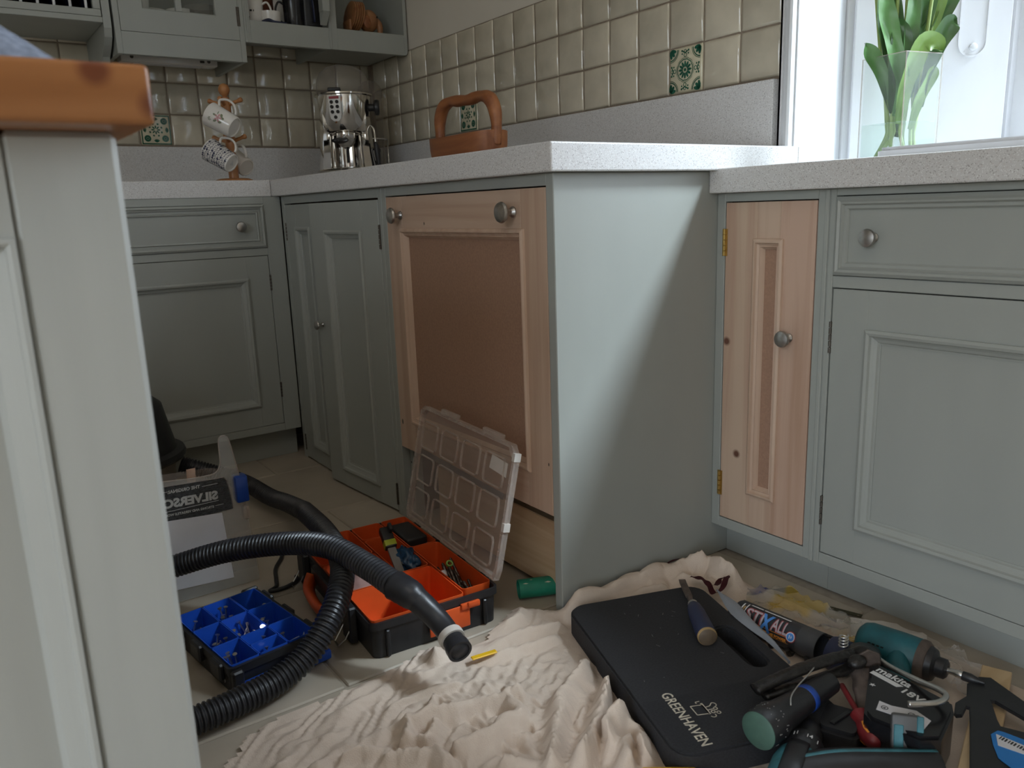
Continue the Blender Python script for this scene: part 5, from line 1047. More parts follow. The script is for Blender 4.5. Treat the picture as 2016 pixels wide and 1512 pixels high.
 18,-5,-13,7,15,-4,6,-4,0,26,7,-25,-14,-1,-1,-12,9,-7,2,-2,3,13,16,13,5,-6,-12,-14,-9,-7,-7,2,0,-2,0,1,1,0,-3,0,2,-1,-1,4,0,-3,1,-1,0,0,-1,0,0,1,-1,0,1,0,1,0,-1,1,0,0,-1,0,0,0,0,0,
 0,1,0,1,1,-1,0,5,1,1,-2,-1,-2,0,6,0,2,-7,8,10,-8,-4,-8,0,-1,1,5,17,16,1,-14,-15,-5,4,-2,-3,9,7,-4,-6,-1,3,-1,9,-11,-8,13,3,5,4,-12,2,29,9,-27,-14,4,-7,-7,9,-5,-2,-1,-7,5,4,16,19,13,4,
 -7,-15,-13,-14,-11,0,0,0,0,3,-1,-3,1,2,0,-2,2,1,-4,1,0,0,-1,0,0,0,0,0,1,0,0,1,-2,0,0,0,1,-1,0,0,0,0,1,0,2,-2,0,1,7,1,0,4,-2,-6,-6,4,-4,1,12,4,10,-8,-14,-5,8,0,-7,8,20,12,
 -5,-20,-13,2,10,-1,2,-4,-3,8,9,-1,-2,-2,3,-2,-17,-1,15,-3,1,4,-16,9,32,12,-27,0,13,-3,-25,-2,-5,-1,6,-9,-6,3,0,9,19,19,13,2,-9,-18,-24,-12,0,0,0,1,-1,-1,3,-1,-1,3,-2,-2,4,0,-2,-1,0,1,-2,0,0,0,
 0,0,1,-1,1,1,-2,-1,0,0,0,0,0,0,0,1,2,-3,2,1,4,0,-1,1,-2,0,1,3,3,2,0,2,16,-5,-16,-10,2,4,-2,14,11,7,-11,-11,-6,1,20,17,-2,-13,-9,-3,-5,1,7,4,-1,1,-9,-16,7,9,-4,8,-11,-8,17,22,13,-2,
 13,6,-13,-34,-13,-4,0,4,1,-6,4,-3,-3,0,15,17,16,6,-4,-21,-23,-10,0,0,1,2,-3,-1,1,3,-2,-1,1,-2,3,0,-2,-1,0,0,0,0,0,0,0,1,0,0,1,0,-1,-1,0,0,0,0,0,0,1,0,2,1,2,-2,-1,1,4,7,8,6,
 6,2,-1,-1,-2,2,-16,-15,-3,6,-4,10,21,4,-18,-11,19,14,-5,11,-5,4,5,-5,-15,-9,-5,-4,5,1,-2,-7,-11,10,7,-3,8,-5,8,15,12,8,2,-3,-8,-11,-20,-11,-1,4,-4,-1,4,-6,7,1,-9,-2,9,13,14,12,-2,-21,-21,-5,0,1,3,-3,
 -1,3,-1,-2,1,0,-1,1,-1,0,-1,0,0,0,0,0,1,0,0,0,1,-1,0,0,-1,0,0,0,0,0,1,-1,12,9,1,0,0,2,5,10,3,0,-2,-5,-2,-6,0,-1,-17,-6,2,-2,-2,10,11,1,-9,-4,30,20,-12,-17,-16,7,16,14,1,-19,-12,-9,
 1,8,2,-6,-5,0,3,4,10,15,7,3,-6,-5,-12,-10,-2,-2,-4,-6,5,5,-6,-10,0,1,1,9,-5,-7,2,0,7,12,14,-5,-23,-6,-1,0,0,0,4,-3,-1,4,-2,-1,1,-2,-1,1,0,-1,0,1,0,0,-1,1,0,0,1,-1,0,-1,0,0,0,0,
 0,0,0,1,10,24,9,-5,-7,6,3,-1,-8,-9,-7,2,-9,-5,0,-1,2,1,-1,3,-1,0,11,7,-11,-9,24,29,-2,-29,-22,1,8,19,27,-9,-30,-4,11,9,9,1,-2,-2,-2,4,6,-2,-7,-9,-15,-10,4,-1,5,-5,6,-6,0,4,-4,0,-9,4,-3,1,
 8,-3,-2,-7,4,-1,7,5,-8,-5,-1,0,0,-1,2,4,-4,-2,5,-2,-2,-1,1,0,-1,1,0,0,0,0,0,0,0,0,1,-1,0,-1,0,0,0,0,0,0,0,1,6,15,10,-1,-2,-3,-5,-6,-7,-4,-2,-2,7,-1,-6,4,1,1,0,-1,4,12,5,-5,
 -11,-6,10,30,17,-18,-31,-8,2,11,23,1,-13,13,10,8,0,-4,-3,-3,-3,0,-9,-5,-12,-1,-3,-15,6,0,13,-10,1,6,-3,2,-9,2,0,-6,4,-3,-2,6,1,-4,-4,2,0,-1,1,-1,-1,0,1,-2,5,2,-7,2,0,0,1,-1,-1,0,1,0,1,0,
 0,-1,-2,1,1,1,-2,-1,0,0,0,0,0,0,0,0,2,3,3,-1,-2,-1,-2,1,0,0,2,-1,-3,5,0,-4,3,-3,0,4,15,9,-3,-11,-12,5,2,14,29,-2,-20,-3,-3,2,6,6,11,9,1,-9,-12,-9,-1,5,3,0,-11,-14,0,5,-10,-3,5,-8,
 19,-6,-6,1,6,1,-5,-7,3,0,1,4,-7,-2,6,3,-8,-4,4,-1,-3,1,0,-1,0,1,-2,4,5,-8,1,1,1,-2,-1,2,1,-2,6,8,-1,2,-10,-6,-1,1,0,0,-1,-1,0,0,0,0,0,0,0,0,1,-1,1,0,0,1,3,1,0,1,1,-2,
 -5,7,2,2,4,4,6,8,-5,-12,-14,-2,0,3,11,23,21,-6,5,2,1,3,2,-1,-10,-16,-14,-11,10,14,1,-10,-14,-11,9,-2,9,-13,5,0,-11,14,-3,2,-8,1,0,4,1,-5,2,-1,1,2,-1,4,-6,1,-5,-3,4,-1,-4,1,0,0,0,-1,2,8,
 -3,-7,2,0,-1,3,2,-4,3,7,17,7,-8,-20,-7,0,0,0,0,0,-1,0,0,0,0,0,0,0,0,1,0,0,0,0,-1,0,7,2,7,5,-5,-10,-6,10,21,5,1,-2,-6,-15,-7,8,2,-5,-5,-2,19,26,11,-4,-5,0,0,-1,-5,-15,-17,-11,10,25,
 -2,-20,-6,-7,10,-2,1,4,-1,5,-11,-6,1,2,7,-5,6,-3,-4,6,2,-5,-5,-3,9,3,-6,-5,0,3,-3,-2,4,-3,-2,1,0,0,0,0,0,0,4,0,3,-3,-5,1,5,2,-2,-5,10,9,15,10,-13,-24,-6,-1,0,0,0,0,-1,0,0,0,0,0,
 0,0,1,0,0,1,1,2,-3,-1,9,10,4,-3,-8,-9,-1,14,1,-4,-2,-3,-1,4,5,6,1,-6,-2,4,11,2,-6,-5,-3,-2,-1,2,9,-4,-15,23,7,-22,-9,1,-2,10,-11,1,6,8,2,-13,6,-8,-4,4,3,9,-4,-3,-5,8,-5,-5,-5,4,6,-2,
 -1,-1,-3,0,-2,1,1,-1,-1,0,0,0,0,1,-1,-1,1,3,6,-3,-6,4,-1,3,2,-4,-2,2,7,7,16,11,-12,-25,-7,1,-2,0,1,0,-1,0,-1,0,0,0,0,0,0,1,0,1,0,-1,3,3,-3,-2,6,4,3,3,-2,-3,-6,1,0,5,4,3,
 -1,0,1,0,2,-4,3,4,1,-2,-2,-2,-6,-4,4,25,4,-17,14,-15,-22,7,-3,3,-1,-7,4,0,5,11,-11,5,-8,-2,-1,8,2,1,0,-9,4,2,-3,-5,3,0,-3,-4,4,1,-5,0,0,0,2,-1,-1,0,0,0,0,0,-1,5,-3,-1,4,5,-1,-2,
 -7,6,1,-1,0,-2,13,6,-9,6,21,2,-8,-25,-7,-1,-1,1,-1,1,0,-1,0,-1,0,0,0,0,0,1,0,1,4,-2,-3,5,3,-5,-4,0,2,5,8,2,-2,1,5,-3,-5,4,1,-9,1,5,-1,-5,1,6,7,7,5,0,-12,-7,-3,10,23,-2,-8,-26,
 -9,8,-3,4,-4,-2,0,0,6,7,-5,0,-6,-1,6,-4,0,10,1,-5,-9,1,5,3,-6,-4,-2,3,3,-2,1,-6,0,0,1,1,-1,0,0,0,0,0,0,1,0,1,-3,3,5,-3,6,-1,-2,-4,-1,2,4,-6,-2,13,21,-2,-15,0,24,7,-11,-26,-8,1,
 -5,2,-1,-2,2,0,-1,0,-1,0,0,0,0,1,0,1,5,9,-6,-9,2,6,1,-6,-3,0,1,3,8,1,3,-4,-3,-5,5,0,-9,1,10,3,-8,0,3,8,8,6,-11,0,-5,-6,17,16,-22,-19,-2,9,-4,4,-6,5,-7,3,9,-3,0,-3,-5,0,9,1,
 -8,5,6,-3,-2,-7,-1,7,1,-6,0,4,-1,-5,2,2,-3,-2,-1,0,1,0,0,0,0,0,0,1,2,1,0,1,1,0,-6,4,7,-5,-3,3,1,-7,-2,6,4,-4,20,16,-5,-12,-8,20,14,-8,-27,-14,3,-2,2,-2,-1,2,0,-1,0,-1,0,0,0,0,
 1,1,9,11,-1,-8,-6,-3,4,4,0,-4,-2,0,0,1,0,2,0,-3,-4,5,1,-5,-1,12,1,-8,-3,0,4,7,1,4,-1,-6,-3,7,-10,-6,0,7,-6,3,-5,9,0,-4,8,-5,-2,-1,3,0,2,-1,4,-6,1,5,-4,-5,-3,0,6,4,0,1,-4,-2,
 -4,1,0,-1,-1,-1,1,0,0,0,0,0,0,-1,0,0,0,0,1,0,0,4,0,-4,5,5,-7,-1,3,2,-6,-1,6,3,21,5,-13,1,-8,13,16,-3,-24,-16,-2,2,2,-1,-2,1,0,0,0,-1,0,0,0,1,1,4,6,3,4,-2,-3,-3,-4,3,4,4,
 0,-2,-2,-4,-5,-3,5,0,-6,5,4,-7,3,10,3,-5,-7,-1,1,5,6,-3,-1,-3,-3,-2,-3,0,4,-1,2,1,-1,4,1,2,1,-9,-1,5,1,1,3,0,-3,-7,-1,5,-5,-2,1,-3,4,1,0,-2,1,-1,-4,1,0,0,0,0,0,0,0,0,0,0,
 0,1,1,1,1,0,0,-1,0,1,-1,-1,-2,2,1,-2,4,4,-6,-5,5,5,-2,-3,15,18,-5,-21,5,3,3,16,2,-19,-18,-2,1,2,-1,-2,1,0,0,0,0,0,0,0,1,0,0,5,3,2,2,3,-3,-8,2,3,9,2,-1,-7,0,-7,-5,7,-1,-8,
 6,4,-8,5,12,7,-3,-9,0,-4,-1,-2,-1,2,1,4,5,5,3,1,0,0,-9,-11,4,-1,7,-1,-8,1,9,2,-6,-5,0,0,-7,0,6,-2,2,-3,-5,3,-2,-1,1,1,-1,-1,0,1,1,-1,0,0,0,0,0,0,0,0,2,3,1,0,1,0,0,-1,
 1,-1,-2,-2,-1,1,3,5,0,-7,2,3,-7,-4,7,4,-1,20,13,-14,-22,1,11,0,13,6,-14,-17,-3,1,-2,1,-1,-1,1,0,0,0,0,0,0,0,2,0,-2,7,3,-1,-2,6,0,-1,0,-1,-2,3,3,-8,2,-5,-5,9,-3,-5,6,4,-8,5,11,8,
 2,-1,1,-3,-3,-2,0,3,4,2,-1,-3,-4,-3,-5,2,-8,-6,1,5,7,1,-5,4,-2,-5,-2,-4,3,1,-5,2,3,-4,4,-1,5,6,5,2,1,-1,-3,-12,-7,0,0,0,0,0,0,0,0,0,1,-1,3,0,0,-1,-1,0,1,0,2,0,-3,-2,2,3,
 4,6,6,4,-1,-10,-12,3,4,-7,-1,2,9,22,6,-18,-19,7,-4,4,9,11,-6,-18,-4,1,-2,2,-2,-1,0,2,0,-1,-1,0,0,1,4,0,-3,6,3,-3,-1,0,-1,-4,0,4,-1,5,3,-7,-2,-4,0,7,-1,-5,6,2,-6,3,6,4,-1,6,-1,0,
 1,1,1,-3,-5,-6,-3,-2,1,-3,3,1,-3,6,-3,2,4,4,-5,-4,-5,0,0,0,4,2,-1,0,4,7,6,3,3,-1,0,-2,-2,-2,-9,-9,-3,-1,0,0,0,0,0,0,0,1,0,-1,-1,1,1,0,0,1,0,0,0,0,-1,0,3,3,1,7,7,8,
 3,3,3,-6,-18,-10,-6,4,2,-3,-1,16,18,0,-20,-12,10,-2,9,6,-2,3,-16,-11,1,1,2,-1,-1,0,3,-1,-3,0,0,0,1,5,0,-4,5,3,0,-1,1,-2,-5,3,2,-2,1,6,-4,-4,-3,-1,5,-1,-4,9,-6,-3,5,-2,-1,3,5,-2,-2,-1,
 0,-2,-2,-1,4,1,0,-1,1,-4,3,7,-1,-5,-1,5,-4,-3,-1,3,4,5,4,2,2,1,3,2,-2,-2,-4,-5,-6,-1,-2,0,0,-3,-1,0,-1,0,0,0,0,0,0,0,0,0,3,-2,-1,1,2,3,0,-3,-2,0,2,3,4,3,7,5,4,3,1,1,
 -3,-2,-7,-13,-4,4,1,2,1,-1,8,15,-9,-19,0,7,4,17,6,-11,-8,-8,-8,-6,1,1,0,-1,-1,6,-3,-3,0,2,-1,-1,8,-2,-6,1,1,-1,0,7,2,-8,3,6,0,0,6,1,-6,-6,-4,5,-6,7,1,-8,2,6,-1,-6,3,6,-1,-1,0,-1,
 -2,3,3,-2,-5,7,-9,5,4,-3,-3,4,-7,-2,2,2,6,7,5,3,1,-1,-2,-3,-2,-2,-5,-5,-4,-1,2,-3,1,2,3,2,2,0,-6,-5,1,-1,1,-1,0,0,0,0,2,3,1,1,-1,-2,-3,4,3,3,2,2,2,1,1,6,-1,-2,-2,-5,-5,1,
 1,1,0,-6,3,6,4,4,4,3,-17,-13,1,8,18,15,4,-15,-19,-8,3,-3,-3,1,1,-2,-1,6,-3,-3,1,2,-1,-2,7,1,-3,0,2,-2,-5,8,1,-5,-2,9,5,1,6,2,-9,-8,-3,-4,2,6,1,-9,2,5,1,-7,3,6,1,-1,1,1,-2,0,
 -3,-2,-1,-4,4,1,-5,2,2,4,-4,3,5,4,3,-1,-3,-3,-3,-2,-2,-2,-2,0,1,-1,6,2,4,8,4,1,2,2,0,-13,-15,-3,2,0,-1,1,1,0,0,0,0,0,-1,0,0,0,2,3,4,0,-2,-1,1,-1,-1,-3,-2,-2,14,4,-1,-1,1,-2,
 -6,-6,4,2,3,3,2,-6,0,-6,11,18,6,-7,-8,-16,-8,2,2,-3,0,1,2,-3,0,5,-3,-3,3,1,-2,-1,2,5,0,1,2,-5,-5,4,4,-2,-3,7,6,3,6,1,-6,-8,-8,-4,0,6,3,-7,-3,4,4,-5,1,0,0,0,1,3,-2,-2,1,1,
 2,-2,0,2,0,1,2,0,-1,1,0,-3,-1,-2,-1,-1,0,-2,4,0,3,4,4,5,6,6,3,-2,-1,-1,-3,-6,-11,-8,0,8,2,-3,5,9,2,1,0,-1,-1,-2,-2,-2,-4,-1,-3,-3,-2,-1,-2,-1,-1,1,1,1,1,1,4,-1,-2,-2,-1,-2,-1,3,
 1,2,2,-1,0,-2,1,12,11,-3,-8,-13,-3,1,-2,1,-1,-1,2,0,-2,0,7,-4,-4,3,1,0,-2,0,3,-1,2,3,-1,-8,2,7,-1,-5,1,4,4,8,5,0,-5,-6,-3,-3,2,2,-5,-6,3,4,-2,-5,3,1,-4,1,1,1,1,2,1,3,-1,0,
 -1,-1,0,0,-2,-2,-1,-2,0,1,4,1,3,2,4,3,5,6,3,3,-3,-4,0,-6,-7,-4,-3,-4,-2,2,11,10,-3,-3,12,10,0,-1,-1,-4,-1,0,-2,-3,-3,-2,1,-4,-3,-2,-2,-3,-1,0,1,1,3,-1,-4,0,-1,-1,1,-1,-2,1,3,1,1,-2,
 -1,-3,0,7,8,-8,-1,-8,0,0,-2,-1,0,2,-2,-1,8,-4,-5,1,2,2,-2,-2,0,0,0,9,-2,-6,0,9,0,-6,-4,8,-2,4,8,5,-2,-2,0,-2,-5,0,-3,-9,1,6,1,-6,3,5,-1,5,0,-3,-3,-1,1,1,0,1,-3,-4,-2,-1,1,3,
 2,3,3,3,3,3,3,4,3,1,0,-5,-4,0,-9,-6,3,-5,-5,-1,1,1,8,10,2,-3,4,11,6,-1,-1,-1,-3,-2,-2,-3,-4,-2,-2,1,4,1,0,0,-1,-4,-2,-1,-1,1,7,-1,-1,0,0,0,-2,-3,-8,-1,-1,-1,0,2,1,0,-4,3,-6,0,
 6,-2,-4,0,0,2,-2,0,7,-4,-3,2,3,1,-1,1,-1,-4,-2,7,2,-5,-4,4,4,-5,-2,6,-2,0,4,3,-2,1,3,3,-3,-1,-7,-4,-1,8,2,-2,6,1,-5,-5,-2,7,7,-5,-8,-4,1,6,-2,-2,-2,1,2,3,2,3,3,3,2,0,-2,-2,
 -4,-3,-2,-1,1,3,-8,-2,2,4,-3,1,-1,7,11,-4,-5,4,1,1,-1,-1,-1,-1,-1,-1,0,0,0,0,0,1,1,0,4,2,1,0,1,0,0,-4,3,0,1,-1,0,-1,-1,-2,-2,-3,-4,-2,-2,-1,-1,-1,1,3,-4,0,3,-2,-1,1,1,-2,1,5,
 -3,-3,2,1,1,0,0,1,-4,-2,3,5,-2,-3,0,5,-5,-1,5,-2,-3,0,0,0,1,3,6,1,-6,-1,-2,-2,8,3,-3,-2,-3,-2,7,22,14,-11,-20,-10,-3,6,1,-2,3,-1,0,0,-1,0,1,0,0,-1,-2,-2,-2,-1,0,4,-3,2,6,-5,-3,2,
 5,-6,2,10,4,-7,-7,0,2,0,1,1,0,0,0,1,1,0,-1,0,1,-1,0,-1,0,1,0,1,1,1,0,-1,0,0,-1,-1,0,-1,1,1,0,1,0,0,-1,-1,0,0,-2,-1,-2,-4,0,2,1,2,-2,-1,7,-4,-4,0,0,1,0,1,0,-1,-1,1,
 4,3,-5,-1,7,-5,-3,7,1,-2,-3,-3,-1,0,2,2,0,2,1,-5,3,6,-6,-2,5,2,4,26,18,-11,-27,-10,-6,4,2,-2,1,1,-3,-2,-1,-1,-1,0,1,2,0,-1,0,3,1,-1,-2,-3,1,3,4,-6,0,1,2,10,-1,-7,-5,-3,2,1,-3,-1,
 6,-3,-3,0,2,1,0,1,0,0,-2,-2,3,4,-6,0,7,-5,-3,8,3,0,-1,-3,-3,-2,-1,0,0,6,2,-9,5,5,-9,-1,3,8,17,22,0,-23,-8,-9,-9,4,-1,0,0,-2,0,0,0,0,1,0,4,5,4,5,5,-1,-7,-5,-2,0,-7,4,5,-2,
 -7,6,6,-6,-4,-5,-1,1,4,-1,-1,-1,0,0,1,-1,0,0,1,-2,2,2,-4,1,5,-5,-2,2,3,3,0,-1,-1,-1,0,-2,-3,7,1,-7,4,5,-2,-6,11,14,8,8,-9,-21,-1,-8,-4,4,-1,3,4,5,5,7,8,3,-2,-4,-4,-7,-7,-8,5,4,
 -7,2,2,-2,-6,2,-1,0,0,0,0,0,0,1,0,-1,4,-5,0,-1,3,0,0,-1,0,0,2,-1,-3,5,2,-6,3,7,-4,2,14,2,4,1,-13,-10,-3,-2,5,3,6,5,3,3,2,3,3,0,-3,-11,-9,-6,5,4,-5,0,-4,1,2,0,-4,4,1,-5,
 4,8,-3,4,9,-1,-2,-1,-12,-3,4,3,2,4,5,3,1,4,4,-5,-10,-5,-5,4,1,-6,3,2,-6,5,10,-6,3,6,-3,-5,-6,-3,2,-1,0,5,8,6,-1,2,9,-5,-9,-3,-4,-2,-3,5,7,-4,-4,-3,2,-3,0,1,5,7,1,6,7,-7,-10,-2,
 -4,-1,1,2,4,5,6,2,-11,-6,0,0,5,5,2,-8,1,1,1,1,2]
SHEET_X = [0,0,0,0,0,0,0,0,0,0,0,0,0,-1,0,0,0,0,0,0,0,0,0,0,0,0,0,0,0,0,0,0,-1,-1,-1,-1,-1,-1,0,0,0,0,0,0,0,0,0,0,0,0,-1,-1,-1,-1,-1,-1,-1,-1,0,0,0,0,0,0,0,0,-1,-1,-1,-1,
 -1,-1,-1,-1,-1,-1,-1,0,0,0,0,0,1,-1,-1,-1,-1,-1,-1,-1,-1,-1,-1,-1,0,0,0,0,0,-1,-1,-1,-1,-1,-1,-1,-1,-1,-1,-1,0,0,0,0,0,0,-1,-1,-1,-1,-1,-1,-1,-1,-1,0,0,0,-1,-1,-1,-1,-1,-1,-1,-1,-1,0,-1,0,
 -1,-1,-1,-1,-1,0,-1,-1,-1,-1,-1,0,0,0,-1,-1,-1,0,0,0,0,-1,-1,0,0,0,0,0,0,0,0,0,0,0,0,0,0,0,0,0,0,0,0,0,0,0,0,0,-1,0,0,0,0,0,0,0,-1,-1,0,0,0,0,0,0,0,0,-1,-1,-1,0,
 0,0,0,0,0,0,0,0,0,-1,-1,0,-1,-1,0,0,0,0,0,0,0,0,0,-1,-1,0,-1,-1,0,0,0,0,0,-1,-1,-1,0,0,0,0,0,-1,-1,-1,-1,-1,0,0,0,0,0,-1,-1,-1,-1,-1,-1,0,0,-1,-1,-2,-1,-1,-1,0,0,0,0,0,
 0,-1,-2,-2,-2,0,0,-1,0,0,-1,-2,-2,-2,-1,-1,0,0,0,0,0,0,0,-1,-2,-2,-2,-2,-1,0,0,0,0,0,-2,-2,-2,-1,-1,-1,0,0,0,0,0,0,0,0,-1,-2,-2,-3,-2,-2,-1,-1,0,0,0,0,-1,-2,-2,-1,0,0,0,0,0,0,
 0,0,0,0,0,0,0,0,-1,-2,-3,-4,-3,-2,-1,-1,-1,0,1,1,0,0,-1,-1,0,0,0,0,0,0,0,0,0,0,0,0,-1,-1,-2,-3,-4,-3,-2,-2,-2,-1,-1,0,1,1,1,1,0,0,0,0,0,0,0,0,-1,-1,-1,-1,-1,-2,-2,-3,-4,-2,
 -2,-1,-2,-1,-1,0,0,0,1,0,0,0,0,0,0,0,0,-1,-1,-1,-2,-2,-2,-3,-3,-3,-4,-2,-2,-1,-1,-1,-1,0,-1,0,0,0,0,0,0,0,-1,-1,-1,-1,-2,-2,-2,-3,-3,-3,-3,-3,-3,-1,0,-1,-1,-1,1,-1,-1,-1,0,0,0,0,0,-1,
 -1,-1,-2,-2,-2,-3,-4,-3,-3,-3,-3,-3,-3,-1,0,1,-2,-1,-1,-1,0,-2,-2,0,0,0,0,0,0,-1,-2,-2,-2,-2,-3,-3,-4,-3,-3,-3,-3,-3,-3,-1,1,1,0,-1,-3,2,-1,-1,-14,-1,0,0,0,0,0,0,0,-1,-2,-2,-3,-3,-3,-4,-4,-4,
 -4,-4,-3,-4,-2,-1,3,2,0,-2,-5,3,2,0,-12,-3,0,0,0,0,0,0,-1,-1,-2,-2,-2,-3,-3,-3,-3,-5,-5,-4,-4,-5,-5,-5,-1,2,4,3,2,-3,-8,3,2,2,-1,-6,0,0,0,0,0,0,0,0,-1,-1,-2,-2,-3,-3,-4,-4,-4,-4,-5,-5,
 -5,-5,-5,-6,-6,-3,3,3,8,8,0,-5,-1,-2,-4,-2,-6,-1,0,0,0,0,0,0,0,-1,-1,-2,-3,-3,-4,-4,-4,-5,-5,-5,-6,-6,-6,-6,-6,-5,-8,-9,-1,-2,3,10,10,2,6,-10,-11,-11,-14,-10,0,0,0,0,0,0,0,0,0,-1,-2,-3,-3,-4,
 -5,-5,-5,-6,-6,-7,-7,-7,-7,-7,-6,-6,-6,-10,-5,-3,-3,2,7,7,3,-1,-7,-11,-12,-7,0,0,0,0,0,0,1,0,0,-1,-1,-2,-3,-4,-5,-6,-6,-7,-8,-8,-8,-8,-7,-8,-9,-6,-6,-6,-8,-6,-4,-2,-3,2,2,3,2,-1,-4,5,1,0,0,0,
 0,0,0,0,1,0,0,-1,-2,-2,-3,-4,-5,-7,-8,-8,-8,-9,-9,-7,-8,-5,-5,-6,-5,-6,-7,-5,-5,-7,-5,-4,0,0,-3,-7,-3,-3,-2,0,0,0,0,0,0,0,1,1,1,1,0,0,-1,-2,-2,-3,-4,-6,-8,-10,-11,-11,-10,-7,-5,0,-3,-5,-6,-6,
 -5,-5,-7,-6,-10,-9,-7,-3,-1,-5,-4,-7,0,-3,-2,0,0,0,0,0,0,0,1,1,1,1,1,0,-1,-1,-3,-4,-5,-6,-8,-11,-12,-9,-6,-3,-1,-1,-1,-3,-6,-6,-6,-8,-9,-6,-9,-9,-10,-2,2,4,0,-2,-3,1,-3,-1,0,0,0,0,0,1,0,1,
 1,1,1,1,0,0,-1,-3,-6,-6,-8,-9,-12,-7,-7,-2,0,0,2,3,1,-3,-5,-7,-6,-7,-8,-8,-9,-9,-7,3,5,3,2,-1,-2,0,-8,0,0,0,0,0,1,1,1,1,1,1,1,0,0,-1,-2,-6,-8,-10,-11,-7,-5,-1,2,0,1,3,4,-5,-5,-5,
 -5,-6,-8,-7,-8,-10,-8,-7,-4,-3,-2,-1,4,1,2,-3,-1,0,0,0,0,1,1,1,1,1,1,1,1,0,-2,-3,-6,-8,-10,-8,-5,0,2,1,0,3,4,5,1,-2,-2,-3,-6,-9,-10,-14,-9,-5,-8,-9,-11,-8,-7,-8,-5,1,2,1,0,0,0,0,0,0,
 0,0,0,0,0,0,0,0,1,1,1,1,1,1,1,0,-1,-2,-4,-5,-8,-9,-4,-4,4,1,2,7,5,6,4,-1,-3,-4,-5,-8,-11,-15,-14,-12,-9,-10,-11,-10,-12,-11,-9,-9,-7,-3,-1,0,0,0,0,0,-1,-1,-1,-1,-1,-1,-1,-1,1,1,1,2,1,2,
 1,1,-1,-1,-3,-4,-3,-3,-4,1,1,4,8,8,9,1,2,1,-3,-5,-5,-10,-10,-14,-16,-10,-11,-14,-12,-10,-10,-12,-9,-8,-7,-11,-9,0,0,0,0,-1,-1,-1,-1,-1,-1,-1,-1,-1,1,1,1,2,2,2,2,6,4,3,0,0,0,-2,-5,0,-1,4,5,3,
 4,5,-1,-3,-1,-6,-7,-8,-8,-8,-10,-11,-10,-9,-9,-12,-8,-10,-6,-6,-5,-4,-8,-2,0,0,0,-1,-1,-2,-2,-2,-2,-2,-1,-1,-1,1,2,2,2,2,2,5,4,4,4,2,3,2,-1,-1,-1,0,4,8,8,5,5,3,-4,-4,-4,-5,-5,-5,-7,-7,-4,-7,
 -9,-8,-10,-8,-7,-6,-4,-1,-2,-2,-1,0,0,0,-2,-3,-3,-3,-3,-2,-2,-1,1,2,2,2,2,2,2,3,3,3,3,4,3,0,1,2,3,6,3,3,7,2,-1,-2,-3,-6,-6,-6,-6,-5,-7,-7,-4,-7,-7,-9,-5,-5,-6,-2,0,0,-1,-1,0,0,0,-2,
 -4,-4,-5,-3,-1,-3,-2,2,2,2,2,2,3,3,3,3,3,6,7,4,3,4,4,3,2,0,-2,-3,-4,-4,-4,-4,-6,-5,-5,-3,-7,-7,-5,-4,-6,-8,-5,-5,-5,-1,-2,-1,-1,-1,0,0,0,0,0,0,-2,-5,-5,-6,-7,-6,1,-1,-3,0,2,2,2,2,
 2,3,3,4,4,3,3,6,6,6,3,2,0,-1,-2,-3,-6,-9,-6,-5,-2,-4,-3,-5,-7,-8,-5,-5,-3,-4,0,-3,-4,-4,-5,-2,0,0,-1,0,0,0,0,0,0,0,-2,-3,-4,-7,-8,-10,-9,-6,-2,-2,-3,0,1,2,2,2,2,2,2,6,9,6,5,4,
 4,4,5,6,2,-1,-1,-2,-1,-1,-4,-4,-6,-6,-4,-7,-6,-7,-5,-4,-4,-2,-1,-2,-2,-3,-4,-3,-1,-1,-1,0,0,0,0,0,0,0,0,0,0,-3,-6,-7,-8,-10,-11,-7,-1,-3,-6,0,1,2,2,2,2,2,4,5,5,5,4,4,2,3,5,3,0,-2,
 -4,-3,-2,-5,-5,-5,-6,-5,-5,-5,-6,-4,-3,-4,-1,-1,-1,-2,-3,-2,-3,-2,-2,-2,-1,0,0,0,0,0,0,0,0,0,0,0,0,0,-2,-4,-7,-10,-11,-7,-7,-1,-4,-8,0,1,1,1,1,1,1,1,-1,-1,-1,-2,-1,0,0,2,2,0,-3,-5,-4,-5,
 -6,-6,-6,-5,-6,-5,-5,-3,-4,-5,-4,-2,-3,-3,-3,-2,-2,-2,-2,-2,-1,0,0,0,0,0,0,0,0,0,0,0,0,1,0,-1,-2,-2,-4,-5,-6,-8,-6,-9,-4,-7,-7,-1,1,1,1,0,0,1,-1,-2,-2,-3,-5,-5,-2,-2,-1,2,-1,-3,-4,-4,-6,-6,
 -6,-6,-5,-4,-5,-4,-3,-4,-4,-3,-2,-2,-2,-2,-1,0,-1,-1,-2,-2,0,0,0,0,0,0,0,0,-1,0,1,1,-1,-1,-2,-2,-2,-4,-6,-7,-8,-9,-3,-4,-8,-7,-1,1,1,0,-1,0,-1,-2,-2,-3,-5,-6,-7,-6,-3,-2,0,0,-2,-3,-5,-5,-6,-5,
 -5,-4,-4,-4,-3,-3,-3,-2,-1,-1,-1,-1,-1,-1,-1,-3,-3,-4,-2,-1,0,2,2,2,2,1,1,0,0,0,0,0,0,0,0,-1,-3,-3,-4,-4,-5,-6,-8,-1,-1,0,2,0,-1,-1,-1,-1,0,-2,-3,-5,-6,-5,-3,-2,-2,-2,-2,-3,-5,-6,-3,-3,-3,-2,
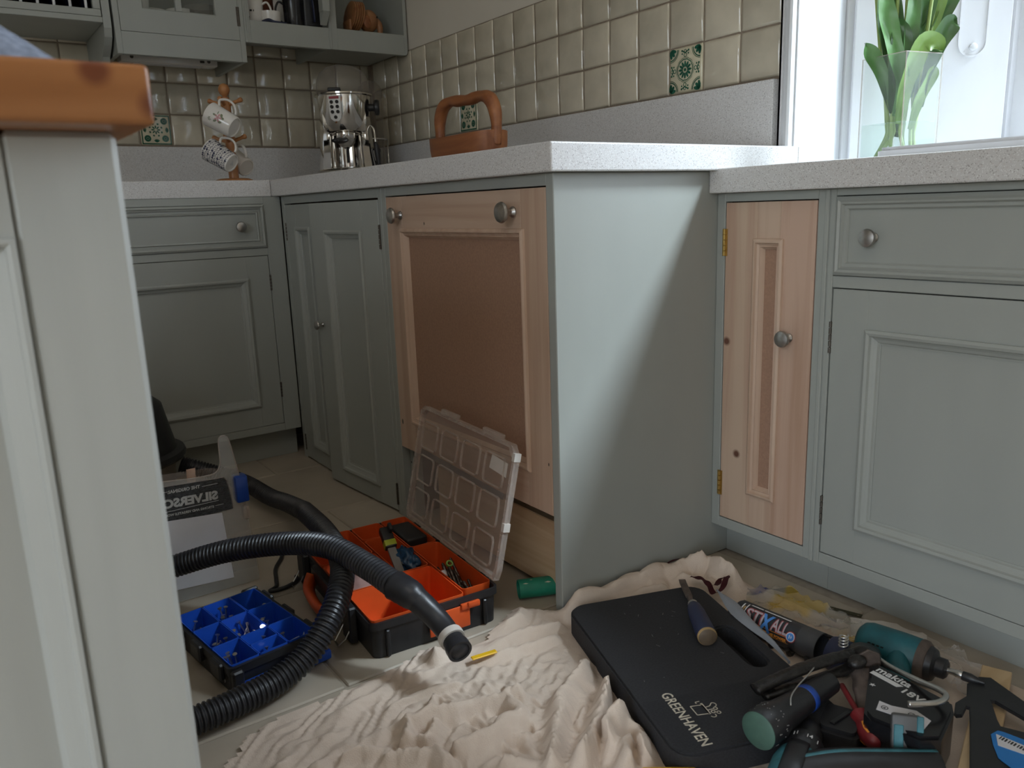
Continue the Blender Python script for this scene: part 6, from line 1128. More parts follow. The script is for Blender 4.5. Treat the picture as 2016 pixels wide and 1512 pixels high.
 -1,-1,-1,-1,-1,-1,-1,0,1,1,1,0,-1,-3,-3,-3,0,0,2,2,2,1,1,1,0,1,1,1,1,-1,0,-1,0,-2,-2,-2,-2,-2,-4,-1,0,0,1,2,0,-1,-1,0,0,0,-1,-1,-3,-4,-4,-4,-3,-3,-4,-2,-2,-4,-5,-6,-3,-3,1,2,0,0,
 0,1,1,1,1,2,2,2,0,-2,-3,-2,-1,0,0,0,0,0,0,0,0,0,0,0,0,0,0,0,0,0,0,0,0,0,0,0,0,1,1,0,0,0,0,0,0,1,0,-2,-2,-3,-1,-1,-1,-1,-2,-4,-7,-6,0,-3,2,1,0,0,0,0,0,1,0,1,
 2,2,1,-2,-3,-2,0,0,0,0,0,0,-1,-1,-1,-1,0,0,0,-1,-4,-6,-7,-3,-2,1,0,1,1,1,1,0,-1,-1,-1,0,-1,0,-2,0,0,0,1,-1,-1,-1,-2,-2,0,0,0,-1,-1,0,0,-1]
SHEET_Y = [1,0,1,1,1,1,1,0,0,0,1,0,0,1,1,1,1,1,1,1,1,1,1,0,0,0,1,0,0,0,0,0,1,1,1,1,1,1,1,1,1,1,1,1,0,0,0,0,0,0,1,1,1,1,1,1,1,1,1,1,0,1,0,0,0,0,1,1,1,1,
 1,1,1,1,1,1,1,1,0,0,0,0,0,1,1,1,1,1,1,1,1,1,1,1,0,0,0,0,0,1,0,1,1,1,1,1,1,1,1,1,0,0,0,-1,0,0,1,1,1,1,1,1,1,0,0,0,0,0,0,1,1,1,1,1,1,0,0,0,1,0,
 1,1,1,0,0,0,0,1,1,1,0,0,0,0,1,1,0,1,1,0,0,0,0,0,1,1,0,0,0,0,1,1,1,0,0,0,0,0,1,1,1,1,0,0,0,0,0,1,1,1,1,0,0,0,0,1,1,0,0,0,0,0,0,0,1,1,1,1,0,0,
 0,0,0,1,0,1,1,1,1,1,1,0,0,0,0,0,0,0,1,1,1,1,1,1,1,0,0,0,0,0,0,0,0,0,1,1,1,1,1,1,1,1,1,1,0,0,0,0,0,1,1,0,0,1,1,1,1,1,1,1,1,1,1,1,0,0,0,0,0,1,
 1,1,1,1,1,1,1,1,1,1,1,1,1,1,1,0,0,0,0,0,0,0,1,1,1,1,1,1,1,1,0,0,0,0,1,1,1,1,0,0,-1,0,0,0,0,0,0,0,0,0,1,1,1,1,1,0,0,0,0,0,0,1,1,1,0,0,0,0,-1,0,
 0,0,0,0,0,0,0,0,-1,0,0,1,0,1,0,0,0,0,-1,-1,-1,-2,1,1,1,0,0,0,0,0,0,0,0,0,0,-1,-1,-1,-1,-1,0,0,1,0,0,-1,-1,-1,-1,-2,-1,-1,0,0,0,0,0,0,0,0,0,0,0,0,-1,-2,-2,-1,-1,1,
 0,0,0,-1,-1,-1,-1,-2,-1,0,0,0,0,0,0,0,0,0,0,0,-1,-1,-1,-2,-2,-2,-1,0,0,0,-1,0,-1,-1,-2,-2,-1,0,0,0,0,0,0,0,0,0,-1,-1,-2,-2,-2,-2,-1,-1,0,0,-1,-1,0,-1,-1,-2,-2,-1,0,0,0,0,0,0,
 0,0,0,0,-1,-2,-2,-1,-1,0,0,0,0,0,-1,-2,-3,-2,-2,-2,-3,-2,1,0,0,0,0,0,-1,-1,-1,-1,-1,-1,-2,-2,-2,-1,0,0,1,1,0,0,-1,-3,-3,-6,-3,-4,-4,2,6,0,0,0,0,0,0,0,-1,-1,-2,-2,-2,-2,-2,-2,-1,-1,
 0,0,1,1,0,-1,-4,-5,-7,-8,-5,-4,-5,-3,5,1,0,0,0,0,0,0,0,-1,-1,-2,-2,-2,-2,-2,-2,-1,-1,-1,0,0,1,1,0,-4,-5,-6,-7,-10,-11,-10,-4,-1,-2,1,0,0,0,0,0,0,0,0,0,-1,-1,-2,-2,-2,-2,-2,-2,-3,-2,-1,
 0,0,0,0,1,1,-4,-6,-2,-8,-12,-15,-10,-1,-1,-1,0,0,0,0,0,0,0,0,-1,-1,-1,-1,-2,-2,-3,-2,-2,-2,-2,-3,-2,-1,-1,0,0,0,1,0,1,3,-4,-10,-10,-13,-10,0,2,-3,0,2,0,0,0,0,0,0,0,0,-1,-2,-2,-2,-2,-3,
 -3,-3,-3,-3,-2,-2,-2,-1,-1,0,0,0,0,-1,1,4,2,-3,-8,-12,-12,-7,-4,2,3,-2,0,0,0,0,0,0,0,-1,-1,-1,-2,-3,-3,-3,-4,-4,-4,-4,-4,-4,-3,-2,-1,-1,-2,0,0,0,0,1,6,3,2,-2,-1,-11,-11,-6,-1,-2,2,0,0,0,
 0,0,0,-1,-1,-1,-2,-2,-3,-3,-4,-5,-5,-5,-5,-5,-4,-4,-3,-1,-2,3,0,0,0,-1,0,4,6,8,6,4,0,-1,4,4,-7,-3,1,0,0,0,0,0,0,0,0,-1,-1,-2,-2,-2,-3,-3,-4,-5,-6,-7,-6,-7,-5,-5,-4,-2,-1,6,6,3,-3,-1,
 -2,5,3,5,7,9,7,3,0,1,3,2,-11,-3,-1,0,0,0,0,0,0,0,0,-1,-1,-2,-2,-3,-4,-5,-6,-6,-7,-9,-9,-8,-7,-6,-2,0,4,6,3,-1,0,-3,-3,2,2,4,3,4,8,3,-2,-6,-2,-3,-3,-12,-4,0,0,0,0,0,0,0,0,0,
 -1,-1,-2,-2,-3,-5,-6,-7,-8,-9,-10,-11,-11,-5,-4,0,2,2,6,4,2,3,4,2,0,-1,2,3,6,8,6,-1,-6,-7,-6,-4,-3,-9,0,0,0,0,0,0,0,0,0,-1,-1,-2,-3,-4,-6,-8,-9,-10,-10,-11,-12,-10,-6,-1,1,-1,2,6,4,4,4,6,
 5,2,4,4,4,5,7,7,3,3,2,0,-6,-5,-4,1,0,0,0,0,0,0,0,0,-1,-1,-2,-3,-4,-6,-9,-11,-11,-11,-14,-10,-8,-3,1,0,-2,3,6,4,8,5,7,8,5,4,4,5,5,4,6,9,9,8,3,4,3,-5,-4,0,0,0,0,0,0,0,
 1,1,0,0,0,0,0,0,0,0,0,-1,-1,-2,-3,-5,-7,-10,-12,-15,-14,-16,-9,-8,0,-1,1,6,3,4,3,4,4,5,4,3,3,3,3,4,3,5,9,10,12,13,6,2,0,-1,-1,0,0,0,0,0,1,0,0,0,0,0,0,0,0,0,0,-1,-1,-1,
 -3,-5,-9,-11,-15,-12,-12,-12,-12,-5,-2,1,6,7,5,0,-1,0,-1,1,4,2,2,-1,-2,3,5,6,9,9,11,13,9,7,-3,2,1,0,0,0,0,0,0,0,0,1,0,0,0,0,0,0,0,-1,-1,-1,-3,-1,-6,-4,-8,-9,-9,-10,-9,-4,-3,1,2,4,
 1,-4,-1,-2,-4,-3,-2,3,2,2,4,2,8,8,10,8,8,7,6,9,5,0,-1,0,0,0,0,0,0,0,0,0,1,1,1,0,0,0,0,0,0,-1,-1,-3,-3,-1,-2,-3,0,0,-2,-4,-5,-5,-1,5,2,-1,-5,-6,-4,-5,4,5,4,3,2,5,12,10,
 8,8,7,6,4,3,6,4,4,1,1,0,0,-1,0,0,0,0,1,3,2,1,0,0,0,0,0,-1,0,0,0,1,1,1,-3,-5,-3,-3,-3,-3,1,1,-1,-4,-4,0,2,1,3,2,1,9,7,11,6,7,5,4,4,3,3,3,2,1,1,1,0,0,0,-1,
 -1,0,-1,2,7,4,1,0,0,0,-1,0,0,0,0,0,0,3,1,-5,-5,-6,-6,-2,3,4,2,3,3,5,6,5,2,1,4,6,5,8,5,4,3,1,1,2,2,0,0,0,1,0,0,0,0,0,0,0,-2,-3,-2,-2,-1,1,6,4,1,0,0,0,0,0,
 0,0,0,0,3,-1,-1,-3,-3,-4,-5,-5,1,4,4,1,3,6,4,4,4,2,3,4,4,5,3,4,3,2,0,1,0,-1,-2,-1,-2,0,0,0,0,0,0,0,0,0,-2,-3,-4,-4,-4,-3,-5,1,4,4,2,0,0,0,0,0,0,0,1,2,2,3,1,-1,
 1,1,1,3,5,5,4,1,2,0,4,3,1,1,3,3,4,2,3,3,0,1,-2,-2,-2,-3,-3,-4,-2,-1,0,0,0,0,0,0,0,-1,-1,-2,-4,-4,-6,-6,-5,-5,-8,0,2,4,2,0,0,0,0,0,0,1,1,1,1,2,3,4,6,2,0,2,2,2,
 2,-1,1,1,1,1,0,0,0,-2,-1,-2,0,0,-2,-4,-3,-4,-4,-5,-5,-4,-1,0,0,0,0,0,0,0,-1,-1,-1,-2,-2,-2,-2,-4,-6,-8,-9,-9,-8,-7,-6,0,3,2,0,0,0,0,1,1,2,4,7,8,7,7,7,4,4,2,-1,-1,-1,0,-1,0,
 0,0,0,0,-2,-3,-3,-3,-3,-3,-6,-5,-5,-6,-4,-4,-3,-3,-2,-2,0,0,0,0,0,0,0,0,-1,-2,-2,-2,-2,2,2,3,2,-6,-11,-10,-9,-7,-7,-7,-5,0,1,0,0,0,0,1,2,3,5,6,7,9,10,9,5,2,2,-1,-1,0,-1,-1,0,-1,
 -1,-2,-3,-4,-4,-4,-5,-5,-6,-3,-2,-2,-4,-2,0,1,-1,0,1,2,0,0,0,0,0,0,-1,-2,-3,-2,1,2,2,2,-2,-4,-6,-8,-7,-6,-7,-10,-6,-6,-4,-4,0,0,0,1,2,2,3,4,5,5,7,8,9,4,1,1,-2,-4,-3,-3,-2,-3,-5,-2,
 -4,-3,-2,-3,-3,-2,-2,-1,1,0,1,-1,0,3,2,-1,1,1,0,2,1,0,-4,-4,-4,-3,-3,-2,0,0,-2,-4,-4,-3,-3,-3,-5,-7,-9,-9,-7,-9,-8,-1,0,0,-1,1,2,2,2,2,1,3,5,6,5,1,-2,-3,-2,-2,-4,-5,-6,-5,1,3,4,4,
 3,2,2,2,1,0,0,0,1,1,1,3,6,3,1,0,1,1,-3,-4,-5,-6,-8,-8,-6,-5,-5,-3,-4,-7,-8,-8,-7,-4,-6,-7,-7,-9,-7,0,0,0,-1,-1,1,1,1,1,1,1,2,3,3,3,1,-1,-3,-3,-2,-4,-3,-1,2,8,0,2,4,3,1,0,
 0,0,0,1,2,3,3,4,3,1,0,0,0,0,0,0,0,0,0,0,0,1,0,0,0,0,0,0,0,0,0,0,0,0,0,0,0,-1,-1,0,0,0,0,0,0,0,1,2,1,2,-1,-2,-2,-1,2,4,5,3,-3,-1,0,1,0,0,0,0,0,0,-1,0,
 2,0,0,-2,0,-1,0,0,0,0,0,0,0,0,0,0,0,0,-1,1,1,2,0,-5,-2,0,0,0,1,0,0,-2,-4,-2,0,-1,-1,-3,-2,0,-1,0,0,3,2,-1,-3,-1,0,0,1,0,-2,-1,-1,-1]
def sheet():
    h = .0078; X, Y = np.meshgrid(np.arange(159)*h-1.44, np.arange(131)*h-2.96)
    ins = np.zeros(X.shape, bool); D = np.full(X.shape, 9.)
    for (x1, y1), (x2, y2) in zip(SHEET_EDGE, SHEET_EDGE[1:]+SHEET_EDGE[:1]):
        ins ^= ((y1 > Y) != (y2 > Y)) & (X < (x2-x1)*(Y-y1)/(y2-y1+1e-12)+x1)
        dx, dy = x2-x1, y2-y1; t_ = np.clip(((X-x1)*dx+(Y-y1)*dy)/(dx*dx+dy*dy), 0, 1); D = np.minimum(D, np.hypot(X-x1-t_*dx, Y-y1-t_*dy))
    keep = ins | (D < h*.5)
    pu = (X-PADC[0])*PADU[0]+(Y-PADC[1])*PADU[1]; pw_ = (X-PADC[0])*PADW[0]+(Y-PADC[1])*PADW[1]; dp = np.maximum(np.abs(pu)-.222, np.abs(pw_)-.134)
    flat_ = (dp < -.012) | ((X+.42)**2/.19**2+(Y+2.60)**2/.22**2 < 1) | ((X+.62)**2+(Y+2.75)**2 < .20**2) | ((np.abs(X+.42) < .10) & (Y < -2.26) & (Y > -2.5))
    use = keep & ~flat_; Z = np.full(X.shape, .0048); k = 0
    for j in range(X.shape[0]):
        z = 8
        for i in np.nonzero(use[j])[0]: z += SHEET_Z[k]; k += 1; Z[j, i] = z*.0006
    hx, hy = np.zeros(X[::2, ::2].shape), np.zeros(X[::2, ::2].shape); u2 = use[::2, ::2]
    hx[u2] = np.array(SHEET_X[:u2.sum()])*.001; hy[u2] = np.array(SHEET_Y[:u2.sum()])*.001
    OX_, OY_ = np.zeros(X.shape), np.zeros(X.shape)
    for O, q in ((OX_, hx), (OY_, hy)):
        O[::2, ::2] = q; O[1:-1:2, ::2] = (q[:-1]+q[1:])/2; O[:, 1:-1:2] = (O[:, :-2:2]+O[:, 2::2])/2
    heap = [(-.66, -2.056), (-.514, -2.054), (-.417, -2.056), (-.345, -2.066), (-.318, -2.11), (-.33, -2.17)]
    bm = nb(); vid = {}
    for j, i in zip(*np.nonzero(keep)):
        x, y, z = X[j, i]+OX_[j, i], Y[j, i]+OY_[j, i], Z[j, i]
        if x > -.70 and y > -2.25:
            d = seg_dist(x, y, heap); z += .030*math.exp(-(d/.027)**2)*min(1, max(0, dp[j, i]/.025))*min(1, (x+.70)/.05)*(1+.22*noise.noise(V((x*22, y*22, 2))))
        vid[j, i] = bm.verts.new((x, y, max(z, .002)))
    for j, i in vid:
        q = [(j, i), (j, i+1), (j+1, i+1), (j+1, i)]
        if all(c in vid for c in q): bm.faces.new([vid[c] for c in q])
    bmesh.ops.subdivide_edges(bm, edges=bm.edges[:], cuts=2, use_grid_fill=True, smooth=1.0)
    return bm
tag(obj('dust_sheet', sheet(), M['sheet'], smooth='all'), 'crumpled cream cotton dust sheet spread over the stone floor', 'dust sheet')
tag(obj('blue_tag', prism([(-.004, -.007), (.005, -.006), (.004, .007), (-.003, .006)], .002, Matrix.Translation((-.752, -2.276, .026)) @ Matrix.Rotation(.5, 4, 'X')), M['blue_clip']), 'tiny blue tag poking from the dust sheet folds left of the pad', 'tag')

# ------------------------------------------------------------------ vacuum and hose
vx, vy = -1.262, -.875
t = thing('vacuum_cleaner', 'black-lidded grey drum vacuum cleaner behind the island corner', 'vacuum cleaner', (vx, vy, 0)); tr = Matrix.Translation((vx, vy, 0))
obj('drum', lathe([(0, .03), (.135, .03), (.145, .05), (.158, .165), (0, .166)], 44, tr), M['drum_grey'], t, smooth=40)
obj('lid', lathe([(.150, .160), (.180, .160), (.186, .168), (.182, .180), (.164, .186), (.160, .198), (.150, .245), (.138, .305), (.105, .335), (.04, .345), (0, .346)], 44, tr), M['black'], t, smooth=40)
obj('carry_handle', tube(smooth_path([(vx-.07, vy, .335), (vx-.05, vy, .375), (vx+.05, vy, .375), (vx+.07, vy, .335)], 6), .012, 10), M['black'], t, smooth='all')
for k in range(4):
    a = math.pi/4+k*math.pi/2; obj('castor', lathe([(0, 0), (.022, 0), (.026, .012), (.024, .03), (.02, .034), (0, .034)], 16, Matrix.Translation((vx+.12*math.cos(a), vy+.12*math.sin(a), .0002))), M['black'], t, smooth=40)
t = thing('vacuum_hose', 'black ribbed vacuum hose looping over the organisers to a taped nozzle', 'hose', (-1.0, -1.9, 0))
HP = [(-1.09, -.865, .115), (-1.02, -.90, .085), (-.950, -.965, .055), (-.925, -1.10, .045), (-.915, -1.20, .055), (-.930, -1.35, .085), (-.952, -1.45, .112), (-.967, -1.60, .118), (-1.000, -1.755, .124), (-1.044, -1.862, .122), (-1.090, -1.915, .094), (-1.147, -1.940, .052), (-1.20, -1.951, .034), (-1.248, -1.960, .030), (-1.333, -1.972, .030),
      (-1.42, -1.965, .030), (-1.49, -1.90, .032), (-1.52, -1.78, .04), (-1.49, -1.65, .06), (-1.40, -1.56, .085), (-1.31, -1.535, .098), (-1.252, -1.545, .108), (-1.173, -1.610, .137), (-1.090, -1.702, .160), (-1.039, -1.805, .174), (-1.012, -1.915, .165), (-1.000, -1.990, .156)]
path = resample(smooth_path(HP, 14), .0021); rr_ = [.0232 if (k % 4) < 2 else .0200 for k in range(len(path))]
obj('ribbed_hose', tube(path, rr_, 18), M['hose'], t, smooth=35)
NP = smooth_path([(-1.000, -1.990, .156), (-.988, -2.022, .148), (-.977, -2.042, .135), (-.967, -2.058, .120), (-.960, -2.078, .106), (-.959, -2.106, .0945), (-.963, -2.142, .085)], 8)
obj('cuff', tube(NP[:15], [.0245, .0262, .0262, .0255, .0258, .0258, .0250, .0252, .0252, .0245, .0245, .0238, .0225, .0215, .0208], 24), M['hose'], t, smooth=50)
obj('nozzle', tube(NP[12:], [.0212-.0001*k for k in range(len(NP)-12)], 24), M['hose'], t, smooth='all')
i0 = len(NP)-10
obj('white_tape', tube(NP[i0:i0+4], [.0218, .0222, .0222, .0218], 24), M['paper'], t, smooth=50)['label'] = 'band of white tape'
e0, e1 = NP[-2], NP[-1]; am = axis_m(e1-(e1-e0).normalized()*.004, e1+(e1-e0))
obj('nozzle_end', lathe([(.0200, -.012), (.0208, -.008), (.0208, .0046), (.0165, .0046), (.0160, -.004), (0, -.0041)], 28, am), M['hose'], t, smooth=40)
obj('nozzle_bore', lathe([(0, -.0035), (.0158, -.0035), (.0158, -.003), (0, -.003)], 28, am), M['cavity'], t)
tag(obj('power_cord', tube(smooth_path([(-1.06, -1.25, .005), (-1.0, -1.36, .005), (-1.006, -1.409, .005), (-1.040, -1.465, .005), (-1.058, -1.52, .005), (-1.070, -1.555, .005), (-1.088, -1.567, .005), (-1.06, -1.572, .005), (-1.035, -1.563, .005), (-1.022, -1.552, .005), (-1.018, -1.535, .005)], 8), .0045, 8), M['black'], smooth='all'), 'thin black power cord curled on the floor tiles between the two organisers', 'cord')

# ------------------------------------------------------------------ translucent carry case
t = thing('screw_case', 'translucent upright carry case with mirrored grey lettering and a blue clip', 'case', (-1.2, -1.46, 0))
FC = Face((0, -1.49, 0), (1, 0, 0), (0, -1, 0))
cx0 = -1.40; depth = .075
sil = [(cx0, .003), (-1.085, .003), (-1.091, .10), (-1.098, .19), (-1.104, .245), (-1.112, .30), (-1.118, .331), (-1.123, .339), (-1.131, .341), (-1.137, .336), (-1.139, .325), (-1.140, .285), (-1.146, .270), (-1.156, .263), (-1.19, .262), (-1.25, .268), (cx0, .280)]
obj('front_sheet', prism(sil, .0018, FC.mat(0, 0, -.002)), M['clear_case'], t)
bm = nb(); P = sil[1:13]; a0_ = [FC.p(a, z, -.002) for a, z in sil[1:6]]; b0_ = [FC.p(a+.022*(1-.25*(z/.34)), z, -depth) for a, z in sil[1:6]]
va_ = [bm.verts.new(p) for p in a0_]; vb_ = [bm.verts.new(p) for p in b0_]
for k in range(len(va_)-1): bm.faces.new((va_[k], vb_[k], vb_[k+1], va_[k+1]))
obj('side_wall', bm, M['clear_lid'], t)
obj('back_sheet', prism([(cx0, .003), (-1.066, .003), (-1.085, .24), (-1.15, .255), (cx0, .27)], .0018, FC.mat(0, 0, -depth)), M['clear_lid'], t)
obj('edge_ridge', tube([FC.p(a, z, .0005) for a, z in smooth_path([(p[0], p[1], 0) for p in sil[5:]], 3) for z in [z]] if False else [FC.p(p[0], p[1], .0005) for p in smooth_path([(q[0], q[1], 0) for q in sil[4:]], 3)], .0013, 6), M['clear_ridge'], t)
panel = [(cx0, .178), (-1.124, .178), (-1.124, .20), (-1.130, .243), (-1.136, .252), (-1.15, .252), (cx0, .266)]
obj('print_panel', prism(panel, .0006, FC.mat(0, 0, .0002)), M['print_dark'], t)
obj('edge_ridge', tube([FC.p(a, z, .0014) for a, z in [(-1.124, .178), (-1.125, .20), (-1.131, .243), (-1.137, .252), (-1.15, .252), (-1.40, .266)]], .0009, 6), M['clear_ridge'], t)
sl_ = math.radians(3)
def cmat(a, z, n=.0015): return FC.mat(a, z, n) @ Matrix.Rotation(-sl_*0-.035, 4, 'Z')
text('lettering', 'SILVERSCREW', .0245, M['print_grey'], t, cmat(-1.153, .2085), .0002, 1.0, .0012, width=.165, mirror=True)
text('lettering', 'THE ORIGINAL', .0095, M['print_grey'], t, cmat(-1.186, .2395), .0002, 1.0, .0003, mirror=True)
text('lettering', 'STRONG AND VERSATILE WOOD SCREW', .0068, M['print_grey'], t, cmat(-1.163, .1905), .0002, 1.0, .0002, mirror=True)
bm = nb(); FC.box(bm, -1.182, -1.150, .241, .2418, .001, .0018, 0); FC.box(bm, -1.30, -1.246, .2455, .2463, .001, .0018, 0); FC.box(bm, -1.32, -1.152, .2035, .2044, .001, .0018, 0); FC.box(bm, -1.160, -1.143, .1935, .1942, .001, .0018, 0)
obj('printed_line', bm, M['print_grey'], t)
obj('white_card', prism([(cx0, .04), (-1.139, .024), (-1.148, .175), (cx0, .196)], .0006, FC.mat(0, 0, .0004)), M['white_card'], t)['label'] = 'plain white card insert'
obj('card_strip', prism([(-1.205, .215), (-1.188, .215), (-1.184, .275), (-1.202, .275)], .001, FC.mat(0, 0, -.03)), M['pine_pink'], t)['label'] = 'narrow orange-tan strip'
obj('blue_clip', bx(-1.1165, -1.0900, -1.502, -1.470, .190, .248, .004, 2), M['blue_clip'], t, smooth=40)
obj('catch', bx(-1.104, -1.092, -1.498, -1.475, .150, .178, .002), M['clear_ridge'], t)

# ------------------------------------------------------------------ organisers
def bin_bm(x0, x1, y0, y1, zt, zb, r=.009, th=.0016, tap=.006):
    bm = nb(); o1 = rrect(x0, x1, y0, y1, r, 4); i1 = rrect(x0+th, x1-th, y0+th, y1-th, max(r-th, .001), 4); ib = rrect(x0+th+tap, x1-th-tap, y0+th+tap, y1-th-tap, max(r-th, .001), 4); ob = rrect(x0+tap, x1-tap, y0+tap, y1-tap, r, 4)
    L_ = [[bm.verts.new((x, y, z)) for x, y in pl] for pl, z in ((ob, zb), (o1, zt-.004), (o1, zt), (i1, zt), (ib, zb+.002))]
    n = len(o1)
    for a, b_ in zip(L_, L_[1:]):
        for k in range(n): bm.faces.new((a[k], a[(k+1) % n], b_[(k+1) % n], b_[k]))
    bm.faces.new(L_[0][::-1]); bm.faces.new(L_[-1]); bmesh.ops.recalc_face_normals(bm, faces=bm.faces[:]); return bm
def tray_bm(hx, hy, zt, th, r, tap=.006, z0=.0005, lip=.004):
    bm = nb(); o0 = rrect(-hx+tap, hx-tap, -hy+tap, hy-tap, r, 4); o1 = rrect(-hx+lip, hx-lip, -hy+lip, hy-lip, r, 4); o2 = rrect(-hx, hx, -hy, hy, r, 4); i1 = rrect(-hx+th, hx-th, -hy+th, hy-th, max(r-th, .002), 4); i0 = rrect(-hx+th+tap, hx-th-tap, -hy+th+tap, hy-th-tap, max(r-th, .002), 4)
    L_ = [[bm.verts.new((x, y, z)) for x, y in pl] for pl, z in ((o0, z0), (o1, zt-.016), (o2, zt-.014), (o2, zt), (i1, zt), (i0, z0+.003))]
    n = len(o0)
    for a, b_ in zip(L_, L_[1:]):
        for k in range(n): bm.faces.new((a[k], a[(k+1) % n], b_[(k+1) % n], b_[k]))
    bm.faces.new(L_[0][::-1]); bm.faces.new(L_[-1]); bmesh.ops.recalc_face_normals(bm, faces=bm.faces[:]); return bm
# orange organiser
OX, OY, OR = -.886, -1.742, math.radians(-4)
t = thing('tool_organiser', 'black organiser full of orange bins, its clear lid open against the pine door', 'organiser', (OX, OY, 0), OR)
MO = W[t.name]; HX, HY, ZT_ = .132, .221, .072
def lo(bm): bm.transform(MO); return bm
body = tray_bm(HX, HY, ZT_, .005, .014)
for y in (-.16, -.06, .06, .16): box(body, HX-.002, HX+.006, y-.012, y+.012, ZT_-.012, ZT_+.002, .001)
for y in (.155, -.125): box(body, -HX-.014, -HX+.002, y-.022, y+.022, .004, ZT_+.004, .003)
for x in (-.10, .10): box(body, x-.004, x+.004, -HY-.001, -HY+.006, .002, ZT_-.018, .002)
obj('case_body', lo(body), M['black'], t, smooth=35)
cols = {'a': (-.127, -.012), 'b': (-.008, .060), 'c': (.064, .127)}
BINS = [('c', .04, .215), ('c', -.20, .036), ('b', .135, .215), ('b', -.06, .131), ('b', -.215, -.064), ('a', -.215, -.085), ('a', -.081, .06), ('a', .064, .215)]
for c, y0, y1 in BINS: obj('bin', lo(bin_bm(*cols[c], y0, y1, ZT_+.004, .006)), M['orange'], t, smooth=35)
hb = bx(-.020, .064, -HY-.0055, -HY-.0005, .014, .058, .002, 2); box(hb, .045, .085, -HY-.009, -HY-.0005, .050, .062, .0025, 2); box(hb, .058, .080, -HY-.012, -HY-.006, .054, .064, .002, 2)
obj('front_latch', lo(hb), M['orange'], t, smooth=40)
hp = [(-HX-.012, .075, .055), (-HX-.026, .06, .035), (-HX-.030, .02, .026), (-HX-.030, -.03, .026), (-HX-.026, -.07, .035), (-HX-.012, -.085, .055)]
obj('side_handle', lo(tube(smooth_path(hp, 6), .010, 10, flat=(1, 2.0))), M['orange'], t, smooth='all')
obj('handle_mount', lo(bx(-HX-.012, -HX+.002, -.095, .085, .044, ZT_+.002, .003)), M['black'], t)
for y in (.155, -.125):
    p = [(-HX-.013, y-.016, .03), (-HX-.022, y-.016, .016), (-HX-.034, y-.010, .004), (-HX-.034, y+.010, .004), (-HX-.022, y+.016, .016), (-HX-.013, y+.016, .03)]
    obj('wire_bail', lo(tube(p, .0014, 6)), M['steel'], t, smooth=50)
# the open lid, in the plane through hinge line and the door
Hb, Hr, Tl = V((-.739, -1.545, .080)), V((-.770, -1.970, .080)), V((-.682, -1.556, .342))
u = (Hr-Hb).normalized(); LW = (Hr-Hb).length; v = (Tl-Hb); v = (v-u*v.dot(u)); LH = v.length; v.normalize(); nn = u.cross(v)
if nn.x > 0: nn = -nn
ML = Matrix(((u.x, v.x, nn.x, Hb.x), (u.y, v.y, nn.y, Hb.y), (u.z, v.z, nn.z, Hb.z), (0, 0, 0, 1)))
def ll(bm): bm.transform(ML); bmesh.ops.recalc_face_normals(bm, faces=bm.faces[:]); return bm
ol = [(.006, 0), (LW-.008, 0), (LW-.002, .02), (LW, LH-.02), (LW-.018, LH), (.020, LH), (.002, LH-.014), (0, .02)]
lid = obj('lid', ll(prism(ol, .0018)), M['clear_lid'], t)
il = [(x+(.008 if x < LW/2 else -.008), y+(.007 if y < LH/2 else -.007)) for x, y in ol]
obj('lid_rim', ll(ring_prism(ol, il, .013, Matrix.Translation((0, 0, -.006)))), M['clear_ridge'], lid)
for r in range(3):
    for c in range(4):
        x0 = .022+c*(LW-.036)/4; x1 = x0+(LW-.036)/4-.020; y0 = .016+r*(LH-.032)/3; y1 = y0+(LH-.032)/3-.016
        obj('pocket_ridge', ll(ring_prism(rrect(x0, x1, y0, y1, .012, 4), rrect(x0+.0022, x1-.0022, y0+.0022, y1-.0022, .010, 4), .0045, Matrix.Translation((0, 0, .0012)))), M['clear_ridge'], lid)
for c in (.10, .29): obj('lid_latch', ll(bx(c, c+.075, LH-.004, LH+.010, -.006, .006, .003, 2)), M['clear_ridge'], lid, smooth=40)
obj('white_sticker', ll(prism([(LW-.092, LH-.064), (LW-.026, LH-.068), (LW-.026, LH-.040), (LW-.088, LH-.036)], .0004, Matrix.Translation((0, 0, .0024)))), M['paper'], lid)
for y in (LH-.03, .10): obj('white_sticker', ll(bx(LW-.008, LW+.0012, y, y+.016, -.007, .0075)), M['paper'], lid)
obj('foam_strip', ll(prism([(.02, .155), (LW-.03, .155), (LW-.03, .168), (.02, .168)], .0006, Matrix.Translation((0, 0, -.001)))), M['print_dark'], lid)
def lw(x, y, z): return MO @ V((x, y, z))
# what is in the bins
b_ = bx(.070, .121, .075, .178, .020, .079, .006, 3); kc = thing('black_case', 'black case with a pinkish button in the rear orange bin', 'case', lw(.095, .126, .02))
obj('body', lo(b_), M['black'], kc, smooth=40); obj('lid_line', lo(bx(.0695, .1215, .0745, .1785, .058, .0605, .001)), M['grey_plastic'], kc); obj('button', lo(lathe([(0, 0), (.0055, 0), (.0055, .002), (0, .0025)], 14, Matrix.Translation((.106, .0745, .048)) @ Matrix.Rotation(math.radians(90), 4, 'X'))), M['ink_red'], kc)
kc = thing('bar_clamp', 'grey bar clamp with black head and lime band standing in an orange bin', 'clamp', lw(.02, .04, .03))
a_, c_ = V((.012, -.03, .045)), V((.020, .075, .118)); dr_ = (c_-a_).normalized()
mm = MO @ axis_m(a_, c_); L_ = (c_-a_).length
q = bx(-.0085, .0085, -.003, .003, 0, L_*.66); q.transform(mm); obj('bar', q, M['grey_plastic'], kc)
q = bx(-.0125, .0125, -.009, .009, L_*.60, L_, .003, 2); box(q, -.012, -.004, .005, .022, L_*.85, L_, .002); q.transform(mm); obj('head', q, M['black'], kc, smooth=40)
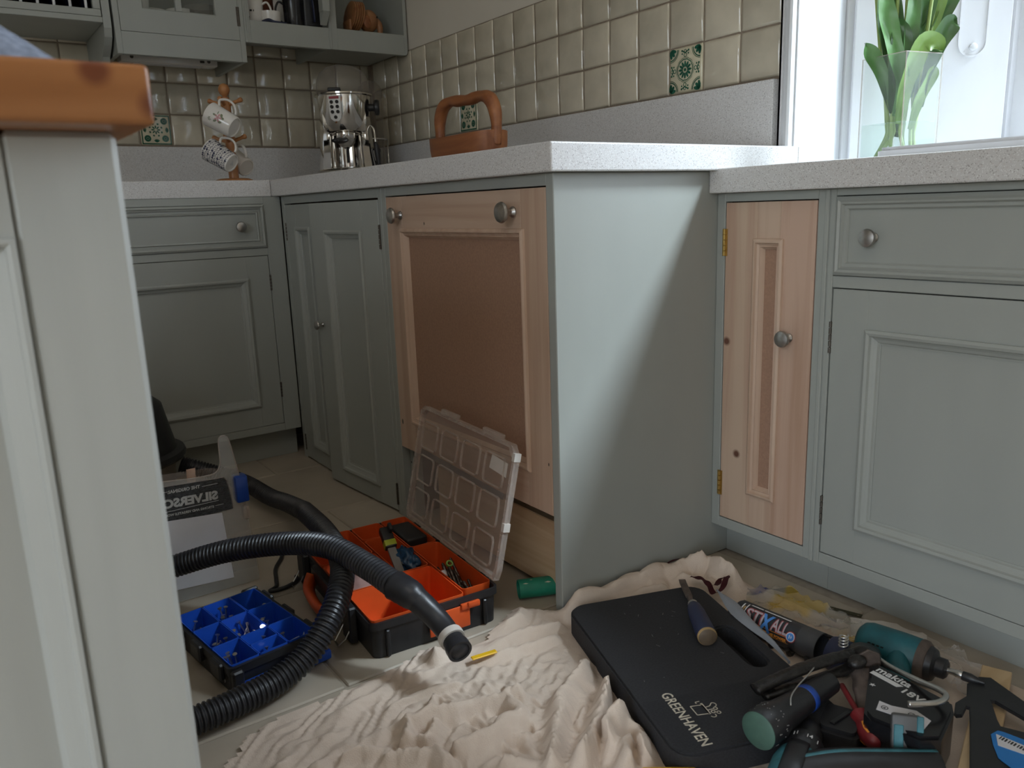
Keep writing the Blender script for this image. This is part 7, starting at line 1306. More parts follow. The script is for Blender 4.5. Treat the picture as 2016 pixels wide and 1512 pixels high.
q = bx(-.0128, .0128, -.0095, .0095, L_*.62, L_*.74, .002, 2); q.transform(mm); obj('lime_band', q, M['lime'] if 'lime' in M else M['leaf_light'], kc, smooth=40)
q = nb(); bmesh.ops.create_icosphere(q, subdivisions=4, radius=1)
for v_ in q.verts:
    c_ = v_.co.copy(); k = 1+.45*noise.noise(c_*2.6)+.2*noise.noise(c_*6); v_.co = V((c_.x*.022*k, c_.y*.036*k, c_.z*.032*k))
q.transform(MO @ Matrix.Translation((.040, .005, .058))); tag(obj('crumpled_bag', q, M['blue_bag'], smooth='all'), 'crumpled dark blue plastic bag in the middle orange bin', 'bag')
q = nb(); bmesh.ops.create_icosphere(q, subdivisions=3, radius=1)
for v_ in q.verts:
    c_ = v_.co.copy(); k = 1+.3*noise.noise(c_*2.2); v_.co = V((c_.x*.045*k, c_.y*.05*k, c_.z*.022*k))
q.transform(MO @ Matrix.Translation((-.070, -.010, .045))); tag(obj('crumpled_bag', q, M['pink_film'], smooth='all'), 'crumpled pinkish plastic bag in the bin under the hose', 'bag')
tag(obj('teal_packet', lo(bx(-.055, -.020, -.06, .03, .050, .062, .003, 2)), M['teal_light'], smooth=40), 'small teal packet in the orange bin below the hose cuff', 'packet')
r_ = random.Random(5); proto = None
for k in range(26):
    a = V((.078+r_.uniform(0, .036), -.18+r_.uniform(0, .07), .012+r_.uniform(0, .02))); d = V((r_.uniform(-.12, .12), .8+r_.uniform(-.1, .2), .35+r_.uniform(-.15, .3))).normalized(); L_ = r_.uniform(.05, .085)
    b2 = a+d*L_
    b2.x = min(max(b2.x, .072), .120); d2 = (b2-a)
    if proto is None:
        pb = lathe([(0, 0), (.0032, .0), (.0032, .3), (.0028, .32), (.0034, .36), (.0028, .42), (.0034, .48), (.0028, .56), (.0034, .64), (.0028, .74), (.0034, .84), (.0026, .95), (0, 1)], 8)
        proto = obj('drill_bit', pb, M['drill_steel']); o = proto
    else: o = proto.copy(); C.objects.link(o); W[o.name] = Matrix()
    o.matrix_world = MO @ axis_m(a, b2) @ Matrix.Diagonal((r_.uniform(.7, 1.3),)*2+(d2.length, 1))
    tag(o, 'dark drill bit in the bunch lying in the right orange bin', 'drill bit', 'drill bits in the orange bin')
tag(obj('collar_ring', lo(lathe([(.0042, 0), (.0075, 0), (.0075, .005), (.0042, .005), (.0042, 0)], 18, Matrix.Translation((.098, -.075, .071)) @ Matrix.Rotation(.6, 4, 'X'), caps=False)), M['leaf_light'], smooth=40), 'small lime green collar on the bunch of drill bits', 'collar')
q = nb(); bmesh.ops.create_icosphere(q, subdivisions=2, radius=.010); 
for v_ in q.verts: v_.co *= 1+.3*noise.noise(v_.co*200)
q.transform(MO @ Matrix.Translation((.078, -.085, .058))); tag(obj('wall_plug', q, M['white_card'], smooth='all'), 'white plastic plug beside the drill bits in the orange bin', 'plug')

# blue organiser
BX, BY, BR = -1.198, -1.756, math.radians(8)
t = thing('screw_organiser', 'black organiser with bright blue bins of screws, beside the island corner', 'organiser', (BX, BY, 0), BR)
MB = W[t.name]; hx, hy, zt = .0865, .128, .047
def lb(bm): bm.transform(MB); return bm
body = tray_bm(hx, hy, zt, .0065, .012, .003)
for y in (-.085, 0, .085): box(body, hx-.002, hx+.008, y-.020, y+.020, .018, zt+.002, .003); box(body, -hx-.008, -hx+.002, y-.020, y+.020, .018, zt+.002, .003)
box(body, -hx+.002, -hx+.022, -hy-.010, -hy+.004, .0, zt-.004, .003); box(body, hx-.022, hx-.002, -hy-.010, -hy+.004, .0, zt-.004, .003)
box(body, hx-.03, hx+.004, hy-.002, hy+.008, .01, zt+.002, .003)
obj('case_body', lb(body), M['black'], t, smooth=35)
obj('front_handle', lb(bx(-hx+.014, hx+.006, -hy-.024, -hy-.0005, .001, .019, .004, 2)), M['blue'], t, smooth=40)
cx3 = [-.080, -.0275, .0265, .080]; cy3 = [-.1215, -.042, .040, .1215]
CELLS = []
for i in range(3):
    for j in range(3):
        x0, x1, y0, y1 = cx3[i], cx3[i+1], cy3[j], cy3[j+1]
        if (i, j) == (1, 0): CELLS += [(x0, x1, y0, (y0+y1)/2), (x0, x1, (y0+y1)/2, y1)]
        else: CELLS.append((x0, x1, y0, y1))
for x0, x1, y0, y1 in CELLS: obj('bin', lb(bin_bm(x0+.0005, x1-.0005, y0+.0005, y1-.0005, zt+.003, .004, .004, .0013, .003)), M['blue'], t, smooth=35)
pb = lathe([(0, 0), (.0014, .004), (.0017, .026), (.0017, .0285), (.0042, .0315), (.0042, .0322), (0, .0324)], 8); proto = None; r_ = random.Random(9)
BINNAME = ['front left', 'middle left', 'rear left', 'front small', 'second small', 'centre', 'rear middle', 'front right', 'middle right', 'rear right']
for q, (x0, x1, y0, y1) in enumerate(CELLS):
    for k in range([9, 7, 6, 3, 4, 12, 10, 6, 9, 5][q % 10]):
        p = V((r_.uniform(x0+.010, x1-.010), r_.uniform(y0+.012, y1-.012), .0075+r_.uniform(0, .006)))
        if r_.random() < .35: d = V((r_.uniform(-.3, .3), r_.uniform(-.3, .3), 1))
        else: d = V((r_.uniform(-1, 1), r_.uniform(-1, 1), r_.uniform(.0, .5)))
        d.normalize(); e_ = p+d*.032; e_.x = min(max(e_.x, x0+.007), x1-.007); e_.y = min(max(e_.y, y0+.007), y1-.007); e_.z = max(e_.z, .007)
        if proto is None: proto = obj('screw', pb, M['steel']); o = proto
        else: o = proto.copy(); C.objects.link(o); W[o.name] = Matrix()
        o.matrix_world = MB @ axis_m(p, e_); tag(o, 'small loose steel screw in the '+BINNAME[q]+' blue bin of the screw organiser', 'screw', 'screws in the '+BINNAME[q]+' blue bin')
tag(obj('glare_ring', lb(lathe([(.0018, 0), (.0042, 0), (.0046, .001), (.0042, .002), (.0018, .002), (.0018, 0)], 20, Matrix.Translation((.023, -.028, zt-.003)) @ Matrix.Rotation(.6, 4, 'X'), caps=False)), M['glow'], smooth=40), 'tiny white ring of painted glare among the screws in the blue organiser', 'light')  # bright glare put in as a glowing ring, no lamp here

# ------------------------------------------------------------------ green tube under the pine door
q = lathe([(.0195, 0), (.0195, .16), (.018, .16), (.018, 0), (.0195, 0)], 28, axis_m((-.690, -1.922, .0205), (-.545, -1.985, .0205)), caps=False); t = thing('card_tube', 'green tube with worn spots poking out below the pine door', 'tube', (-.68, -1.93, 0)); obj('tube_wall', q, M['green_tube'], t, smooth=40)
obj('tube_plug', lathe([(0, .01), (.0179, .01), (.0179, .012), (0, .012)], 28, axis_m((-.690, -1.922, .0205), (-.545, -1.985, .0205))), M['cavity'], t)
bm = nb(); r_ = random.Random(4); am = axis_m((-.690, -1.922, .0205), (-.545, -1.985, .0205))
for k in range(14):
    a = r_.uniform(-1.0, 2.6); z = r_.uniform(.005, .10); ww = r_.uniform(.02, .10); hh = r_.uniform(.002, .008)
    vs = [bm.verts.new(am @ V((.0197*math.cos(a+s_*ww), .0197*math.sin(a+s_*ww), z+h_*hh))) for s_, h_ in ((-1, 0), (0, -1), (1, .2), (.2, 1))]; bm.faces.new(vs)
obj('worn_spot', bm, M['foam_print'], t)

# ------------------------------------------------------------------ kneeling pad and chisel
pw, pu = V((PADW[0], PADW[1], 0)).normalized(), V((PADU[0], PADU[1], 0)).normalized(); pw = V((-pu.y, pu.x, 0))
if pw.x < 0: pw = -pw
MP = Matrix(((pw.x, -pu.x, 0, PADC[0]), (pw.y, -pu.y, 0, PADC[1]), (0, 0, 1, .0065), (0, 0, 0, 1)))
t = thing('kneeling_pad', 'thick black foam kneeling pad with a handle slot, on the dust sheet', 'kneeling pad', mat=MP)
bm = nb(); OUT = rrect(-.139, .139, -.226, .226, .036, 6)
# outline as a grid ring around the slot: split in an outer plate and a slot with the same number of points
slot = rrect(.078, .112, -.066, .066, .0165, 6)
def spread_outline(src, n):
    pts = [V((x, y, 0)) for x, y in src]; pts.append(pts[0]); L_ = [0]
    for a, b_ in zip(pts, pts[1:]): L_.append(L_[-1]+(b_-a).length)
    return pts, L_
c0 = V((.095, 0, 0)); ang = [2*math.pi*k/72 for k in range(72)]
def ray_out(poly, c, a):
    d = V((math.cos(a), math.sin(a), 0)); best = None
    for (x1, y1), (x2, y2) in zip(poly, poly[1:]+poly[:1]):
        ex, ey = x2-x1, y2-y1; den = d.x*ey-d.y*ex
        if abs(den) < 1e-12: continue
        t_ = ((x1-c.x)*ey-(y1-c.y)*ex)/den; s_ = ((x1-c.x)*d.y-(y1-c.y)*d.x)/den
        if t_ > 0 and -1e-6 <= s_ <= 1+1e-6: best = t_ if best is None else max(best, t_)
    return (c.x+d.x*best, c.y+d.y*best)
def ang_list():
    A = set(round(a, 5) for a in ang)
    for poly in (OUT, slot):
        for x, y in poly: A.add(round(math.atan2(y-c0.y, x-c0.x) % (2*math.pi), 5))
    return sorted(A)
AL = ang_list(); O_ = [ray_out(OUT, c0, a) for a in AL]; S_ = [ray_out(slot, c0, a) for a in AL]
pd = ring_prism(O_, S_, .040)
tops = [e_ for e_ in pd.edges if e_.verts[0].co.z > .039 and e_.verts[1].co.z > .039 and len(e_.link_faces) == 2 and any(abs(f.normal.z) < .3 for f in e_.link_faces)]
bmesh.ops.bevel(pd, geom=tops, offset=.0035, segments=2, affect='EDGES'); pd.transform(MP); obj('foam', pd, M['rubber'], t, smooth=35)
sf_ = prism(slot, .003, Matrix.Translation((0, 0, .002))); sf_.transform(MP); obj('slot_floor', sf_, M['rubber'], t)
# local x = across (to the right), local y = up; the writing runs down the pad: its x axis is -y, its y axis is +x
def pm_(x, y): return MP @ Matrix(((0, 1, 0, x), (-1, 0, 0, y), (0, 0, 1, .0402), (0, 0, 0, 1)))
text('lettering', 'GREENHAVEN', .0245, M['foam_print'], t, pm_(-.096, -.083), .0003, 1.0, .0002, width=.128)
bm = nb()
def stroke(pts, wd=.0016):
    for (x1, y1), (x2, y2) in zip(pts, pts[1:]):
        d = V((x2-x1, y2-y1, 0)).normalized(); n_ = V((-d.y, d.x, 0))*wd/2; bm.faces.new([bm.verts.new(V((x, y, .0004))+s_*n_) for x, y, s_ in ((x1, y1, 1), (x1, y1, -1), (x2, y2, -1), (x2, y2, 1))])
def arc(cx, cy, r, a0, a1, n=8): return [(cx+r*math.cos(math.radians(a0+(a1-a0)*k/n)), cy+r*math.sin(math.radians(a0+(a1-a0)*k/n))) for k in range(n+1)]
stroke([(-.012, -.008), (-.010, .010), (.012, .010), (.010, -.008), (-.012, -.008)]); stroke([(-.014, .012), (.014, .012)]); stroke([(-.014, .010), (.014, .010)])
stroke([(-.003, .012), (-.004, .020), (-.010, .026)]); stroke(arc(-.005, .026, .005, 0, 180)); stroke([(.004, .012), (.004, .022)]); stroke(arc(.004, .025, .003, 0, 360, 10)); stroke(arc(.010, .018, .003, 0, 360, 10)); stroke(arc(.014, .025, .003, 0, 360, 10)); stroke([(-.015, .004), (-.019, .004), (-.019, .011)]); stroke(arc(.018, .014, .004, -90, 120))
bm.transform(pm_(-.060, -.138)); obj('garden_emblem', bm, M['foam_print'], t)
bm = nb()
for k in range(52): box(bm, -.132, .060, -.219+k*.0024, -.2181+k*.0024, .0400, .0403)
bm.transform(MP); obj('grip_rib', bm, M['rubber'], t)
bm = nb(); r_ = random.Random(2)
for k in range(16):
    x, y = r_.uniform(-.11, .06), r_.uniform(-.05, .19); a = r_.uniform(0, 3); ln = r_.uniform(.002, .009)
    vs = [bm.verts.new(MP @ V((x+q*math.cos(a)*ln-s_*math.sin(a)*.0007, y+q*math.sin(a)*ln+s_*math.cos(a)*.0007, .0403))) for q, s_ in ((-.5, -.4), (.5, -.3), (.4, .5), (-.4, .8))]; bm.faces.new(vs)
obj('scuff', bm, M['grey_plastic'], t)
PZ = .0467
t = thing('chisel', 'wood chisel with a dark blue handle lying on the black kneeling pad', 'chisel', (-.56, -2.29, PZ))
ce, ct = V((-.592, -2.337, PZ+.0165)), V((-.470, -2.166, PZ+.016))
am = axis_m(ce, ct); L_ = (ct-ce).length
obj('handle', lathe([(0, 0), (.0150, .0008), (.0168, .006), (.0170, .030), (.0160, .060), (.0150, .085), (.0125, .105), (.009, .113), (0, .114)], 24, am), M['navy_handle'], t, smooth=45)
obj('end_cap', lathe([(0, -.0012), (.0135, -.0008), (.0152, .0006), (0, .002)], 24, am), M['tape_dull'], t, smooth=45); obj('rim_band', lathe([(.0150, .0006), (.0171, .0035), (.0171, .0050), (.0150, .0052)], 24, am), M['tan_ring'], t, smooth=45)
obj('ferrule', lathe([(.0095, .111), (.0095, .118), (.006, .120), (0, .121)], 16, am), M['steel'], t, smooth=45)
q = rod((0, 0, .118), (0, 0, .150), .0045, 10, .0055); box(q, -.0065, .0065, -.0022, .0022, .146, L_-.006, .0008)
sg = nb(); vs = [sg.verts.new(p) for p in ((-.0065, -.0022, L_-.006), (.0065, -.0022, L_-.006), (.0065, .0022, L_-.006), (-.0065, .0022, L_-.006), (-.0065, .0022, L_+.004), (.0065, .0022, L_+.004))]
for f in ((0, 1, 2, 3), (3, 2, 5, 4), (0, 3, 4), (1, 5, 2), (0, 4, 5, 1)): sg.faces.new([vs[k] for k in f])
merge(q, sg); q.transform(am); obj('blade', q, M['rust_plate'], t, smooth=30)
# curved grey offcut beside the pad
bm = nb(); R1 = smooth_path([(-.437, -2.222, .0555), (-.449, -2.280, .058), (-.478, -2.340, .057), (-.503, -2.406, .0545), (-.533, -2.456, .052)], 6); L1 = smooth_path([(-.438, -2.226, .054), (-.474, -2.285, .0485), (-.494, -2.343, .0485), (-.506, -2.395, .0485), (-.534, -2.458, .050)], 6); R = []
for a, b_ in zip(R1, L1): R.append([bm.verts.new(a.lerp(b_, q)+V((0, 0, .004*math.sin(math.pi*q)))) for q in (0, .33, .67, 1)])
for a, b_ in zip(R, R[1:]):
    for k in range(3): bm.faces.new((a[k], a[k+1], b_[k+1], b_[k]))
bm.normal_update(); r = bmesh.ops.solidify(bm, geom=bm.faces[:], thickness=.0009)
tag(obj('plastic_offcut', bm, M['film_grey'], smooth=40), 'thin curved pale grey plastic offcut along the right edge of the kneeling pad', 'offcut')

# ------------------------------------------------------------------ caulking gun and cartridge
SH = .0065
g0, g1 = V((-.440, -2.280, .033)), V((-.430, -2.446, .034))
t = thing('sealant_cartridge', 'charcoal sealant cartridge with a red and blue printed label, open end to the right', 'cartridge', (-.446, -2.37, .017))
am = axis_m(g0, g1); L_ = (g1-g0).length; cr = .0252
obj('barrel', lathe([(0, -.006), (.009, -.006), (.010, -.001), (.0235, 0), (cr, .003), (cr, L_*.80), (cr+.0006, L_*.80), (cr+.0006, L_), (cr-.0016, L_), (cr-.0016, L_-.030), (0, L_-.031)], 40, am), M['navy_tube'], t, smooth=40)
obj('end_sleeve', lathe([(cr+.0003, L_*.79), (cr+.0009, L_*.79), (cr+.0009, L_+.0002), (cr-.0008, L_+.0002)], 40, am, caps=False), M['grey_tube'], t, smooth=40)
obj('bore', lathe([(0, L_-.029), (cr-.0017, L_-.029), (cr-.0017, L_-.0285), (0, L_-.028)], 40, am), M['cavity'], t)
obj('nozzle_socket', lathe([(.007, -.020), (.007, -.004), (0, -.004)], 16, am), M['navy_tube'], t, smooth=40)
# label wrapped on the barrel; angle 0 faces up and to the camera
ax = (g1-g0).normalized(); toc = (V((-1.556, -3.164, .787))-(g0+g1)/2); toc = (toc-ax*toc.dot(ax)).normalized(); th0 = toc; th1 = ax.cross(toc)  # th1: increasing angle
def wrap(bm, off, r=cr+.0005):
    """x along the barrel, y round it (up = away from the camera)"""
    for k in range(-10, 11):
        bmesh.ops.bisect_plane(bm, geom=bm.verts[:]+bm.edges[:]+bm.faces[:], plane_co=(0, k*.0035, 0), plane_no=(0, 1, 0))
    sg_ = 1 if th1.dot(V((0, 0, 1))) > 0 else -1
    for v_ in bm.verts:
        a = (v_.co.y)/r; rad = r+v_.co.z
        v_.co = g0+ax*v_.co.x+(th0*math.cos(a)+th1*sg_*math.sin(a))*rad
    return bm
def cyl_text(s, size, x, y, mat, width, bold=.0, lift=0, name='lettering'):
    b_ = text_bm(s, size, .0001, 1, bold); xs_ = [q.co.x for q in b_.verts]; b_.transform(Matrix.Translation((x, y, .0001+lift)) @ Matrix.Diagonal((width/(max(xs_)-min(xs_)), 1, 1, 1))); return obj(name, wrap(b_, 0), M[mat], t)
def cyl_poly(polys, mat, name, lift=0):
    b_ = nb()
    for pl in polys: b_.faces.new([b_.verts.new((x, y, lift)) for x, y in pl])
    return obj(name, wrap(b_, 0), M[mat], t)
cyl_text('STI', .034, .027, -.006, 'ink_red', .036, .0018, .0000); cyl_text('STI', .0315, .0278, -.0050, 'ink_grey', .0345, .0005, .0003)
cyl_text('X', .044, .0605, -.0125, 'ink_blue', .024, .0014, .0004)
cyl_text('ALL', .034, .0815, -.006, 'ink_red', .033, .0018, .0); cyl_text('ALL', .0315, .0823, -.0050, 'ink_grey', .0315, .0005, .0003)
cyl_text('EXTREME POWER', .0075, .060, -.0165, 'ink_orange', .055, .0004, .0002)
def rect(x0, x1, y0, y1): return [(x0, y0), (x1, y0), (x1, y1), (x0, y1)]
cyl_poly([rect(.055, .118, -.0075, -.0068), rect(.055, .118, -.0185, -.0178)], 'ink_orange', 'label_border', .0002)
cyl_poly([rect(.014, .0165, -.015, .024), rect(.0225, .0245, -.018, .026)], 'ink_white', 'label_band', .0002); cyl_poly([rect(.0175, .0212, -.012, .018)], 'tan_ring', 'label_band', .0002)
cyl_poly([rect(.028, .052, .0245, .0275), rect(.055, .108, .0245, .0275)], 'ink_white', 'label_band', .0002)
def disc(x, y, r, n=20): return [(x+r*math.cos(2*math.pi*k/n), y+r*math.sin(2*math.pi*k/n)) for k in range(n)]
cyl_poly([disc(.1215, -.004, .0098)], 'ink_red', 'badge_ring', .0004); cyl_poly([disc(.1215, -.004, .0082)], 'ink_white', 'badge_ring', .0006); cyl_poly([disc(.1215, -.004, .0068)], 'ink_blue', 'badge', .0008)
cyl_poly([rect(.119, .1205, -.007, -.001), rect(.1225, .124, -.006, -.002)], 'ink_white', 'badge_mark', .001)
# the gun
t = thing('caulking_gun', 'tar-smeared black caulking gun with a long lever and a bent steel rod', 'caulking gun', (-.44, -2.5, .01))
bm = nb(); ga = g0+ax*-.004
for s_ in (-1, 1): tube([g0+ax*(-.004)+th1*s_*.0282-toc*.006-V((0, 0, .006)), g1+ax*.075+th1*s_*.0282-toc*.006-V((0, 0, .006))], .0032, 8, bm)
for k in range(5):
    c = g0+ax*(.01+.036*k)-V((0, 0, .004)); tube([c+(th0*math.cos(a)+th1*math.sin(a))*.0245 for a in [math.radians(d) for d in range(-100, 101, 20)]] if False else [c+(-V((0, 0, 1))*math.cos(a)+V((1, .1, 0)).normalized()*math.sin(a))*.0290 for a in [math.radians(d) for d in range(-75, 76, 15)]], .004, 8, bm)
obj('cradle', bm, M['grime'], t, smooth=50)
pc_ = g1+ax*.030
obj('collar', lathe([(.013, .020), (.0275, .018), (.0295, .024), (.0295, .048), (.024, .053), (.012, .054)], 28, am @ Matrix.Translation((0, 0, L_))), M['navy_handle'], t, smooth=40)
def slab(pts, th_, mat, name, up=V((0, 0, 1)), n=10, taper=None):
    sp_ = smooth_path(pts, 6); r = taper or [1]*len(sp_)
    return obj(name, tube(sp_, [th_*(1+.12*noise.noise(p*60)) for p in sp_], n, flat=(1.0, .55)), M[mat], t, smooth='all')
slab([(-.425, -2.520, .062), (-.455, -2.538, .074), (-.475, -2.552, .078)], .024, 'grime', 'head')
bm = prism([(-.016, -.030), (.016, -.034), (.020, .030), (.006, .042), (-.014, .036)], .003, basis((-.480, -2.560, .066), (.62, -.50, .25), (-.35, .05, .95))); obj('rear_plate', bm, M['rust_plate'], t)
obj('rear_plate_rim', tube([basis((-.480, -2.560, .066), (.62, -.50, .25), (-.35, .05, .95)) @ V((x, y, .0015)) for x, y in ((-.016, -.030), (.016, -.034), (.020, .030), (.006, .042), (-.014, .036))], .0018, 6, closed=True), M['rust_plate'], t, smooth='all')
obj('trigger', tube(smooth_path([(-.478, -2.540, .084), (-.520, -2.530, .090), (-.580, -2.519, .092), (-.640, -2.505, .086), (-.672, -2.497, .080)], 6), [.0085+.0012*noise.noise(V((k*.9, 0, 0))) for k in range(25)], 10, flat=(1.35, .8)), M['grime'], t, smooth='all')
obj('trigger_web', tube(smooth_path([(-.480, -2.548, .076), (-.540, -2.538, .074), (-.60, -2.524, .073), (-.662, -2.505, .070)], 6), [.010+.0015*noise.noise(V((k*.9, 3, 0))) for k in range(19)], 10, flat=(1.0, .55)), M['grime'], t, smooth='all')
q = nb(); r_ = random.Random(8)
for k in range(5): merge(q, blob((-.492+.018*math.sin(k*2.1), -2.545+.012*math.cos(k*1.7), .084+.008*math.sin(k)), (.018, .013, .010), 2))
obj('catch_block', q, M['grime'], t, smooth='all')
sp_ = [(-.487+.0065*math.cos(k*.55), -2.520+.0065*math.sin(k*.55), .092+k*.00045) for k in range(46)]; obj('spring', tube(sp_, .0014, 6), M['steel'], t, smooth='all')
rp_ = smooth_path([(-.452, -2.553, .078), (-.470, -2.590, .083), (-.487, -2.640, .093), (-.497, -2.676, .100), (-.508, -2.690, .102), (-.528, -2.692, .103), (-.545, -2.684, .103), (-.566, -2.668, .103)], 8)
obj('rod', tube(rp_, .0042, 12), M['steel'], t, smooth='all')
slab([(-.492, -2.560, .070), (-.520, -2.585, .055), (-.540, -2.60, .040)], .020, 'rust_plate', 'grip_plate')
t = thing('tool_grip', 'black ribbed cylindrical tool grip with a dull green round end, in front of the lever', 'tool', (-.63, -2.53, .02))
ta, tb = V((-.741, -2.556, .0755)), V((-.560, -2.546, .071)); am2 = axis_m(ta, tb); L2 = (tb-ta).length
obj('barrel', lathe([(0, .001), (.026, .001), (.0272, .004), (.0272, .036), (.0235, .046), (.0195, .10), (.0165, L2), (0, L2+.002)], 32, am2), M['black'], t, smooth=40)
obj('end_cap', lathe([(0, -.0024), (.022, -.0020), (.0262, .0002), (.0262, .0030), (0, .003)], 32, am2), M['green_cap'], t, smooth=40)
bm = nb(); r_ = random.Random(6)
for k in range(60):
    a = r_.uniform(0, 6.28); z = r_.uniform(.008, .034); rod(am2 @ V((.0270*math.cos(a), .0270*math.sin(a), z)), am2 @ V((.0277*math.cos(a), .0277*math.sin(a), z)), .0008, 5, bm=bm)
obj('grip_dot', bm, M['grey_plastic'], t)
obj('wire', tube(smooth_path([am2 @ V((x, y, z)) for x, y, z in ((.0, .0, 0),)] if False else [(-.690, -2.570, .1005), (-.675, -2.560, .1035), (-.650, -2.552, .1045), (-.620, -2.545, .104), (-.590, -2.538, .104)], 6), .0012, 6), M['steel'], t, smooth='all')
obj('blue_tape', lathe([(.0190, .112), (.0196, .113), (.0192, .124), (.0184, .125)], 28, am2, caps=False), M['blue_clip'], t, smooth=40)

# ------------------------------------------------------------------ impact driver with its battery
t = thing('impact_driver', 'teal and black impact driver with an 18V battery, behind the caulking gun', 'power tool', (-.40, -2.56, .012))
ia, ib = V((-.377, -2.482, .048)), V((-.352, -2.640, .048)); am3 = axis_m(ia, ib)
obj('motor_housing', lathe([(0, 0), (.024, .001), (.031, .007), (.0345, .018), (.0355, .070), (.0345, .098), (.030, .104), (0, .1045)], 32, am3), M['teal'], t, smooth=40)
obj('hammer_case', lathe([(.0344, .097), (.0352, .099), (.0345, .106), (.030, .111), (.026, .1115)], 32, am3, caps=False), M['rust_plate'], t, smooth=40)
obj('nose', lathe([(.028, .106), (.0285, .112), (.025, .120), (.0165, .124), (.0160, .136), (.0125, .139), (0, .14)], 32, am3), M['black'], t, smooth=40)
obj('bit_holder', lathe([(0, .138), (.0048, .138), (.0048, .150), (.006, .152), (.006, .160), (.0052, .162), (0, .1625)], 16, am3), M['steel'], t, smooth=40); obj('bit_sleeve', lathe([(0, .160), (.0072, .161), (.0075, .172), (.005, .182), (.0025, .186), (.0022, .192), (0, .1925)], 16, am3), M['black'], t, smooth=40)
bm = nb()
for i in range(4):
    for j in range(2):
        a = math.radians(150+j*22); c = am3 @ V((.0338*math.cos(a), .0338*math.sin(a), .028+i*.007)); box(bm, c.x-.0022, c.x+.0022, c.y-.0022, c.y+.0022, c.z-.0008, c.z+.0012)
obj('vent_slot', bm, M['cavity'], t)
gp_ = smooth_path([(-.366, -2.545, .046), (-.42, -2.575, .044), (-.47, -2.60, .042), (-.515, -2.62, .042)], 6); obj('grip', tube(gp_, [.027, .026, .024, .022, .0215, .021, .021, .021, .021, .022, .022, .023, .024, .025, .026, .027, .028, .029, .03], 16, flat=(.85, 1.1)), M['teal'], t, smooth='all')
e1 = V((-.09, -.996, 0)).normalized(); e2 = V((-.996, .09, 0)).normalized()
MBt = Matrix(((e1.x, -e2.x, 0, -.482), (e1.y, -e2.y, 0, -2.578), (0, 0, 1, .013), (0, 0, 0, 1)))   # x along the lettering, y away from the camera
bt = nb(); pr_ = prism([(-.006, .004), (.112, .004), (.126, -.014), (.150, -.080), (.136, -.104), (.074, -.121), (.058, -.114), (.004, -.030), (-.010, -.010)], .072, bev=.004); pr_.transform(MBt); ba = obj('battery', pr_, M['black_gloss'], t, smooth=40)
def bm_(x, y): return MBt @ Matrix.Translation((x, y, .0722))
text('lettering', 'makita', .0200, M['ink_white'], ba, bm_(.004, -.016), .0002, 1, .0003, width=.054)
q = prism([(.004, -.0285), (.048, -.0285), (.053, -.0195), (.004, -.0195)], .0003, bm_(0, 0)); obj('white_badge', q, M['ink_white'], ba)
text('lettering', '18V', .0175, M['ink_white'], ba, bm_(.055, -.0335), .0002, 1, .0003, width=.031)
st = [(.0045*(1 if k % 2 == 0 else .42)*math.sin(k*math.pi/5)+.026, .0045*(1 if k % 2 == 0 else .42)*math.cos(k*math.pi/5)-.052) for k in range(10)]; obj('star_mark', prism(st, .0003, bm_(0, 0)), M['ink_white'], ba)
q = prism([(.056, -.078), (.072, -.074), (.098, -.056), (.122, -.060), (.128, -.086), (.104, -.098), (.084, -.092), (.066, -.099)], .0003, bm_(0, 0)); obj('white_label', q, M['white_card'], ba)
bm = nb()
for x, y in ((.070, -.086), (.100, -.070), (.112, -.072), (.110, -.086)): merge(bm, ring_prism(disc(x, y, .0048, 16), disc(x, y, .0036, 16), .0002, bm_(0, 0) @ Matrix.Translation((0, 0, .0003))))
for x, y in ((.070, -.086), (.100, -.070), (.112, -.072), (.110, -.086)): prism([(x-.002, y-.002), (x+.002, y-.002), (x+.0005, y+.0025)], .0002, bm_(0, 0) @ Matrix.Translation((0, 0, .0003)), bm)
obj('label_symbol', bm, M['black'], ba)

# ------------------------------------------------------------------ red screwdriver
t = thing('screwdriver', 'dark red screwdriver with amber grip inlays beside the black battery', 'screwdriver', (-.56, -2.6, .03)); sa_, sb_ = V((-.610, -2.652, .050)), V((-.520, -2.540, .050)); am4 = axis_m(sa_, sb_)
obj('handle', lathe([(0, -.003), (.006, 0), (.011, .008), (.0135, .020), (.0125, .035), (.0105, .046), (.0125, .056), (.0125, .062), (.009, .064), (0, .065)], 20, am4 @ Matrix.Diagonal((1.2, 1.2, 1, 1))), M['red_handle'], t, smooth=45)
obj('collar', lathe([(.0095, .060), (.0128, .061), (.0128, .065), (.0095, .066)], 20, am4), M['tan_ring'], t, smooth=45); obj('shaft', lathe([(.0042, .062), (.0042, .140), (0, .1405)], 12, am4), M['red_handle'], t, smooth=45)
bm = nb()
for k in range(3):
    a = k*2.1+1.2
    for q in range(1): 
        vs = []
        for s_, z in ((-1, .010), (1, .010), (1.25, .020), (.9, .034), (-.9, .034), (-1.25, .020)): r = {.010: .0122, .020: .0140, .034: .0131}[z]; aa = a+s_*.30; vs.append(bm.verts.new(am4 @ Matrix.Diagonal((1.2, 1.2, 1, 1)) @ V((r*math.cos(aa), r*math.sin(aa), z))))
        bm.faces.new(vs)
obj('amber_inlay', bm, M['amber'], t)
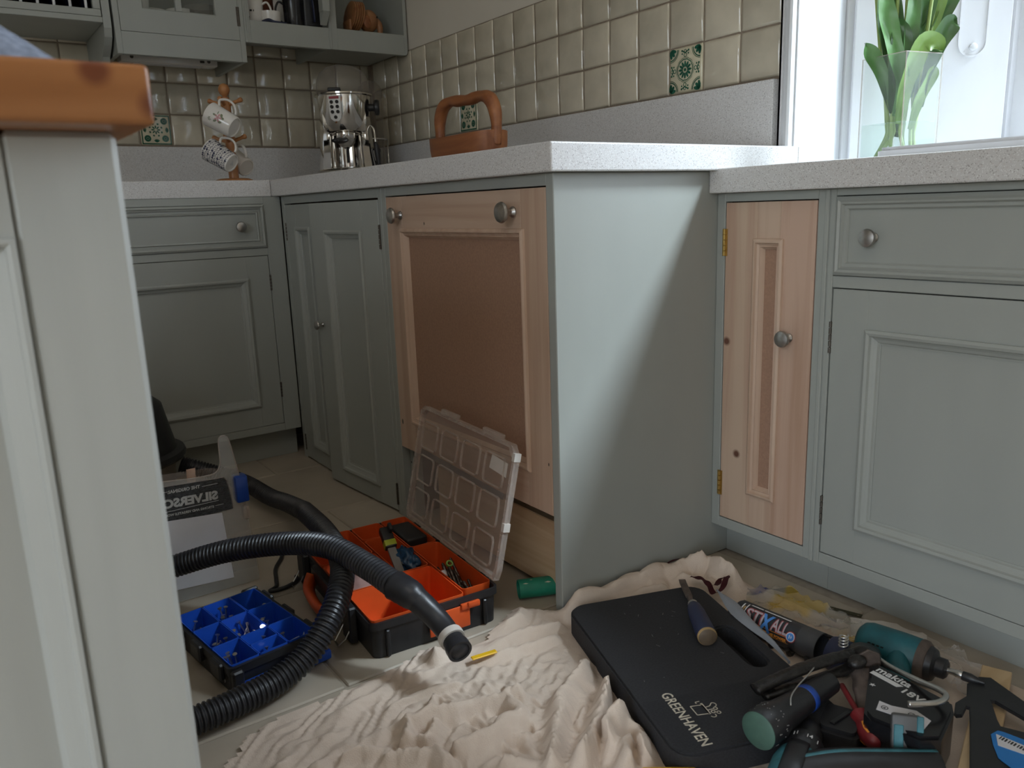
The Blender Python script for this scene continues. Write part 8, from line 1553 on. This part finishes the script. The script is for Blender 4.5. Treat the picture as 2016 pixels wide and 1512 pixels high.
# ------------------------------------------------------------------ second drill at the bottom edge
t = thing('cordless_drill', 'teal and black cordless drill with a numbered torque collar, nearest the camera', 'power tool', (-.68, -2.6, .01)); da, db = V((-.628, -2.562, .036)), V((-.802, -2.641, .036)); am5 = axis_m(da, db)
obj('chuck', lathe([(0, 0), (.014, .002), (.019, .010), (.0205, .030), (.0205, .048), (0, .049)], 28, am5), M['black'], t, smooth=40)
ring = obj('torque_collar', lathe([(.022, .046), (.0275, .050), (.0285, .056), (.0285, .078), (.0265, .082), (0, .083)], 36, am5), M['black'], t, smooth=35)
obj('gear_housing', lathe([(.026, .080), (.030, .088), (.033, .105), (.034, .15), (.033, .19), (0, .20)], 32, am5), M['teal_light'], t, smooth=40)
obj('body_strip', lathe([(.0305, .083), (.0325, .090), (.0345, .108), (.0352, .19), (.03, .195)], 32, am5, caps=False) if False else tube([am5 @ V((0, 0, 0))+V((0, 0, 1))*r+(db-da).normalized()*z for r, z in ((.029, .084), (.033, .10), (.0345, .13), (.034, .19))], .014, 12, flat=(1, .3)), M['black'], t, smooth='all')
dz = V((0, 0, 1)); dd = (da-db).normalized(); tx_ = V((dd.y, -dd.x, 0))
for s, off in (('11', -.014), ('14', .004), ('1', .019)):
    a = off/.0287; bq = text_bm(s, .0095, .0002, 1, .0001); cc = da+(db-da).normalized()*.066
    mm = basis(cc+(dz*math.cos(a)-tx_*-math.sin(a))*.0288, tx_*math.cos(a)-dz*math.sin(a), dd); bq.transform(mm); obj('lettering', bq, M['ink_white'], ring)
gp_ = smooth_path([(-.745, -2.616, .040), (-.695, -2.645, .046), (-.645, -2.680, .046), (-.585, -2.722, .044)], 6); obj('grip', tube(gp_, [.031-.0003*k for k in range(19)], 16, flat=(1, .95)), M['black'], t, smooth='all'); obj('trim_stripe', tube([p+V((.002, .002, .027-.0003*k)) for k, p in enumerate(gp_)], .006, 8, flat=(1, .5)), M['teal_light'], t, smooth='all')
ck = bx(-.019, .019, -.006, .006, 0, .085, .004, 2); mk = basis((-.580, -2.690, .030), (.60, -.78, .12), (.5, .35, .2)); mk = Matrix.Translation((-.606, -2.692, .020)) @ Matrix.Rotation(math.radians(-52), 4, 'Z') @ Matrix.Rotation(math.radians(-16), 4, 'X')
ck.transform(mk); cl_ = obj('belt_clip', ck, M['clip_grey'], t, smooth=40)
for x0, x1, z0, z1 in ((-.016, -.004, .010, .072), (.012, .0205, -.002, .086), (.000, .008, .012, .040)):
    q = bx(x0, x1, -.0075, -.0045, z0, z1, .001); q.transform(mk); obj('teal_inset', q, M['teal_light'], cl_)
t = thing('battery_pack', 'rounded plain black battery block between the torque collar and the screwdriver', 'battery', (-.60, -2.58, .01)); q = prism(rrect(-.035, .035, -.030, .030, .014, 5), .040, Matrix.Translation((-.598, -2.590, .012)) @ Matrix.Rotation(.4, 4, 'Z'), bev=.006); obj('body', q, M['black'], t, smooth=40); obj('rail', bx(-.62, -.575, -2.594, -2.586, .0515, .055, .001), M['black_gloss'], t)
# ------------------------------------------------------------------ timber offcut and black plastic hanger
t = thing('timber_offcut', 'pale raw softwood batten lying under the black hanger', 'timber', (-.42, -2.69, .008)); ba_, bb_ = V((-.262, -2.653, .0)), V((-.62, -2.778, .0)); d_ = (bb_-ba_).normalized(); MT = basis((ba_.x, ba_.y, .0075), d_, V((0, 0, 1)).cross(d_)); q = bx(0, (bb_-ba_).length, -.021, .021, 0, .024, .0012); q.transform(MT); obj('batten', q, M['batten_x'], t)
t = thing('plastic_hanger', 'black plastic hanger frame with a hook and blue and white label', 'hanger', (-.42, -2.72, .035)); HZ = .046
OUTL = [(-.348, -2.655), (-.330, -2.655), (-.318, -2.668), (-.344, -2.728), (-.37, -2.79), (-.41, -2.80), (-.386, -2.744), (-.376, -2.700), (-.379, -2.696), (-.418, -2.722), (-.430, -2.732), (-.400, -2.80), (-.46, -2.84), (-.534, -2.772), (-.559, -2.751), (-.462, -2.705), (-.420, -2.684), (-.421, -2.681), (-.446, -2.687), (-.454, -2.682), (-.450, -2.677), (-.424, -2.666), (-.394, -2.668), (-.362, -2.653)]
obj('frame', prism(OUTL, .006, Matrix.Translation((0, 0, HZ-.007)), bev=.0012), M['black'], t)
LAB = [(-.446, -2.735), (-.443, -2.742), (-.435, -2.79), (-.47, -2.82), (-.515, -2.79), (-.505, -2.762), (-.482, -2.745), (-.462, -2.733)]
lab = obj('label', prism(LAB, .0004, Matrix.Translation((0, 0, HZ))), M['label_blue'], t); obj('label_panel', prism([(-.456, -2.737), (-.450, -2.79), (-.466, -2.80), (-.479, -2.750)], .0003, Matrix.Translation((0, 0, HZ+.0004))), M['white_card'], lab)
bm = nb()
for k in range(9):
    s_ = .2+k*.06; a = V((-.4535, -2.745-.035*s_-.006, 0)); box(bm, -.4640, -.4560, -2.7455-.0038*k, -2.7440-.0038*k+(.0008 if k % 3 else 0), HZ+.0007, HZ+.0009)
obj('barcode', bm, M['black'], lab)
# ------------------------------------------------------------------ litter beside the plinth
def flat(name, pts, z, th, mat, label, cat, crumple=0, sub=5, seed=1):
    bm = nb(); bm.faces.new([bm.verts.new((x, y, 0)) for x, y in pts])
    if crumple:
        bmesh.ops.triangulate(bm, faces=bm.faces[:])
        for _ in range(sub): bmesh.ops.subdivide_edges(bm, edges=[e_ for e_ in bm.edges if e_.calc_length() > .010], cuts=1); bmesh.ops.triangulate(bm, faces=bm.faces[:])
        for v_ in bm.verts: q = v_.co*26; v_.co.z = z+crumple*(max(0, 1-abs(noise.noise(q+V((seed, 0, 0))))*1.6)**2+.35*abs(noise.noise(q*3)))
    else:
        for v_ in bm.verts: v_.co.z = z
        r = bmesh.ops.extrude_face_region(bm, geom=bm.faces[:]); bmesh.ops.translate(bm, vec=(0, 0, th), verts=[q for q in r['geom'] if isinstance(q, bmesh.types.BMVert)])
    bmesh.ops.recalc_face_normals(bm, faces=bm.faces[:])
    return tag(obj(name, bm, M[mat], smooth=60 if crumple else False), label, cat)
flat('plastic_bag', [(-.315, -2.20), (-.262, -2.262), (-.265, -2.36), (-.285, -2.445), (-.33, -2.49), (-.36, -2.46), (-.335, -2.36), (-.39, -2.30), (-.37, -2.24)], .0075, 0, 'bag', 'crumpled clear bag printed yellow and blue, behind the sealant cartridge', 'bag', .016, 6, 3)
flat('paper_sheet', [(-.262, -2.395), (-.222, -2.455), (-.214, -2.515), (-.26, -2.54), (-.33, -2.50), (-.33, -2.44)], .0085, .0004, 'paper', 'white paper sheet lying behind the teal impact driver', 'paper', .005, 5, 5)
flat('film_bag', [(-.245, -2.53), (-.222, -2.56), (-.262, -2.63), (-.31, -2.70), (-.36, -2.69), (-.34, -2.63), (-.31, -2.57), (-.285, -2.53)], .0085, 0, 'clear_bag', 'clear crumpled plastic film under the steel driver bit', 'bag', .020, 6, 8)
flat('tape_scrap', [(-.262, -2.222), (-.225, -2.240), (-.232, -2.262), (-.255, -2.252)], .0006, .0006, 'black', 'small black scrap of tape on the stone floor by the plinth', 'tape')
t = thing('metal_strip', 'thin brassy metal strip with two holes on the sheet edge by the plinth', 'strip', (-.24, -2.37, .005))
def two_hole(L_, wd):
    q = nb(); n = 6; mid = []
    for x0, x1, hole in ((0, L_*.22, (L_*.11, .0028)), (L_*.22, L_*.78, None), (L_*.78, L_, (L_*.89, .0028))):
        if hole is None: box(q, x0, x1, -wd/2, wd/2, 0, .0014)
        else:
            o_ = []; i_ = []
            for k in range(24):
                a = 2*math.pi*k/24; i_.append((hole[0]+hole[1]*math.cos(a), hole[1]*math.sin(a))); sx = max(abs(math.cos(a))/((x1-x0)/2), abs(math.sin(a))/(wd/2)); o_.append((hole[0]+math.cos(a)/sx, math.sin(a)/sx))
            ring_prism(o_, i_, .0014, bm=q)
    return q
q = two_hole(.060, .0115); q.transform(Matrix.Translation((-.249, -2.343, .0045)) @ Matrix.Rotation(math.atan2(-.053, .017), 4, 'Z')); obj('strip', q, M['olive_metal'], t)
def ribbon(name, pts, wd, label):
    sp_ = smooth_path(pts, 6); bm = nb(); R = []
    for k, p in enumerate(sp_):
        d = (sp_[min(k+1, len(sp_)-1)]-sp_[max(k-1, 0)]).normalized(); s_ = d.cross(V((.3*math.sin(k), .2, 1))).normalized(); R.append((bm.verts.new(p+s_*wd/2), bm.verts.new(p-s_*wd/2)))
    for a, b_ in zip(R, R[1:]): bm.faces.new((a[0], a[1], b_[1], b_[0]))
    bmesh.ops.solidify(bm, geom=bm.faces[:], thickness=.0006); return tag(obj(name, bm, M['maroon'], smooth=50), label, 'ribbon')
ribbon('ribbon_scrap', [(-.405, -2.128, .038), (-.398, -2.150, .040), (-.400, -2.172, .036), (-.412, -2.195, .030), (-.400, -2.205, .040), (-.378, -2.196, .050), (-.362, -2.185, .046), (-.366, -2.172, .036), (-.385, -2.18, .034), (-.402, -2.185, .040)], .012, 'curled maroon ribbon scrap on the dust sheet above the kneeling pad')
ribbon('ribbon_scrap', [(-.395, -2.052, .036), (-.375, -2.056, .040), (-.350, -2.064, .039), (-.328, -2.075, .034)], .008, 'short maroon ribbon scrap on the fold of the dust sheet by the end panel')
# yellow pack at the bottom edge, and a yellow rule
t = thing('yellow_pack', 'yellow packet with black print at the near end of the kneeling pad', 'packet', (-.86, -2.50, .004)); my = Matrix.Translation((-.862, -2.512, .004)) @ Matrix.Rotation(math.radians(-38), 4, 'Z') @ Matrix.Rotation(math.radians(-14), 4, 'X')
q = bx(-.038, .038, -.035, .025, 0, .030, .004, 2); q.transform(my); obj('body', q, M['yellow'], t, smooth=40)
bm = nb(); r_ = random.Random(12)
for k in range(9): box(bm, -.022+k*.0046, -.0185+k*.0046, .006+r_.uniform(0, .001), .0155-r_.uniform(0, .001), .0301, .0304)
bm.transform(my); obj('black_print', bm, M['black'], t); q = lathe([(0, 0), (.012, 0), (.012, .0006), (0, .0006)], 24, my @ Matrix.Translation((.022, -.014, .0301))); obj('black_print', q, M['black'], t)
q = bx(-.024, .024, -.0055, .0055, 0, .003, .001); q.transform(Matrix.Translation((-.882, -2.085, .020)) @ Matrix.Rotation(math.radians(-8), 4, 'Z')); tag(obj('folding_rule', q, M['yellow']), 'short end of a yellow rule showing on the sheet beside the hose nozzle', 'rule')
